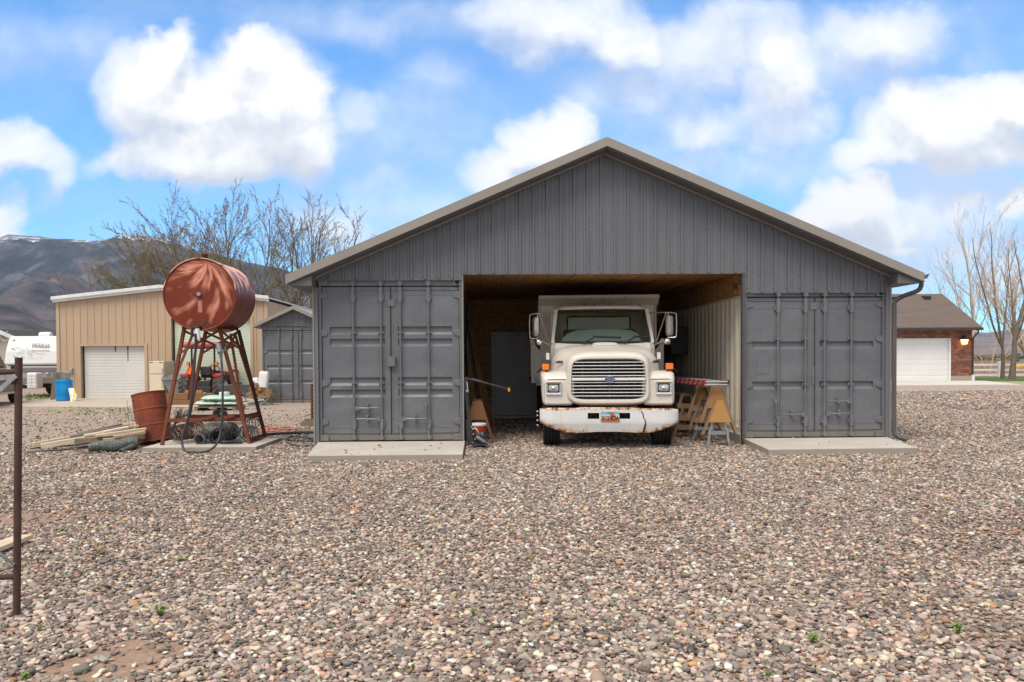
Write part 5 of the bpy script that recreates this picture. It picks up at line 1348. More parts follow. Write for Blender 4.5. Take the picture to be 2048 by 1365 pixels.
mb = MB(); mb.prism([(f-1.18, .14, 1.2), (f-1.95, .22, 1.76), (-1.0, .22, 1.78), (-1.1, .14, 1.2)], (0, 1.55, 0)); cb_ = mb.build('cab', M['pk_white'], pk, .04, seg=3)
mb = MB(); mb.prism([(f-1.33, .13, 1.25), (f-1.93, .165, 1.68), (.15, .165, 1.69), (.10, .13, 1.25)], (0, .05, 0)); mb.build('side_window', M['carglass'], cb_)
for x in (cxw, -1.9):
    mb = MB(); mb.lathe([(.24, -.12), (.37, -.12), (.40, -.08), (.40, .08), (.37, .12), (.24, .12)], 28, Matrix.Translation((x, .10, .40)) @ Matrix.Rotation(PI/2, 4, 'X')); wh = mb.build('wheel', M['rubber'], pk)
    mb = MB(); mb.lathe([(.25, .115), (.22, .10), (.09, .08), (.07, .12), (0, .12)], 20, Matrix.Translation((x, .10, .40)) @ Matrix.Rotation(PI/2, 4, 'X')); mb.build('rim', M['steel'], wh)
mb = MB(); mb.box(-1.2, f-1.15, -.12, .0, .36, .44); mb.build('running_board', M['chrome'], pk, .02)
mb = MB(); mb.box(f-.05, f+.06, .05, 1.8, .48, .66); mb.build('bumper', M['chrome'], pk, .02)
mb = MB(); mb.box(f-.10, f-.02, -.013, .05, .90, .98); mb.build('headlight', M['orange_lens'], pk, .01)
mb = MB(); mb.box(.42, .58, -.03, .0, 1.03, 1.09); mb.build('door_handle', M['black'], pk, .008)
mb = MB(); mb.box(-2.5, f-.1, -.012, .0, .79, .82); mb.build('side_moulding', M['black'], pk)
mb = MB(); mb.box(.62, .63, -.003, .02, .55, 1.2); mb.build('door_gap', M['dark'], pk)
mb = MB(); mb.box(f-1.42, f-1.25, -.16, .0, 1.20, 1.36); mb.build('wing_mirror', M['black'], pk, .03)
# ---- house beyond
YH = 46.0
M['vinyl'] = pm('beige_vinyl_siding', (.42, .37, .30), (.38, .33, .27), 2, .6)
M['shingle_dark'] = pm('dark_shingles', (.035, .037, .036), (.06, .06, .058), 14, .9)
hx = P(2, 660, YH).x; hz = P(2, 659, YH).z
hs = T('house', 'beige sided house with dark roof and white gable trim behind the trailer', 'house', (hx, YH, 0))
mb = MB(); zE = hz-1.95*.44-.1
pr_ = [(-4.4, 0), (4.4, 0)]; 
n = 26
vs = []
mb.prism([(-2.3, 0, 0), (1.95, 0, 0), (1.95, 0, zE), (0, 0, hz-.12), (-2.3, 0, zE)], (0, 9, 0)); mb.build('gable_wall', M['vinyl'], hs)
mb = MB()
for k in range(int(hz/.13)):
    z = .1+k*.13; hwz = 1.94 if z < zE else 1.94*(hz-.16-z)/(hz-.12-zE)
    if hwz > .1: mb.add([(-hwz, -.004, z), (hwz, -.004, z), (hwz, -.02, z-.0), (-hwz, -.02, z-.0)], [(0, 1, 2, 3)]); mb.add([(-hwz, -.02, z), (hwz, -.02, z), (hwz, -.004, z+.125), (-hwz, -.004, z+.125)], [(0, 1, 2, 3)])
mb.build('siding', M['vinyl'], hs, recalc=False)
mb = MB(); mb.box(1.9, 9, 1.0, 8, 0, zE); mb.build('wing_wall', M['vinyl'], hs)
for s in (-1, 1):
    mb = MB(); mb.prism([(0, -.35, hz), (s*2.3, -.35, hz-2.3*.44), (s*2.3, -.35, hz-.22-2.3*.44), (0, -.35, hz-.22)], (0, .05, 0)); mb.build('barge_board', M['white_trim'], hs)
    mb = MB(); mb.prism([(0, -.3, hz+.02), (s*2.35, -.3, hz+.02-2.35*.44), (s*2.35, -.3, hz-.06-2.35*.44), (0, -.3, hz-.06)], (0, 9.4, 0)); rfh = mb.build('roof', M['shingle_dark'], hs)
mb = MB(); zr = P(90, 663, YH+3).z
mb.prism([(0, .6, zE-.05), (0, 4.0, zr), (0, 8, zE-.05)], (9, 0, 0)); rfh = mb.build('roof', M['shingle_dark'], hs)
for x in (P(52, 0, YH+2).x-hx, P(78, 0, YH+2).x-hx):
    mb = MB(); mb.box(x-.3, x+.3, 1.6, 2.6, zE+.15, zE+.62); mb.build('roof_vent', M['shingle_dark'], rfh)
q = P(10, 673, YH-.05); mb = MB(); mb.prism([(q.x-hx+.30*math.cos(a), -.07, q.z+.30*math.sin(a)) for a in [PI/8+k*PI/4 for k in range(8)]], (0, .06, 0)); gv_ = mb.build('gable_vent', M['white_trim'], hs)
mb = MB(); mb.prism([(q.x-hx+.22*math.cos(a), -.075, q.z+.22*math.sin(a)) for a in [PI/8+k*PI/4 for k in range(8)]], (0, .006, 0)); mb.build('vent_louvre', M['vinyl'], gv_)

# ---- grey hopper, timbers, tractor
hq = G(353, 800); hop = T('feed_hopper', 'grey tapered feed hopper with dark lid beside the refrigerator', 'hopper', (P(354, 0, 31).x, 31.0, .0))
mb = MB(); a0, a1 = .30, .44
rings = [[Vector((-h_, -h_, z)), Vector((h_, -h_, z)), Vector((h_, h_, z)), Vector((-h_, h_, z))] for h_, z in ((.34, .12), (.36, .25), (.50, .70), (.52, .74))]
mb.loft(rings, True, True, smooth=False); mb.build('hopper_body', pm('grey_plastic', (.27, .28, .28), (.23, .24, .24), 4, .55), hop, .01)
mb = MB(); mb.loft([[Vector((-.56, -.56, .73)), Vector((.56, -.56, .73)), Vector((.56, .56, .73)), Vector((-.56, .56, .73))], [Vector((-.56, -.56, .78)), Vector((.56, -.56, .78)), Vector((.56, .56, .78)), Vector((-.56, .56, .78))], [Vector((-.38, -.30, .95)), Vector((.40, -.30, .97)), Vector((.40, .4, .97)), Vector((-.38, .4, .95))]], True, True, smooth=False)
mb.build('lid', M['greysteel'], hop, .01)
for i in range(4):
    mb = MB(); s1, s2 = ((-1, -1), (1, -1), (1, 1), (-1, 1))[i]; mb.box(s1*.30-.03, s1*.30+.03, s2*.30-.03, s2*.30+.03, 0, .14); mb.build('leg', M['greysteel'], hop)
tq = G(375, 812)
tl = ['lower front timber of the brown stack behind the tank stand', 'upper front timber of the brown stack behind the tank stand', 'rear timber of the brown stack behind the tank stand']
for i, (dx, dy, z, L) in enumerate(((0, 0, 0, 1.50), (.05, .03, .205, 1.46), (0, .28, .0, 1.5))):
    m = MB(); m.box(-L/2, L/2, 0, .25, 0, .20); o = m.build('timber', M['timber'], None, .01); o.location = (tq.x+dx, tq.y+dy, z); tag(o, tl[i], 'timber', 'brown timbers')
m = MB(); m.box(-.2, .35, .0, .12, 0, .09); o = m.build('wood_block', M['ply'], None, .006); o.location = (tq.x+.1, tq.y+.05, .41); tag(o, 'light wood block on top of the brown timber stack', 'block')
M['dusty_rubber'] = pm('dusty_rubber', (.055, .052, .048), (.085, .078, .07), 12, .85)
tr = T('tractor', 'small red tractor with canopy seen from behind through the tank stand legs', 'tractor', (P(401, 0, 30.6).x, 30.6, 0), math.radians(-9))
for s in (-1, 1):
    A = Matrix.Translation((s*.66, 0, .49)) @ Matrix.Rotation(PI/2, 4, 'Y'); mb = MB()
    mb.lathe([(.27, -.17), (.43, -.18), (.465, -.13), (.465, .13), (.43, .18), (.27, .17)], 32, A, True, False)
    for k in range(18):
        a = 2*PI*k/18
        for sd in (-1, 1):
            th = a+(.17 if sd > 0 else 0)
            p = A @ Vector((.475*math.cos(th), .475*math.sin(th), sd*.01)); q = A @ Vector((.475*math.cos(th+.2), .475*math.sin(th+.2), sd*.165)); mb.bar(p, q, .05, .05)
    w_ = mb.build('rear_wheel', M['dusty_rubber'], tr, recalc=False)
    mb = MB(); mb.lathe([(.26, -.1), (.22, -.02), (0, 0)], 20, A); mb.lathe([(.26, .1), (.22, .02), (0, .01)], 20, A); mb.build('rim', M['whitepaint'], w_)
    A = Matrix.Translation((s*.55, 1.55, .30)) @ Matrix.Rotation(PI/2, 4, 'Y'); mb = MB(); mb.lathe([(.16, -.11), (.27, -.11), (.30, -.06), (.30, .06), (.27, .11), (.16, .11)], 24, A); mb.build('front_wheel', M['rubber'], tr)
    mb = MB(); pr_ = [(-.28, .86), (-.30, .95), (-.05, .99), (.30, .96), (.48, .74), (.45, .72), (.28, .9), (-.05, .93), (-.22, .88)]
    mb.prism([(s*.62-.20, y, z) for y, z in pr_], (.40, 0, 0)); mb.build('fender', M['red'], tr, .015)
    mb = MB(); mb.box(s*.62-.12, s*.62+.12, -.315, -.28, .87, .94); mb.build('tail_reflector', M['red'], tr, .006)
    mb = MB(); mb.tube(catmull([(s*.40, -.12, .55), (s*.40, -.14, 1.0), (s*.44, -.16, 1.25), (s*.44, -.16, 1.95)], 4), .035, 8); mb.build('roll_bar_post', M['black'], tr)
    mb = MB(); mb.box(s*.55-.06, s*.55+.06, -.25, -.18, 1.27, 1.41); lm = mb.build('tail_lamp', M['red'], tr, .01); 
    mb = MB(); mb.box(s*.55-.04, s*.55+.04, -.256, -.25, 1.29, 1.39); mb.build('lamp_lens', M['orange_lens'], lm)
    mb = MB(); mb.tube(catmull([(s*.42, .75, .75), (s*.46, 1.1, 1.05), (s*.48, 1.9, .95), (s*.48, 2.3, .35)], 5), .055, 8); mb.build('loader_arm', M['red'], tr)
mb = MB(); mb.loft([[Vector((x*h_, y*h2-.0+.25, z)) for x, y in ((-.80, -.62), (.80, -.62), (.80, .62), (-.80, .62))] for h_, h2, z in ((.80, .8, 1.90), (1, 1, 1.99), (1, 1, 2.06), (.93, .93, 2.14))], True, True, smooth=False); mb.build('canopy', M['red_faded'], tr, .03)
mb = MB(); mb.box(-.44, .44, -.19, -.13, 1.88, 1.94); mb.build('roll_bar_top', M['black'], tr)
mb = MB(); mb.box(-.24, .24, .08, .5, .82, .92); mb.box(-.22, .22, .0, .10, .90, 1.24); mb.build('seat', M['black'], tr, .06, seg=3)
mb = MB(); mb.box(-.28, .28, -.2, 1.2, .35, .72); mb.box(-.32, .32, -.25, -.1, .3, .5); mb.build('gearbox', M['black'], tr, .02)
mb = MB(); mb.prism([(-.26, y, z) for y, z in ((.85, .62), (.85, 1.06), (1.3, 1.04), (1.95, .92), (2.0, .55))], (.52, 0, 0)); mb.build('engine_hood', M['red'], tr, .05, seg=3)
mb = MB(); A = Matrix.Translation((0, .72, 1.16)) @ Matrix.Rotation(math.radians(-35), 4, 'X'); mb.tube([A @ Vector((.19*math.cos(a), .19*math.sin(a), 0)) for a in [2*PI*k/24 for k in range(24)]], .016, 6, True); mb.tube([(0, .72, 1.16), (0, .9, .95)], .02, 6); mb.build('steering_wheel', M['black'], tr)
q = (-.40, -.34, 1.13)
mb = MB(); mb.prism([(q[0]-.20, q[1], q[2]-.17), (q[0]-.16, q[1], q[2]-.19), (q[0]+.18, q[1], q[2]-.19), (q[0]+.21, q[1], q[2]-.15), (q[0]+.04, q[1], q[2]+.17), (q[0]-.04, q[1], q[2]+.17)], (0, .012, 0)); sv = mb.build('warning_triangle', M['red'], tr)
mb = MB(); mb.prism([(q[0]-.15, q[1]-.004, q[2]-.15), (q[0]+.15, q[1]-.004, q[2]-.15), (q[0], q[1]-.004, q[2]+.11)], (0, .003, 0)); mb.build('triangle_face', pm('fluorescent_orange', (.95, .16, .01), None, 5, .5), sv)
mb = MB(); mb.bar((q[0], -.30, .7), (q[0], -.32, 1.0), .03, .02); mb.build('sign_bracket', M['black'], tr)
mb = MB(); mb.box(-.55, .55, 2.2, 2.7, .05, .5); mb.build('loader_bucket', M['red'], tr, .03)
# ---- pallet with bags
pq = G(430, 822); pl_ = T('pallet', 'wooden pallet under the green and white bags', 'pallet', (pq.x, pq.y, 0))
for k in range(3):
    mb = MB(); mb.box(-.6+k*.55, -.6+k*.55+.1, 0, 1.0, 0, .09); mb.build('stringer', M['wood_grey'], pl_)
for k in range(6):
    mb = MB(); mb.box(-.6, .6, k*.17, k*.17+.11, .092, .115); mb.build('deck_board', M['wood_grey'], pl_)
t = NT('green_white_bag_print'); v = t.coords()
n = t.noise(t.coords((2, 2, 5)), 3.0, 3, .5, .5)
bc = t.ramp(n, [(.38, (.66, .68, .66)), (.46, (.20, .44, .28)), (.54, (.48, .60, .50)), (.60, (.68, .70, .68)), (.66, (.16, .24, .32))])
t.set(bc, .4, 0, .5); t.bump(t.noise(v, 7, 4), .6, .04)
bl = ['lower left green and white bag on the pallet', 'lower right green and white bag on the pallet', 'upper left green and white bag on the pallet', 'upper right green and white bag on the pallet']
for i, (x, z, w) in enumerate(((-.32, .12, .36), (.30, .12, .36), (-.12, .27, .36), (.32, .265, .34))):
    rings = []
    for k in range(11):
        u = -1+2*k/10; r = (1-abs(u)**3.2)**.5
        rings.append([Vector((u*w, .45+math.cos(a)*.38*(.75+.25*r), .08+math.sin(a)*.085*r*(1+.12*math.sin(a*3+k)))) for a in [2*PI*j/18 for j in range(18)]])
    m = MB(); m.loft(rings, True, True); o = m.build('bag', t.mat); o.location = (pq.x+x, pq.y-.0, z); tag(o, bl[i], 'bag', 'bags on the pallet')
bw = T('plastic_pail', 'stack of white pail lids on top of the green and white bags', 'pail', (P(430, 0, pq.y).x, pq.y+.4, .42))
mb = MB(); mb.lathe([(.13, .0), (.15, .01), (.15, .03), (.14, .035), (.15, .04), (.15, .07), (.14, .075), (.15, .08), (.15, .105), (.11, .115), (0, .115)], 24); mb.build('pail_body', M['white_plastic'], bw)
# ---- wheelbarrow with scrap
wq = G(470, 806); wb = T('wheelbarrow', 'old wheelbarrow heaped with scrap wood behind the tank stand', 'wheelbarrow', (wq.x, wq.y, 0), .3)
mb = MB(); mb.loft([[Vector((x*a, y*b, z)) for x, y in ((-1, -1), (1, -1), (1, 1), (-1, 1))] for a, b, z in ((.35, .22, .30), (.58, .36, .62))], True, False, smooth=False); mb.build('tray', M['greysteel'], wb, .01)
mb = MB(); mb.lathe([(.12, -.04), (.19, -.04), (.20, 0), (.19, .04), (.12, .04), (0, .03)], 20, Matrix.Translation((-.62, 0, .2)) @ Matrix.Rotation(PI/2, 4, 'X')); mb.build('wheel', M['rubber'], wb)
for s in (-1, 1):
    mb = MB(); mb.tube([(-.65, s*.06, .2), (.3, s*.24, .33), (.95, s*.3, .56)], .02, 6); mb.tube([(.3, s*.24, .33), (.38, s*.24, 0)], .018, 6); mb.build('handle', M['wood_grey'], wb)
for i, (a, b) in enumerate((((440, 797), (492, 776)), ((452, 802), (500, 783)), ((446, 790), (478, 786)), ((460, 778), (492, 790)), ((478, 788), (506, 798)))):
    p, q = P(a[0], a[1], wq.y-.2+.1*i), P(b[0], b[1], wq.y+.1*i); m = MB(); m.bar(p, q, .11, .025); tag(m.build('scrap_board', M['wood_new'] if i in (0, 3) else M['wood_grey'], None, .003, p), ['longest', 'second', 'shortest', 'steepest', 'lowest'][i]+' scrap board sticking out of the wheelbarrow', 'board', 'scrap boards on the wheelbarrow')
# ---- white jugs, firewood on rack
for i, (x0, x1, y0, y1, Yj) in enumerate(((501, 513, 756, 790, 28.0), (510, 528, 743, 792, 27.7))):
    p0, p1 = P(x0, y1, Yj), P(x1, y0, Yj); w = (p1.x-p0.x)/2; h = p1.z-p0.z
    m = MB(); rings = []
    for k, (f_, z) in enumerate(((.9, 0), (.99, .03), (1, .1), (1, h*.84), (.96, h*.93), (.82, h*.985), (.6, h))):
        rings.append([Vector((math.copysign(abs(math.cos(a))**.35, math.cos(a))*w*f_, math.copysign(abs(math.sin(a))**.35, math.sin(a))*w*.9*f_, z)) for a in [2*PI*(j+.5)/20 for j in range(20)]])
    m.loft(rings, True, True); o = m.build('water_jug', M['white_plastic']); o.location = (p0.x+w, Yj+.3, p0.z); o.rotation_euler = (0, .12 if i else 0, 0)
    tag(o, ['small white plastic jug left of the big one by the firewood', 'large white plastic jug tilted above the firewood'][i], 'jug')
ry = 27.0
rk = T('firewood_rack', 'grey folding metal rack holding up the firewood by the small container', 'rack', (P(512, 0, ry).x, ry, 0))
for s in (0, 1):
    for y in (-.1, .3):
        x = (-.12+.28*s); mb = MB(); mb.bar((x-.15, y, 0), (x+.13, y, .25), .03, .03); mb.bar((x+.15, y+.03, 0), (x-.13, y+.03, .25), .03, .03); mb.build('leg', M['steel'], rk)
mb = MB(); mb.box(-.35, .30, -.14, .34, .25, .28); mb.build('rack_top', M['steel'], rk)
rnd = random.Random(3)
lg = None
for r in range(4):
    for k in range(5-(r > 1)*r):
        x = -.29+k*.14+(r % 2)*.06+rnd.uniform(-.02, .02); z = .33+r*.105
        if lg is None:
            m = MB(); m.M = Matrix.Rotation(-PI/2, 4, 'X')
            pr_ = [(math.cos(a)*.075*(1+.2*math.sin(a*2+1)), math.sin(a)*.07*(1+.25*math.cos(a*3))) for a in [2*PI*j/9 for j in range(9)]]
            m.prism([(a, b, 0) for a, b in pr_], (0, 0, .45)); lg = o = m.build('firewood_log', M['firewood'], None, .008)
            tag(o, 'split firewood log in the stack on the rack by the small container', 'log', 'firewood on the rack')
        else: o = copy_tree(lg)
        o.location = (rk.location.x+x, ry-.13+rnd.uniform(-.05, .05), z); o.rotation_euler = (rnd.uniform(-.12, .12), rnd.uniform(0, 6.2), rnd.uniform(-.35, .35))
for i, (x0, y0, x1, y1) in enumerate(((495, 806, 528, 800), (490, 812, 520, 806))):
    p, q = P(x0, y0, 26.2), P(x1, y1, 26.4); m = MB(); m.tube([p, q], .03, 6); tag(m.build('metal_pipe', M['steel'], None, loc=p), ['upper', 'lower'][i]+' loose grey pipe lying by the firewood rack', 'pipe')

# ================================================================ brick garage, right
YB = 47.0
def brick_mat():
    t = NT('mixed_red_brick'); tc_ = t.node('ShaderNodeTexCoord'); mp = t.node('ShaderNodeMapping'); mp.inputs['Rotation'].default_value = (PI/2, 0, 0); t.link(tc_.outputs['Object'], mp.inputs['Vector'])
    sp = t.sep(tc_.outputs['Object']); cb2 = t.node('ShaderNodeCombineXYZ'); t.link(sp[0], cb2.inputs[0]); t.link(sp[2], cb2.inputs[1])
    b = t.node('ShaderNodeTexBrick'); t.link(cb2.outputs[0], b.inputs['Vector']); b.inputs['Scale'].default_value = 1; b.inputs['Brick Width'].default_value = .30; b.inputs['Row Height'].default_value = .10; b.inputs['Mortar Size'].default_value = .010
    b.inputs['Color1'].default_value = (.36, .115, .06, 1); b.inputs['Color2'].default_value = (.11, .055, .045, 1); b.inputs['Mortar'].default_value = (.16, .12, .10, 1); b.inputs['Bias'].default_value = -.1
    n = t.noise(t.coords((1, 1, 2.2)), 1.6, 4)
    return t.set(t.mix(t.ramp(n, [(.45, 0.), (.6, .65)]), b.outputs['Color'], (.07, .04, .033)), .85, 0, .2)
M['brick'] = brick_mat()
def shingle_mat():
    t = NT('brown_shingles'); v = t.coords((1, 1, 1)); n = t.noise(t.coords((2, 5, 5)), 5, 6, .7); s = t.sep(v)
    band = t.noise(t.coords((.4, .4, 6)), 2.0, 3)
    base = t.ramp(n, [(.35, (.085, .065, .055)), (.65, (.155, .122, .105))])
    return t.set(t.mix(t.ramp(band, [(.4, 0.), (.65, .35)]), base, (.20, .155, .135)), .9, 0, .2)
M['shingle'] = shingle_mat()
gx1 = P(1944, 700, YB).x; gx0 = gx1-9.5
gar = T('brick_garage', 'red brick garage with brown shingle roof, white door and a lit lantern', 'garage', (gx1-4, YB, 0))
GO = gar.location
dx0, dx1, dz = P(1792, 0, YB).x, P(1906, 0, YB).x, P(1850, 677, YB).z
ez = P(1940, 659, YB).z
mb = MB(GO); fz = .30
for a, b, z0_, z1_ in ((gx0, dx0, fz, ez), (dx1, gx1, fz, ez), (dx0, dx1, dz, ez)): mb.add([(a, YB, z0_), (b, YB, z0_), (b, YB, z1_), (a, YB, z1_)], [(0, 1, 2, 3)])
mb.add([(gx1, YB, fz), (gx1, YB+8, fz), (gx1, YB+8, ez), (gx1, YB, ez)], [(0, 1, 2, 3)]); mb.add([(gx1-.01, YB, ez), (gx1-.01, YB+8, ez), (gx1-.01, YB+4, ez+2.1)], [(0, 1, 2)])
mb.add([(dx0, YB, 0), (dx0, YB+.2, 0), (dx0, YB+.2, dz), (dx0, YB, dz)], [(0, 1, 2, 3)]); mb.add([(dx1, YB, 0), (dx1, YB+.2, 0), (dx1, YB+.2, dz), (dx1, YB, dz)], [(0, 1, 2, 3)])
mb.build('brick_wall', M['brick'], gar, recalc=False)
mb = MB(GO); mb.box(gx0, dx0-.01, YB-.03, YB+.1, 0, fz); mb.box(dx1+.01, gx1+.02, YB-.03, YB+8, 0, fz); mb.build('foundation', M['concrete'], gar)
for s_ in (0,):
    mb = MB(GO)
    for x0_, x1_, z0_, z1_ in ((dx0-.22, dx0-.02, fz, dz+.22), (dx1+.02, dx1+.22, fz, dz+.22), (dx0-.02, dx1+.02, dz+.01, dz+.22)): mb.box(x0_, x1_, YB-.03, YB, z0_, z1_)
    mb.build('brick_surround', M['brick'], gar)
gd = rolldoor('garage_door', dx0, dx1-.12, dz-.03, pm('white_garage_door', (.70, .69, .67), (.66, .65, .63), 1, .45), YB+.12, 8, gar, GO)
mb = MB(GO); mb.box(dx1-.12, dx1-.01, YB-.02, YB+.14, 0, dz-.01); mb.box(dx0+.0, dx1-.12, YB-.01, YB+.14, dz-.05, dz-.005); mb.build('door_jamb', M['white_trim'], gd)
rr_, rl = P(1965, 656, 46.45), gx0-1
rzz = P(1886, 588, 50.6).z
mb = MB(GO); mb.prism([(rr_.x, 46.45, ez+.10), (rr_.x, 50.6, rzz), (rr_.x, 54.8, ez+.1), (rr_.x, 54.8, ez), (rr_.x, 50.6, rzz-.12), (rr_.x, 46.45, ez)], (rl-rr_.x, 0, 0)); grf = mb.build('roof', M['shingle'], gar)
mb = MB(GO); mb.box(rl, rr_.x, 46.33, 46.47, ez-.07, ez+.075); gg = mb.build('gutter', pm('dark_brown_gutter', (.045, .035, .03), None, 3, .5), gar, .01)
mb = MB(GO); mb.box(rl, rr_.x-.05, 46.47, YB, ez-.05, ez-.01); mb.build('soffit', M['trim'], gar)
mb = MB(GO); mb.tube([(rr_.x-.25, 46.42, ez-.05), (rr_.x-.25, 46.45, ez-.2), (gx1+.02, YB-.06, ez-.5), (gx1+.02, YB-.06, .35)], .05, 8); dsp = mb.build('downspout', bpy.data.materials['dark_brown_gutter'], gg)
mb = MB(GO); mb.box(gx1-.04, gx1+.10, YB-.12, YB-.0, 0, .36); mb.build('downspout_foot', M['white_trim'], dsp)
for x, y_ in ((1852, 595), (1784, 597)):
    q = P(x, y_, 50.0); mb = MB(GO); mb.box(q.x-.18, q.x+.22, 49.8, 50.2, q.z-.12, q.z+.08); mb.build('roof_vent', M['black'], grf, .02)
lq = P(1929, 683, YB-.15)
lan = T('wall_lantern', 'lit carriage lantern glowing on the brick wall right of the white garage door', 'lantern', (lq.x, YB-.15, lq.z))
em_ = NT('lamp_glow'); em_.b.inputs['Emission Color'].default_value = (1, .62, .22, 1); em_.b.inputs['Emission Strength'].default_value = 5; em_.set((1, .7, .3), .5)
mb = MB(); mb.loft([[Vector((x*a, y*a, z)) for x, y in ((-1, -1), (1, -1), (1, 1), (-1, 1))] for a, z in ((.09, -.16), (.14, .10))], True, True, smooth=False); mb.build('lamp_glass', em_.mat, lan)
mb = MB(); mb.loft([[Vector((x*a, y*a, z)) for x, y in ((-1, -1), (1, -1), (1, 1), (-1, 1))] for a, z in ((.16, .10), (.15, .14), (.06, .24), (.03, .30))], True, True, smooth=False); mb.box(-.05, .05, 0, .16, .2, .36); mb.build('lamp_cap', M['black'], lan)
# ---- drive, lawn, fence
M['drive'] = pm('pale_drive_concrete', (.56, .52, .47), (.50, .46, .42), .6, .9)
a_, b_ = G(1780, 771), G(2043, 770.5)
m = MB(); m.prism([(a_.x-5, a_.y-.4, -.03), (b_.x, b_.y, -.03), (b_.x+.2, b_.y+.6, -.03), (gx1+.6, YB-.2, -.03), (gx1-.2, YB+.15, -.03), (gx0, YB+.15, -.03)], (0, 0, .055)); tag(m.build('driveway', M['drive']), kind='structure')
M['lawn'] = pm('lawn_grass', (.065, .15, .012), (.05, .115, .012), 3, .95, bump=.8, bsc=12)
la, lb_ = G(1950, 763.5), G(2048, 762.5)
m = MB(); m.prism([(gx1+.4, la.y, -.02), (lb_.x+12, lb_.y-.3, -.02), (lb_.x+12, 53.0, -.02), (gx1+.4, 53.0, -.02)], (0, 0, .06)); tag(m.build('lawn', M['lawn']), kind='structure')
fy = 53.7; f0 = P(1949, 0, fy).x; f1 = P(2004, 0, fy).x; sp_ = f1-f0; fh = P(1949, 725, fy).z
fence = T('rail_fence', 'white three rail vinyl fence between the lawn and the dry field', 'fence', (f0, fy, 0))
M['vinylw'] = pm('white_vinyl', (.86, .85, .84), None, 2, .4)
for k in range(-1, 12):
    x = k*sp_; mb = MB(); mb.box(x-.075, x+.075, -.075, .075, 0, fh-.03); mb.loft([[Vector((x+a*u, a*w_, z)) for u, w_ in ((-1, -1), (1, -1), (1, 1), (-1, 1))] for a, z in ((.09, fh-.03), (.09, fh), (.01, fh+.06))], True, True, smooth=False)
    mb.build('post', M['vinylw'], fence)
for y_ in (729.5, 740, 750):
    z = P(1949, y_+.5, fy).z; mb = MB(); mb.box(-sp_*1.5, sp_*11.2, -.025, .025, z-.065, z+.065); mb.build('rail', M['vinylw'], fence)
# ================================================================ ground and gravel
def ground_mat():
    t = NT('gravel_dirt_and_field'); g = t.node('ShaderNodeNewGeometry'); pos = g.outputs['Position']; s = t.sep(pos)
    vo = t.node('ShaderNodeTexVoronoi'); vo.inputs['Scale'].default_value = 27; t.link(pos, vo.inputs['Vector'])
    hsv = t.sep(vo.outputs['Color'])
    peb = t.ramp(hsv[0], [(.0, (.12, .10, .095)), (.2, (.24, .205, .185)), (.4, (.33, .265, .225)), (.6, (.27, .235, .21)), (.78, (.45, .37, .30)), (.92, (.40, .26, .16)), (1., (.55, .48, .41))])
    edge = t.ramp(vo.outputs['Distance'], [(.25, 1.), (.7, .45)])
    peb = t.mix(1.0, peb, edge, 'MULTIPLY')
    vs = t.node('ShaderNodeTexVoronoi'); vs.inputs['Scale'].default_value = 75; t.link(pos, vs.inputs['Vector'])
    fine = t.ramp(t.sep(vs.outputs['Color'])[0], [(0., (.12, .095, .08)), (.5, (.29, .23, .185)), (1., (.50, .41, .335))])
    dirt = t.ramp(t.noise(pos, 3.5, 8, .65), [(.35, (.27, .18, .115)), (.65, (.42, .295, .20))])
    n = t.noise(pos, .55, 5, .6)
    dirtf = t.mix(t.ramp(t.noise(pos, 1.1, 6, .65), [(.30, 0.), (.52, .92)]), dirt, fine)
    # left yard is dirty, right of the shed and in front is gravel
    left = t.math('MULTIPLY', t.math('MULTIPLY_ADD', s[0], -.55, -1.6, True), t.math('MULTIPLY_ADD', s[1], .55, -6.3, True))
    lm = t.ramp(t.math('ADD', t.math('MULTIPLY', left, .7), t.math('MULTIPLY', n, .6)), [(.52, 0.), (.72, 1.)])
    nearf = t.math('MULTIPLY', t.math('MULTIPLY_ADD', s[1], -.5, 7.3, True), t.math('SUBTRACT', t.math('MULTIPLY_ADD', s[1], .64, 4.6), t.math('ABSOLUTE', s[0]), 0, True))
    base = t.mix(lm, t.mix(nearf, peb, t.ramp(t.noise(pos, 9, 6, .7), [(.3, (.22, .145, .10)), (.7, (.34, .235, .17))])), dirtf)
    far = t.math('MULTIPLY_ADD', s[1], .25, -3.6, True)   # beyond about 15 m single stones merge into pale gravel
    pale = t.mix(t.ramp(t.noise(pos, .35, 6, .7), [(.35, 0.), (.65, 1.)]), (.30, .235, .185), (.37, .295, .24))
    v3 = t.node('ShaderNodeTexVoronoi'); v3.inputs['Scale'].default_value = 17; t.link(pos, v3.inputs['Vector'])
    pale = t.mix(.62, pale, t.ramp(t.sep(v3.outputs['Color'])[1], [(0., (.10, .08, .07)), (.4, (.30, .235, .19)), (1., (.56, .45, .36))]))
    base = t.mix(t.math('MULTIPLY', far, t.math('SUBTRACT', 1, lm)), base, pale)
    fld = t.math('MULTIPLY_ADD', s[1], .5, -26.6, True)
    straw = t.ramp(t.noise(t.node('ShaderNodeTexCoord').outputs['Object'], .03, 8, .65), [(.35, (.235, .15, .075)), (.5, (.20, .13, .07)), (.65, (.155, .11, .063))])
    base = t.mix(fld, base, straw)
    t.bump(vo.outputs['Distance'], -.0, .02) if False else None
    h = t.math('MULTIPLY', t.math('SUBTRACT', 1, vo.outputs['Distance']), 1.0)
    t.bump(h, .55, .02)
    return t.set(base, .9, 0, .2)
m = MB()
xs = [-6000, -1500, -300, -60, -20, -8, 0, 8, 20, 60, 300, 1500, 6000]; ys = [-40, -5, 2, 5, 8, 11, 14, 17, 21, 30, 45, 60, 120, 400, 1500, 7000]
m.add([(x, y, 0) for y in ys for x in xs], [(j*13+i, j*13+i+1, (j+1)*13+i+1, (j+1)*13+i) for j in range(15) for i in range(12)])
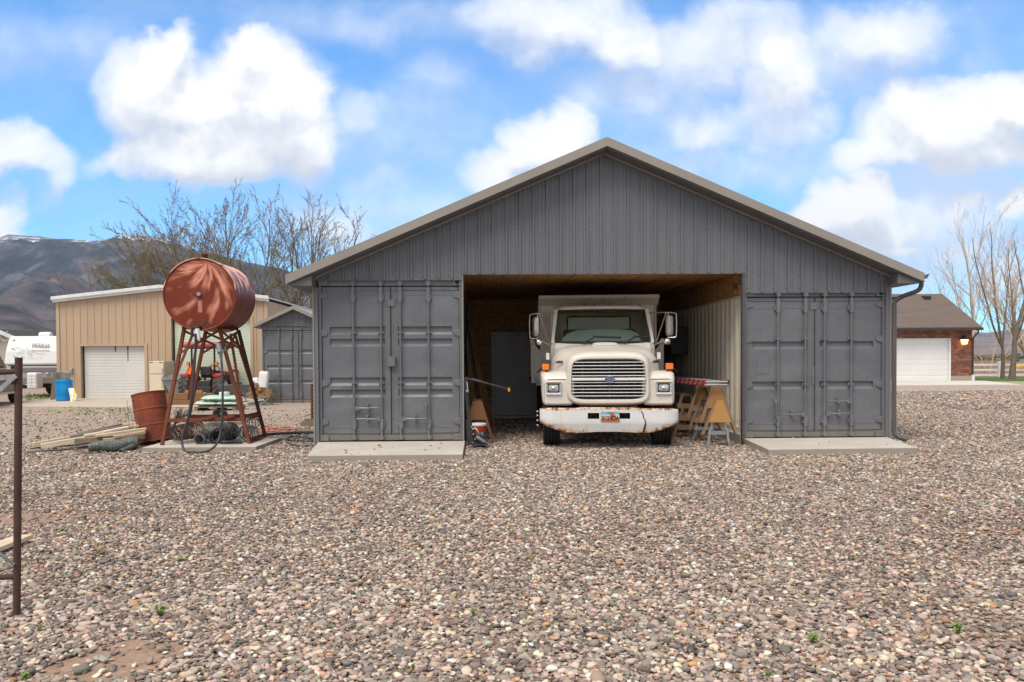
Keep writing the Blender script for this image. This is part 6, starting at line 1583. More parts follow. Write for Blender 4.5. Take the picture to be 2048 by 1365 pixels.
tag(m.build('ground', ground_mat(), recalc=False), kind='structure')

rg = np.random.default_rng(11)
def vnoise(x, y, sc, seed):
    r = np.random.default_rng(seed); L = r.random((256, 256))
    x = x*sc+100; y = y*sc+100; xi = np.floor(x).astype(int); yi = np.floor(y).astype(int); fx = x-xi; fy = y-yi
    fx = fx*fx*(3-2*fx); fy = fy*fy*(3-2*fy); a = lambda i, j: L[(xi+i) % 256, (yi+j) % 256]
    return (a(0, 0)*(1-fx)+a(1, 0)*fx)*(1-fy)+(a(0, 1)*(1-fx)+a(1, 1)*fx)*fy
def fbm(x, y, sc, seed, o=4):
    v = 0; w = .5; 
    for k in range(o): v = v+w*vnoise(x, y, sc*2**k, seed+k); w *= .5
    return v/(1-.5**o)
def ico(sub):
    bm = bmesh.new(); bmesh.ops.create_icosphere(bm, subdivisions=sub, radius=1)
    v = np.array([list(q.co) for q in bm.verts]); bm.verts.ensure_lookup_table(); f = np.array([[q.index for q in p.verts] for p in bm.faces]); bm.free(); return v, f
PAL = np.array([(.30, .26, .235), (.22, .195, .18), (.42, .33, .275), (.52, .42, .34), (.13, .118, .112), (.26, .20, .185), (.28, .27, .235), (.62, .52, .43), (.44, .26, .135), (.19, .15, .14), (.36, .29, .25), (.33, .30, .275), (.40, .25, .19), (.48, .40, .34), (.17, .165, .155), (.56, .47, .38)])
PAL = PAL*np.array([.92, .865, .81])
PW = np.array([14, 13, 11, 8, 8, 10, 8, 4.5, 2.2, 9, 10, 8, 4, 7, 6, 4.]); PW /= PW.sum()
def inside(x, y, x0, x1, y0, y1): return (x > x0) & (x < x1) & (y > y0) & (y < y1)
PATCH = [(G(70, 1034), .4), (G(285, 1300), .16), (G(200, 1338), .20), (G(250, 985), .3)]
def scatter(y0, y1, cell, smin, smax, keep=1.0, side=0):
    ny = int((y1-y0)/cell); pts = []
    for j in range(ny):
        y = y0+j*cell; xa, xb = -.62*y-1.4, .665*y+1.4
        if side < 0: xa, xb = xa-3.4, xa
        if side > 0: xa, xb = xb, xb+3.4
        n = int((xb-xa)/cell); x = xa+(np.arange(n)+rg.random(n))*cell; pts.append(np.stack([x, y+rg.random(n)*cell], 1))
    p = np.concatenate(pts); x, y = p[:, 0], p[:, 1]
    k = rg.random(len(x)) < keep
    for q, r in PATCH: k &= ~((np.hypot((x-q.x)*.7, y-q.y)+.3*r*(vnoise(x, y, 6, 3)-.5)*2 < r) & (rg.random(len(x)) < .82))
    on = (inside(x, y, -2.5, -.25, 12.04, 14) | inside(x, y, 4.5, 6.6, 12.35, 14) | inside(x, y, -5.52, -3.64, 13.5, 14.97))
    k &= ~inside(x, y, -2.6, -.25, 12.04, 30) & ~inside(x, y, 4.42, 6.9, 12.35, 30) & ~inside(x, y, -5.52, -3.64, 13.5, 14.97) | (on & (rg.random(len(x)) < .0025))
    left = np.clip(-.55*x-1.6, 0, 1)*np.clip(.55*y-6.3, 0, 1)
    nn = fbm(x, y, .55, 21); thin = left*.85+nn*.55
    k &= rg.random(len(x)) > np.clip((thin-.62)*3.2, 0, .80)
    k &= ~((y > 20.3) & (x < 7.0) & (x > -2.9)) & ~((y > 25) & (x < 7))
    k &= ~((y > 15) & (x < -2.8) & (rg.random(len(x)) < .55))
    bare = fbm(x, y, .35, 77, 5); k &= rg.random(len(x)) > np.clip((bare-.66)*5, 0, .6)
    return p[k], rg.uniform(smin, smax, k.sum())*np.exp(rg.normal(0, .22, k.sum()))
def pebbles(p, size, sub):
    bv, bf = ico(sub); n = len(p); nv = len(bv)
    a = size; b = size*rg.uniform(.62, .98, n); c = size*rg.uniform(.30, .62, n)
    V = np.repeat(bv[None], n, 0)
    e = rg.uniform(.62, 1.05, (n, 1, 1)); V = np.sign(V)*np.abs(V)**e
    V = V*(1+rg.normal(0, .11 if sub > 1 else .10, (n, nv, 1)))
    V = V*np.stack([a, b, c], 1)[:, None, :]
    tx, ty = rg.normal(0, .20, n), rg.normal(0, .20, n); yaw = rg.uniform(0, 6.283, n)
    X, Y, Z = V[..., 0], V[..., 1], V[..., 2]
    Z = Z+X*tx[:, None]+Y*ty[:, None]
    cy, sy = np.cos(yaw)[:, None], np.sin(yaw)[:, None]
    X, Y = X*cy-Y*sy, X*sy+Y*cy
    z0 = c*.45+np.abs(rg.normal(0, .006, n))
    px_, py_ = p[:, 0], p[:, 1]
    z0 = z0+.093*(inside(px_, py_, -2.5, -.25, 12.04, 14) | inside(px_, py_, 4.5, 6.6, 12.35, 14))+.07*inside(px_, py_, -5.52, -3.64, 13.5, 14.97)
    W_ = np.stack([X+p[:, :1], Y+p[:, 1:2], Z+z0[:, None]], -1).reshape(-1, 3)
    F = (bf[None]+(np.arange(n)*nv)[:, None, None]).reshape(-1, 3)
    col = PAL[rg.choice(len(PAL), n, p=PW)]*np.exp(rg.normal(0, .28, (n, 1)))*np.exp(rg.normal(0, .03, (n, 3)))
    tone = (.6*fbm(p[:, 0], p[:, 1], .8, 40)+.4*fbm(p[:, 0]*.4, p[:, 1], .55, 44))[:, None]; col = col*(.80+.36*tone)
    C4 = np.concatenate([np.clip(col, .05, .56), np.ones((n, 1))], 1)
    return W_, F, np.repeat(C4, nv, 0)
parts = []
for (y0, y1, cell, a, b, sub, keep, *sd) in ((1.6, 14.6, .036, .013, .026, 1, 1., -1), (1.6, 14.6, .036, .013, .026, 1, 1., 1), (1.9, 3.1, .03, .010, .023, 1, 1.), (3.1, 5.4, .023, .008, .0205, 2, 1.), (5.4, 10.2, .0255, .009, .0215, 1, 1.), (10.2, 14.6, .031, .012, .0245, 1, 1.), (14.6, 22, .048, .016, .028, 1, .95), (22, 34, .075, .022, .036, 1, .8)):
    p, sz = scatter(y0, y1, cell, a, b, keep, *sd); parts.append(pebbles(p, sz, sub))
off = 0; Vs, Fs, Cs = [], [], []
for v, f, c in parts: Vs.append(v); Fs.append(f+off); Cs.append(c); off += len(v)
V = np.concatenate(Vs).astype(np.float32); F = np.concatenate(Fs).astype(np.int32); C_ = np.concatenate(Cs).astype(np.float32)
me = bpy.data.meshes.new('gravel'); me.vertices.add(len(V)); me.vertices.foreach_set('co', V.ravel()); me.loops.add(F.size); me.loops.foreach_set('vertex_index', F.ravel())
me.polygons.add(len(F)); me.polygons.foreach_set('loop_start', np.arange(0, F.size, 3, dtype=np.int32)); me.polygons.foreach_set('use_smooth', np.ones(len(F), bool)); me.update()
at = me.attributes.new('stone', 'FLOAT_COLOR', 'POINT'); at.data.foreach_set('color', C_.ravel())
t = NT('pebble'); an = t.node('ShaderNodeAttribute', attribute_name='stone'); n = t.noise(t.coords(), 55, 4, .6)
base = t.mix(t.ramp(n, [(.4, .0), (.75, .4)]), an.outputs['Color'], t.mix(1., an.outputs['Color'], (1.35, 1.3, 1.25), 'MULTIPLY'))
t.set(base, .82, 0, .28); me.materials.append(t.mat)
go = bpy.data.objects.new('gravel', me); COL.objects.link(go); tag(go, 'mixed river gravel of grey, pink and tan stones covering the yard', None, None, 'stuff')
print('pebble verts', len(V))

# ================================================================ weeds
M['weed'] = pm('weed_leaf', (.13, .21, .04), (.19, .27, .06), 20, .7)
M['weed_dry'] = pm('dry_weed', (.36, .28, .10), (.42, .34, .14), 20, .8)
WEED = [(320, 1236, 46, 26, 0, 'broad leaved green weed, largest on the gravel between the gate post and the middle'), (1628, 1290, 30, 22, 0, 'green weed with one upright leaf on the near gravel at right'), (197, 1110, 40, 22, 1, 'dry straw coloured tuft on the gravel right of the gate post'),
 (170, 1043, 14, 12, 0, ''), (124, 1066, 22, 8, 0, ''), (80, 1268, 14, 14, 0, ''), (51, 1362, 26, 14, 0, ''), (363, 1126, 22, 8, 0, ''), (75, 1130, 10, 14, 0, ''), (279, 1070, 12, 14, 1, ''), (887, 1022, 12, 9, 0, ''), (866, 1037, 12, 9, 0, ''), (1089, 1026, 8, 8, 0, ''), (973, 1302, 14, 10, 0, ''),
 (826, 1342, 12, 12, 0, ''), (946, 1236, 10, 18, 0, ''), (1915, 1268, 30, 20, 0, 'green weed with a single tall leaf near the bottom right of the gravel'), (1708, 1123, 18, 8, 0, ''), (1268, 960, 8, 10, 0, ''), (1118, 1045, 10, 10, 0, ''), (1535, 1358, 20, 12, 0, ''), (598, 1250, 10, 10, 0, ''), (540, 1165, 14, 8, 1, ''), (386, 1073, 10, 14, 1, ''),
 (71, 856, 7, 20, 0, 'tall thin weed on the dirt behind the left end of the lumber pile'), (80, 866, 14, 11, 0, 'bushy green weed on the dirt left of the lumber pile'), (8, 876, 14, 6, 0, ''), (75, 877, 22, 5, 0, ''), (135, 849, 8, 5, 0, ''), (88, 850, 6, 4, 0, ''), (1390, 1050, 9, 8, 0, ''), (455, 1150, 9, 7, 0, ''), (710, 1090, 9, 7, 0, '')]
rnd = random.Random(4)
for x, y, w, h, dry, lab in WEED:
    q = G(x, y); sc_ = q.y/1650; W_, H_ = w*sc_, h*sc_; m = MB()
    nl = 16 if w > 20 else 7
    for k in range(nl):
        a = rnd.uniform(0, 2*PI); L = W_*.5*rnd.uniform(.6, 1.1); hz_ = H_*rnd.uniform(.4, 1.05); wd = min(max(.011, L*.22), .026)*(.45 if dry else 1)
        d = Vector((math.cos(a), math.sin(a)*.8, 0)); sd = Vector((-d.y, d.x, 0))*wd; up = Vector((0, 0, 1))
        p0 = Vector((0, 0, .0)); p1 = d*L*.5+up*hz_*.85; p2 = d*L+up*hz_*(.75 if not dry else 1.1)
        m.add([p0-sd*.3, p0+sd*.3, p1-sd, p1+sd, p2], [(0, 1, 3, 2), (2, 3, 4)], True)
    o = m.build('weed', M['weed_dry'] if dry else M['weed'], None, recalc=False); o.location = (q.x, q.y, .012)
    tag(o, lab or ('tiny dry weed sprig growing up between the stones' if dry else 'tiny green weed sprig growing up between the stones'), 'weed', 'small weeds in the gravel')
m = MB()
for k in range(360):
    x = rnd.choice((rnd.uniform(60, 340), rnd.gauss(170, 22), rnd.gauss(240, 20))); q = G(x, rnd.uniform(814, 822)+rnd.random()**3*14); a = rnd.uniform(0, 6.28); L = rnd.uniform(.02, .065)*(2.4 if rnd.random() < .06 else 1)
    d = Vector((math.cos(a), math.sin(a), 0))*.05; w_ = Vector((-d.y, d.x, 0))*.35
    m.add([q-w_, q+w_, q+d+Vector((0, 0, L))], [(0, 1, 2)])
for k in range(350):     # under the trailer and by the planks
    q = G(rnd.uniform(52, 112), rnd.uniform(789, 803)); a = rnd.uniform(0, 6.28); d = Vector((math.cos(a), math.sin(a), 0))*.05; w_ = Vector((-d.y, d.x, 0))*.35
    m.add([q-w_, q+w_, q+d+Vector((0, 0, rnd.uniform(.04, .12)))], [(0, 1, 2)])
tag(m.build('grass', M['weed'], None, recalc=False), 'ragged green grass along the edge of the concrete apron', None, None, 'stuff')

# ================================================================ trees
def bark(name, a, b): return pm(name, a, b, 10, .9, bump=.5, bsc=30, stretch=(1, 1, .3))
M['bark_brown'] = bark('brown_bark', (.15, .118, .075), (.23, .18, .12))
M['bark_tan'] = bark('pale_tan_bark', (.42, .31, .22), (.55, .42, .31))
M['bark_grey'] = bark('grey_brown_bark', (.11, .085, .065), (.19, .15, .115))
M['bud'] = pm('spring_bud', (.18, .185, .05), (.13, .14, .04), 30, .8)
class Tree:
    def __init__(s, seed, trop=.12, wob=.16, ang=(.35, .75), decay=.62, minr=.010):
        s.r = random.Random(seed); s.big = []; s.small = []; s.tips = []; s.trop = trop; s.wob = wob; s.ang = ang; s.decay = decay; s.minr = minr
    def rv(s): return Vector((s.r.gauss(0, 1), s.r.gauss(0, 1), s.r.gauss(0, 1)))
    def grow(s, p, d, L, r, lev, nch):
        n = 5 if lev else 9; pts = [p.copy()]; rs = [r]; d = d.normalized(); dirs = []
        for k in range(n):
            d = (d+s.rv()*s.wob*(.6 if lev == 0 else 1)+Vector((0, 0, s.trop))).normalized(); p = p+d*L/n; pts.append(p.copy()); rs.append(max(s.minr*.6, r*(1-.72*(k+1)/n))); dirs.append(d.copy())
        (s.big if r > .04 else s.small).append((pts, rs))
        if lev >= len(nch): s.tips += pts[2:]; return
        c = nch[lev]
        for k in range(c):
            t = .22+.75*(k+s.r.random())/c; i = min(n-1, int(t*n)); f = t*n-i
            q = pts[i]+(pts[i+1]-pts[i])*f; ax = dirs[i].cross(s.rv()).normalized(); a = s.r.uniform(*s.ang)
            nd = dirs[i]*math.cos(a)+ax*math.sin(a)
            s.grow(q, nd, L*s.decay*s.r.uniform(.65, 1.15)*(1-.35*t), max(s.minr, rs[i]*.58), lev+1, nch)
    def build(s, name, label, loc, mt, mb_, bud=None, nb=0, bs=.06, group=None):
        o = T(name, label, 'tree', loc, 0, group)
        a = MB(loc)
        for pts, rs in s.big: a.tube(pts, rs, 7, caps=False)
        a.build('trunk', mt, o, recalc=False)
        b = MB(loc)
        for pts, rs in s.small: b.tube(pts, rs, 3, caps=False)
        b.build('branches', mb_, o, recalc=False)
        if nb:
            c = MB(loc)
            for k in range(nb):
                q = s.r.choice(s.tips)+s.rv()*.012; u = s.rv()*bs; v = s.rv()*bs
                c.add([q, q+u, q+v], [(0, 1, 2)])
            tag(c.build('buds', bud, o, recalc=False), kind='stuff')
        return o
def at_ground(x, Y): return Vector((P(x, 700, Y).x, Y, 0))
b0 = at_ground(505, 50)
A_ = Tree(3, .035, .15, (.25, .55), .44, .0115)
for an, lean, L, r in ((-64, 1, 8.4, .08), (-56, 1, 9.0, .09), (-48, 1, 9.0, .09), (-40, 1, 8.8, .09), (-31, 1, 8.6, .09), (-22, 1, 8.6, .09), (-13, 1, 8.7, .09), (-5, 1, 8.8, .09), (3, 1, 8.7, .09), (10, 1, 8.2, .08), (-70, 1, 8.8, .07), (-76, 1, 9.0, .07), (-82, 1, 8.6, .06), (-52, 1, 7.4, .06), (-18, 1, 7.2, .06), (-60, 1, 9.6, .08), (-44, 1, 9.4, .08), (-36, 1, 7.4, .07), (-66, 1, 9.4, .07), (-73, 1, 9.6, .07), (-27, 1, 8.9, .08)):
    A_.grow(b0+Vector((an*.008, 0, 1.2)), Vector((math.sin(math.radians(an))*lean, A_.r.uniform(-.3, .3), math.cos(math.radians(an)))), L, r, 0, (15, 9, 4))
A_.big.append(([b0, b0+Vector((0, 0, .8)), b0+Vector((0, 0, 1.6))], [.5, .42, .3]))
A_.build('willow_tree', 'wide many stemmed willow just leafing out behind the tan building', b0, M['bark_brown'], M['bark_brown'], M['bud'], 8000, .055, 'bare trees behind the tan building')
b1 = at_ground(606, 52)
B_ = Tree(8, .035, .15, (.25, .55), .44, .0115)
for an, L, r in ((-10, 8.4, .085), (-4, 9.0, .09), (2, 9.5, .09), (9, 9.2, .09), (17, 8.8, .085), (26, 8.2, .08), (34, 7.2, .07), (-16, 7.2, .07)):
    B_.grow(b1+Vector((an*.008, 0, 1.0)), Vector((math.sin(math.radians(an)), B_.r.uniform(-.3, .3), math.cos(math.radians(an)))), L, r, 0, (13, 8, 4))
B_.big.append(([b1, b1+Vector((0, 0, .8)), b1+Vector((0, 0, 1.4))], [.45, .38, .28]))
B_.build('willow_tree', 'narrower upright willow right of the wide one, behind the small gabled container', b1, M['bark_brown'], M['bark_brown'], M['bud'], 2200, .045, 'bare trees behind the tan building')
b9 = at_ground(640, 46)
D_ = Tree(19, .03, .14, (.3, .8), .6, .011)
for an, L, r in ((-30, 4.5, .08), (-8, 5.2, .09), (16, 5, .08), (34, 4.2, .07)):
    D_.grow(b9+Vector((an*.006, 0, .3)), Vector((math.sin(math.radians(an)), D_.r.uniform(-.3, .3), math.cos(math.radians(an)))), L, r, 0, (8, 6, 3))
D_.build('shrub', 'tangled leafless shrub between the small gabled container and the big shed', b9, M['bark_brown'], M['bark_brown'])
# right hand poplars
def poplar(name, label, base, stems, seed, nch, mt, mb_, nb=0, trop=.10, ang=(.3, .65), decay=.5):
    t_ = Tree(seed, trop, .10, ang, decay, .010)
    for (dx, an, z, L, r) in stems: t_.grow(base+Vector((dx, 0, z)), Vector((math.sin(math.radians(an)), t_.r.uniform(-.15, .15), math.cos(math.radians(an)))), L, r, 0, nch)
    return t_, lambda: t_.build(name, label, base, mt, mb_, M['bark_tan'], nb//2, .04, 'leafless poplars by the white fence')
c0 = at_ground(2005, 50.0)
t_, fin = poplar('poplar_tree', 'leafless forked poplar at the left of the pair before the white fence', c0, ((0, -28, 1.9, 7.2, .065), (0, -12, 1.9, 7.4, .075), (0, 10, 1.9, 6.4, .06), (0, -44, 1.9, 4.6, .04)), 12, (8, 4, 2), M['bark_grey'], M['bark_tan'], 500)
t_.big.append(([c0, c0+Vector((.02, 0, .7)), c0+Vector((.05, 0, 1.3)), c0+Vector((.0, 0, 2.0))], [.14, .115, .10, .08])); fin()
c1 = at_ground(2024, 48.5)
t_, fin = poplar('poplar_tree', 'tallest leafless poplar with thick dark trunk before the white fence', c1, ((.15, 2, 2.2, 8.2, .12), (.15, 26, 2.1, 5.8, .07), (.15, -14, 2.6, 5.4, .055), (.1, -34, 2.4, 4.0, .04), (.15, 44, 2.0, 4.2, .04)), 25, (9, 4, 2), M['bark_grey'], M['bark_tan'], 600)
t_.big.append(([c1, c1+Vector((.06, 0, .8)), c1+Vector((.14, 0, 1.5)), c1+Vector((.16, 0, 2.4)), c1+Vector((.17, 0, 3.2))], [.22, .165, .145, .13, .11])); fin()
c2 = at_ground(1936, 60)
t_, fin = poplar('poplar_tree', 'slim leafless poplar rising behind the brick garage roof', c2, ((0, 3, 0, 10.2, .12), (.0, 22, 2.0, 6.0, .06), (0, -26, 2.5, 6.0, .06)), 31, (9, 4, 2), M['bark_tan'], M['bark_tan'], 400); fin()
c3 = at_ground(1890, 66)
t_, fin = poplar('poplar_tree', 'small leafless treetop just showing over the brick garage ridge', c3, ((0, 0, 0, 7.4, .10),), 37, (10, 5, 2), M['bark_tan'], M['bark_tan'], 60); fin()
c4 = at_ground(2062, 52)
t_, fin = poplar('poplar_tree', 'leafless poplar cut off by the right edge of the view', c4, ((0, -14, 0, 7.5, .12), (0, -30, 1.0, 6.0, .08), (0, 5, .5, 8, .10)), 41, (12, 6, 3), M['bark_tan'], M['bark_tan'], 300); fin()
c5 = at_ground(1975, 62)
t_, fin = poplar('poplar_sapling', 'thin pale sapling thicket behind the fence left of the poplar pair', c5, ((0, -40, 0, 5.2, .05), (0, -15, 0, 6.2, .05), (.2, 15, 0, 6.0, .05), (.6, 35, 0, 4.6, .04), (-.5, -55, 0, 4.4, .04)), 43, (7, 3, 2), M['bark_tan'], M['bark_tan'], 100); fin()

# ================================================================ far country
def shape(name, us, Ys, hfun, mat):
    X = us[None, :]*Ys[:, None]; Y = np.repeat(Ys[:, None], len(us), 1); Z = hfun(X, Y, np.repeat(us[None], len(Ys), 0))
    m_ = bpy.data.meshes.new(name); nu, ny = len(us), len(Ys)
    V = np.stack([X, Y, Z], -1).reshape(-1, 3); idx = np.arange(nu*ny).reshape(ny, nu)
    F = np.stack([idx[:-1, :-1], idx[:-1, 1:], idx[1:, 1:], idx[1:, :-1]], -1).reshape(-1, 4)
    m_.from_pydata(V.tolist(), [], F.tolist()); m_.materials.append(mat); m_.polygons.foreach_set('use_smooth', [True]*len(F))
    o = bpy.data.objects.new(name, m_); COL.objects.link(o); tag(o, kind='structure'); return o
def mountain_mat(name, snow=True):
    t = NT(name); g = t.node('ShaderNodeNewGeometry'); mp = t.node('ShaderNodeMapping'); t.link(g.outputs['Position'], mp.inputs['Vector']); v = mp.outputs[0]
    s = t.sep(g.outputs['Position'])
    n1 = t.noise(v, .0024, 9, .68); n2 = t.noise(v, .009, 8, .7); n3 = t.noise(v, .03, 5, .7)
    hi = t.math('DIVIDE', s[2], 750)
    veg = t.ramp(t.math('ADD', t.math('MULTIPLY', n1, .45), t.math('MULTIPLY', n2, .55)), [(.44, (.012, .014, .018)), (.50, (.026, .027, .033)), (.56, (.13, .105, .095))])
    low = t.ramp(n2, [(.38, (.03, .027, .026)), (.5, (.095, .075, .072)), (.65, (.17, .125, .115))])
    base = t.mix(t.ramp(t.math('ADD', hi, t.math('MULTIPLY_ADD', n1, .5, -.25)), [(.22, 0.), (.42, 1.)]), low, veg)
    base = t.mix(t.ramp(n3, [(.42, .0), (.62, .55)]), base, (.045, .047, .045))
    if snow:
        sm = t.math('ADD', t.math('MULTIPLY', hi, 1.0), t.math('MULTIPLY_ADD', t.noise(v, .012, 8, .75), 1.1, -.55))
        band = t.math('MULTIPLY', t.ramp(sm, [(.90, 0.), (.95, 1.)]), t.ramp(hi, [(.92, 1.), (.97, .12)]))
        base = t.mix(band, base, (.72, .73, .76))
    return t.set(base, .95, 0, .1)
RX = np.array([-900, -400, -150, 0, 34, 67, 118, 168, 202, 220, 245, 278, 334, 398, 448, 507, 575, 628, 760, 900, 1200])
RY = np.array([560, 500, 505, 488, 474.5, 477, 479.5, 483, 486, 483, 476, 474.5, 481, 502, 515, 528, 543, 558, 600, 650, 700])
def ridge(a): return np.clip((717+(960-a)*.0057-RY_(a))/1650, 0, 1)
def RY_(a): return np.interp(a, RX, RY)
def hmount(X, Y, U):
    a = U*1650+960; s = np.clip((Y-1300)/(5000-1300), 0, 1); back = np.clip((Y-5000)/1500, 0, 1)
    H = ridge(a)*5000
    rid = 1-np.abs(2*fbm(X, Y*.35, 1/800, 51, 5)-1)
    sp = 1-np.abs(2*fbm(X, Y, 1/420, 61, 5)-1)
    base = H*(.10*s+.90*s**1.5)
    z = base+H*s*(1-s)*(1.25*(rid-.72)*1.6)+(sp-.75)*170*np.clip(s*4, 0, 1)*(1-s**4)
    z = z+(fbm(X, Y, 1/120, 71, 3)-.5)*16*np.clip(s*3, 0, 1)
    return np.where(Y > 5000, H*(1-back*.8), z)-2*(s < .001)
us = np.linspace(-1.15, .16, 420); Ys = np.concatenate([np.linspace(1250, 5000, 190), np.linspace(5150, 6400, 8)])
shape('mountain', us, Ys, hmount, mountain_mat('mountain_slopes'))
def hfoot(X, Y, U):
    s = np.clip((Y-900)/700, 0, 1); b = np.clip((1900-Y)/300, 0, 1)
    a = U*1650+960; A = np.interp(a, [-600, 0, 60, 100, 180, 300, 420, 700], [110, 118, 105, 82, 62, 70, 60, 0])
    n = fbm(X, Y, 1/160, 81, 5); return A*np.sin(s*PI/2)*b**.5*(.72+.55*(n-.4))-1
shape('foothills', np.linspace(-.95, -.12, 200), np.linspace(900, 1900, 60), hfoot, mountain_mat('foothill_slopes', False))
def hright(X, Y, U):
    a = U*1650+960; s = np.clip((Y-2000)/2200, 0, 1); b = np.clip((6000-Y)/1500, 0, 1)
    A = np.interp(a, [1400, 1700, 1900, 1980, 2048, 2200, 2600], [60, 150, 185, 168, 190, 230, 260]); n = fbm(X, Y, 1/700, 91, 5)
    return A*s**1.2*b*(.7+.7*(n-.42))-1
def pale_hill():
    t = NT('pale_hills'); g = t.node('ShaderNodeNewGeometry'); n = t.noise(g.outputs['Position'], .004, 8, .65)
    return t.set(t.ramp(n, [(.35, (.13, .10, .09)), (.6, (.23, .175, .155))]), .95, 0, .1)
shape('hills', np.linspace(.2, 1.1, 160), np.linspace(2000, 6000, 60), hright, pale_hill())
# scrub band in the field
m = MB(); rnd = random.Random(9)
for k in range(5200):
    Y = rnd.uniform(170, 330); u = rnd.uniform(.56, .80); hgt = rnd.uniform(.5, 1.9)*rnd.random()**.4
    q = Vector((u*Y, Y, rnd.uniform(0, hgt))); s_ = rnd.uniform(.3, .8)
    m.add([q, q+Vector((rnd.uniform(-s_, s_), rnd.uniform(-s_, s_), rnd.uniform(0, s_))), q+Vector((rnd.uniform(-s_, s_), rnd.uniform(-s_, s_), rnd.uniform(0, s_)))], [(0, 1, 2)])
tag(m.build('brush', pm('field_scrub', (.10, .085, .05), (.20, .15, .10), .2, .9, c3=(.07, .085, .045)), recalc=False), 'low brown and green scrub across the far side of the field', None, None, 'stuff')
q = at_ground(2038, 210); cf = T('conifer_tree', 'small dark conifer far across the dry field', 'tree', q)
m = MB(); m.tube([Vector((0, 0, 0)), Vector((0, 0, 1.8))], .08, 6); m.build('trunk', M['bark_grey'], cf)
m = MB()
for k in range(360):
    z = rnd.random()**1.3*1.75; r = (1.85-z)*.42*rnd.random()**.4; a = rnd.uniform(0, 6.3); q2 = Vector((r*math.cos(a), r*math.sin(a), z+.1)); m.add([q2, q2+Vector((rnd.uniform(-.2, .2), rnd.uniform(-.2, .2), .12)), q2+Vector((rnd.uniform(-.2, .2), rnd.uniform(-.2, .2), -.08))], [(0, 1, 2)])
m.build('crown', pm('conifer_needles', (.012, .022, .02), (.02, .035, .028), 3, .9), cf, recalc=False)
q = at_ground(2047, 214); fh_ = T('farm_house', 'tiny white farm house beside the distant conifer', 'house', q)
m = MB(); m.box(-.9, .9, 0, 1.6, 0, .75); m.build('wall', M['white_trim'], fh_)
m = MB(); m.prism([(-1, -.1, .75), (1, -.1, .75), (0, -.1, 1.25)], (0, 1.8, 0)); m.build('roof', M['shingle_dark'], fh_)
q = G(2035, 727); q = at_ground(2035, 80); m = MB(); m.loft([sring(y, 0, .3, .42*k_, .28*k_, 3, 20) for y, k_ in ((-.4, .6), (-.3, 1), (.4, 1), (.5, .6))], True, True)
o = m.build('yellow_drum', pm('field_yellow', (.72, .38, .03), None, 3, .6)); o.location = (q.x, q.y, 0); tag(o, 'small yellow object lying in the dry field beyond the fence', 'drum')

# ================================================================ haze
m = MB(); m.box(-7200, 7200, -60, 7600, -3, 900)
t = NT('thin_blue_air'); t.n.remove(t.b)
pv = t.node('ShaderNodeVolumePrincipled'); pv.inputs['Color'].default_value = (.58, .74, 1, 1); pv.inputs['Density'].default_value = 6.5e-5; pv.inputs['Anisotropy'].default_value = .2
t.link(pv.outputs[0], t.n['Material Output'].inputs['Volume'])
tag(m.build('haze', t.mat), 'pale blue air between the yard and the mountains', None, None, 'stuff')

# ================================================================ light and sky
SUN = Vector((-.30, -.46, .86)).normalized()
el = math.asin(SUN.z); az = math.atan2(SUN.x, SUN.y)
ld = bpy.data.lights.new('sun', 'SUN'); ld.energy = 2.6; ld.angle = math.radians(34); ld.color = (1, .91, .79)
lo = bpy.data.objects.new('sun', ld); COL.objects.link(lo); lo.rotation_euler = (-SUN).to_track_quat('-Z', 'Y').to_euler(); lo.location = (0, 0, 40)
w = bpy.data.worlds.new('World'); SC.world = w; w.use_nodes = True
class WT(NT):
    def __init__(s, tree): s.t = tree; s.n = tree.nodes; s.l = tree.links
BLOB = [  # photo px centre, radii, weight of each cloud lobe
 (330, 185, 120, 115, 1.), (345, 118, 55, 60, 1.), (520, 215, 150, 130, 1.), (525, 130, 75, 55, 1.), (455, 300, 240, 62, 1.), (610, 285, 85, 95, .95), (270, 310, 75, 45, .7), (600, 200, 70, 70, 1.), (430, 215, 110, 90, 1.),
 (45, 322, 95, 48, .75), (115, 375, 45, 60, .5), (5, 452, 62, 62, 1.), (200, 330, 60, 30, .35),
 (1120, 45, 190, 75, .66), (1235, 75, 95, 70, .72), (1430, 100, 190, 95, .56), (1560, 150, 110, 130, .72), (1410, 245, 120, 55, .55), (1570, 235, 130, 70, .58), (1500, 40, 150, 60, .5), (1800, 70, 130, 85, .62), (1700, 60, 90, 70, .4), (1700, 540, 440, 110, .50), (1900, 430, 280, 140, .55), (1480, 320, 280, 80, .42), (1290, 190, 200, 100, .38), (820, 450, 300, 120, .36), (150, 110, 300, 70, .26), (760, 60, 320, 50, .26), (800, 270, 240, 120, .30), (1650, 110, 360, 110, .40),
 (1095, 285, 95, 85, .95), (1010, 330, 85, 75, .7), (960, 300, 60, 40, .4), (720, 240, 60, 60, .42), (860, 150, 110, 50, .3), (790, 380, 70, 40, .35),
 (1895, 255, 180, 110, 1.), (2030, 215, 90, 90, .95), (1790, 240, 60, 45, .85), (1770, 310, 120, 50, .75), (1960, 330, 140, 50, .85),
 (1700, 405, 85, 70, 1.), (1640, 430, 75, 45, .85), (1760, 445, 130, 50, .85), (1760, 495, 160, 30, .7), (1560, 330, 160, 35, .35), (1960, 420, 90, 40, .7), (1840, 300, 110, 60, .9), (2060, 420, 60, 50, .8), (1900, 520, 150, 40, .6), (2020, 560, 120, 60, .5), (700, 470, 90, 70, .5), (800, 440, 120, 40, .4), (640, 440, 60, 60, .45)]
gr = bpy.data.node_groups.new('cloud_cover', 'ShaderNodeTree')
gr.interface.new_socket('Dir', in_out='INPUT', socket_type='NodeSocketVector'); gr.interface.new_socket('Lift', in_out='INPUT', socket_type='NodeSocketFloat'); gr.interface.new_socket('Cover', in_out='OUTPUT', socket_type='NodeSocketFloat')
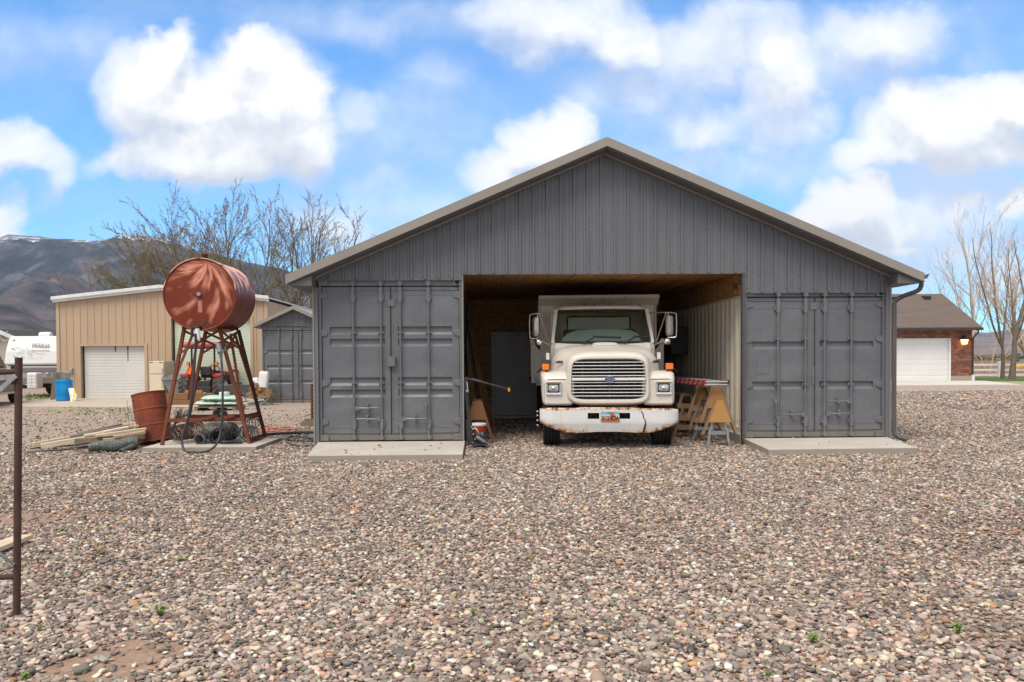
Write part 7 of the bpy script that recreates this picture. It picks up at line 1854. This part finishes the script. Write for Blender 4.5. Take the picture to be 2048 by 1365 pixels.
g = WT(gr); gi = g.node('NodeGroupInput'); gout = g.node('NodeGroupOutput')
d = g.sep(gi.outputs['Dir']); ay = g.math('MAXIMUM', g.math('ABSOLUTE', d[1]), .08)
u = g.math('DIVIDE', d[0], ay); vv = g.math('ADD', g.math('DIVIDE', d[2], ay), gi.outputs['Lift'])
cmb = g.node('ShaderNodeCombineXYZ'); g.link(u, cmb.inputs[0]); g.link(vv, cmb.inputs[1]); g.link(d[1], cmb.inputs[2])
def wn(sc, det, rough=.55, offx=0):
    mp = g.node('ShaderNodeMapping'); mp.inputs['Location'].default_value = (offx, offx*.7, 0); g.link(cmb.outputs[0], mp.inputs['Vector']); return g.noise(mp.outputs[0], sc, det, rough)
wx = g.math('MULTIPLY_ADD', wn(9, 5, .55, 3.1), .11, -.055); wy = g.math('MULTIPLY_ADD', wn(9, 5, .55, 9.7), .11, -.055)
uw = g.math('ADD', u, wx); vw = g.math('ADD', vv, wy)
tot = None
for (bx_, by_, rx_, ry_, wt) in BLOB:
    cu, cv = (bx_-960)/1650, (716+(960-bx_)*.0057-by_)/1650
    du = g.math('MULTIPLY_ADD', uw, 1650/(rx_*1.25), -cu*1650/(rx_*1.25)); dv = g.math('MULTIPLY_ADD', vw, 1650/(ry_*1.25), -cv*1650/(ry_*1.25))
    q = g.math('SUBTRACT', 1, g.math('ADD', g.math('MULTIPLY', du, du), g.math('MULTIPLY', dv, dv)), 0, True)
    q = g.math('MULTIPLY', q, wt)
    tot = q if tot is None else g.math('SMOOTH_MAX', tot, q, .12)
front = g.math('MULTIPLY', d[1], 4, 0, True)
gen = g.ramp(wn(2.4, 6, .55, 5.3), [(.34, 0.), (.52, .95)])
outm = g.math('MAXIMUM', g.math('MULTIPLY_ADD', vv, 4, -1.9, True), g.math('SUBTRACT', 1, front))
tot = g.math('MAXIMUM', tot, g.math('MULTIPLY', gen, outm))
det = g.math('ADD', g.math('MULTIPLY_ADD', wn(20, 8, .66, 1.7), .64, -.32), g.math('MULTIPLY_ADD', wn(7, 4, .55, 8.2), .44, -.22))
tot = g.math('ADD', tot, g.math('MULTIPLY', det, g.math('MULTIPLY_ADD', tot, .9, .30, True)))
g.link(tot, gout.inputs['Cover'])
wt_ = WT(w.node_tree); w.node_tree.nodes.clear()
sky = wt_.node('ShaderNodeTexSky', sky_type='NISHITA'); sky.sun_disc = False; sky.sun_elevation = el; sky.sun_rotation = az; sky.altitude = 1700; sky.air_density = 1.0; sky.dust_density = .6; sky.ozone_density = 2.0
tcw = wt_.node('ShaderNodeTexCoord')
def cover(lift):
    n = wt_.node('ShaderNodeGroup'); n.node_tree = gr; wt_.link(tcw.outputs['Generated'], n.inputs['Dir']); n.inputs['Lift'].default_value = lift; return n.outputs['Cover']
c0_, c1_ = cover(0), cover(.045)
alpha = wt_.ramp(c0_, [(.02, 0.), (.22, .24), (.45, .66), (.68, .94), (.9, 1.)])
shade = wt_.math('ADD', wt_.math('SUBTRACT', c0_, c1_), wt_.math('MULTIPLY_ADD', wt_.noise(wt_.coords((1, 1, 1.6), kind='Generated'), 9, 6, .6, .3), .44, -.23))      # thin above, thick below: sunlit top
lum = wt_.ramp(wt_.math('ADD', wt_.math('MULTIPLY', shade, 1.1), .5), [(.20, (.66, .68, .74)), (.44, (.80, .815, .85)), (.58, (.93, .925, .92)), (.72, (1., .99, .97))])
SKY_S, CLOUD_L = .145, .86
blue = wt_.mix(1.0, sky.outputs[0], (SKY_S*.50, SKY_S*1.06, SKY_S*1.40), 'MULTIPLY')
wisp = wt_.noise(wt_.coords((1.5, 1.5, 6), kind='Generated'), 2.2, 6, .6, .5)
blue = wt_.mix(wt_.math('MULTIPLY', wt_.ramp(wisp, [(.42, 0.), (.7, 1.)]), .30), blue, (.42, .50, .62))
lumv = wt_.mix(1., lum, (CLOUD_L, CLOUD_L, CLOUD_L), 'MULTIPLY')
colr = wt_.mix(alpha, blue, lumv)
bg = wt_.node('ShaderNodeBackground'); wt_.link(colr, bg.inputs[0]); bg.inputs[1].default_value = 1.0
wo = wt_.node('ShaderNodeOutputWorld'); wt_.link(bg.outputs[0], wo.inputs[0])
w.cycles.sampling_method = 'MANUAL'; w.cycles.sample_map_resolution = 1024

SC.view_settings.view_transform = 'Standard'; SC.view_settings.look = 'None'; SC.view_settings.gamma = 1; SC.view_settings.exposure = 0.45
SC.cycles.max_bounces = 8; SC.cycles.diffuse_bounces = 4; SC.cycles.transparent_max_bounces = 12; SC.cycles.use_denoising = True
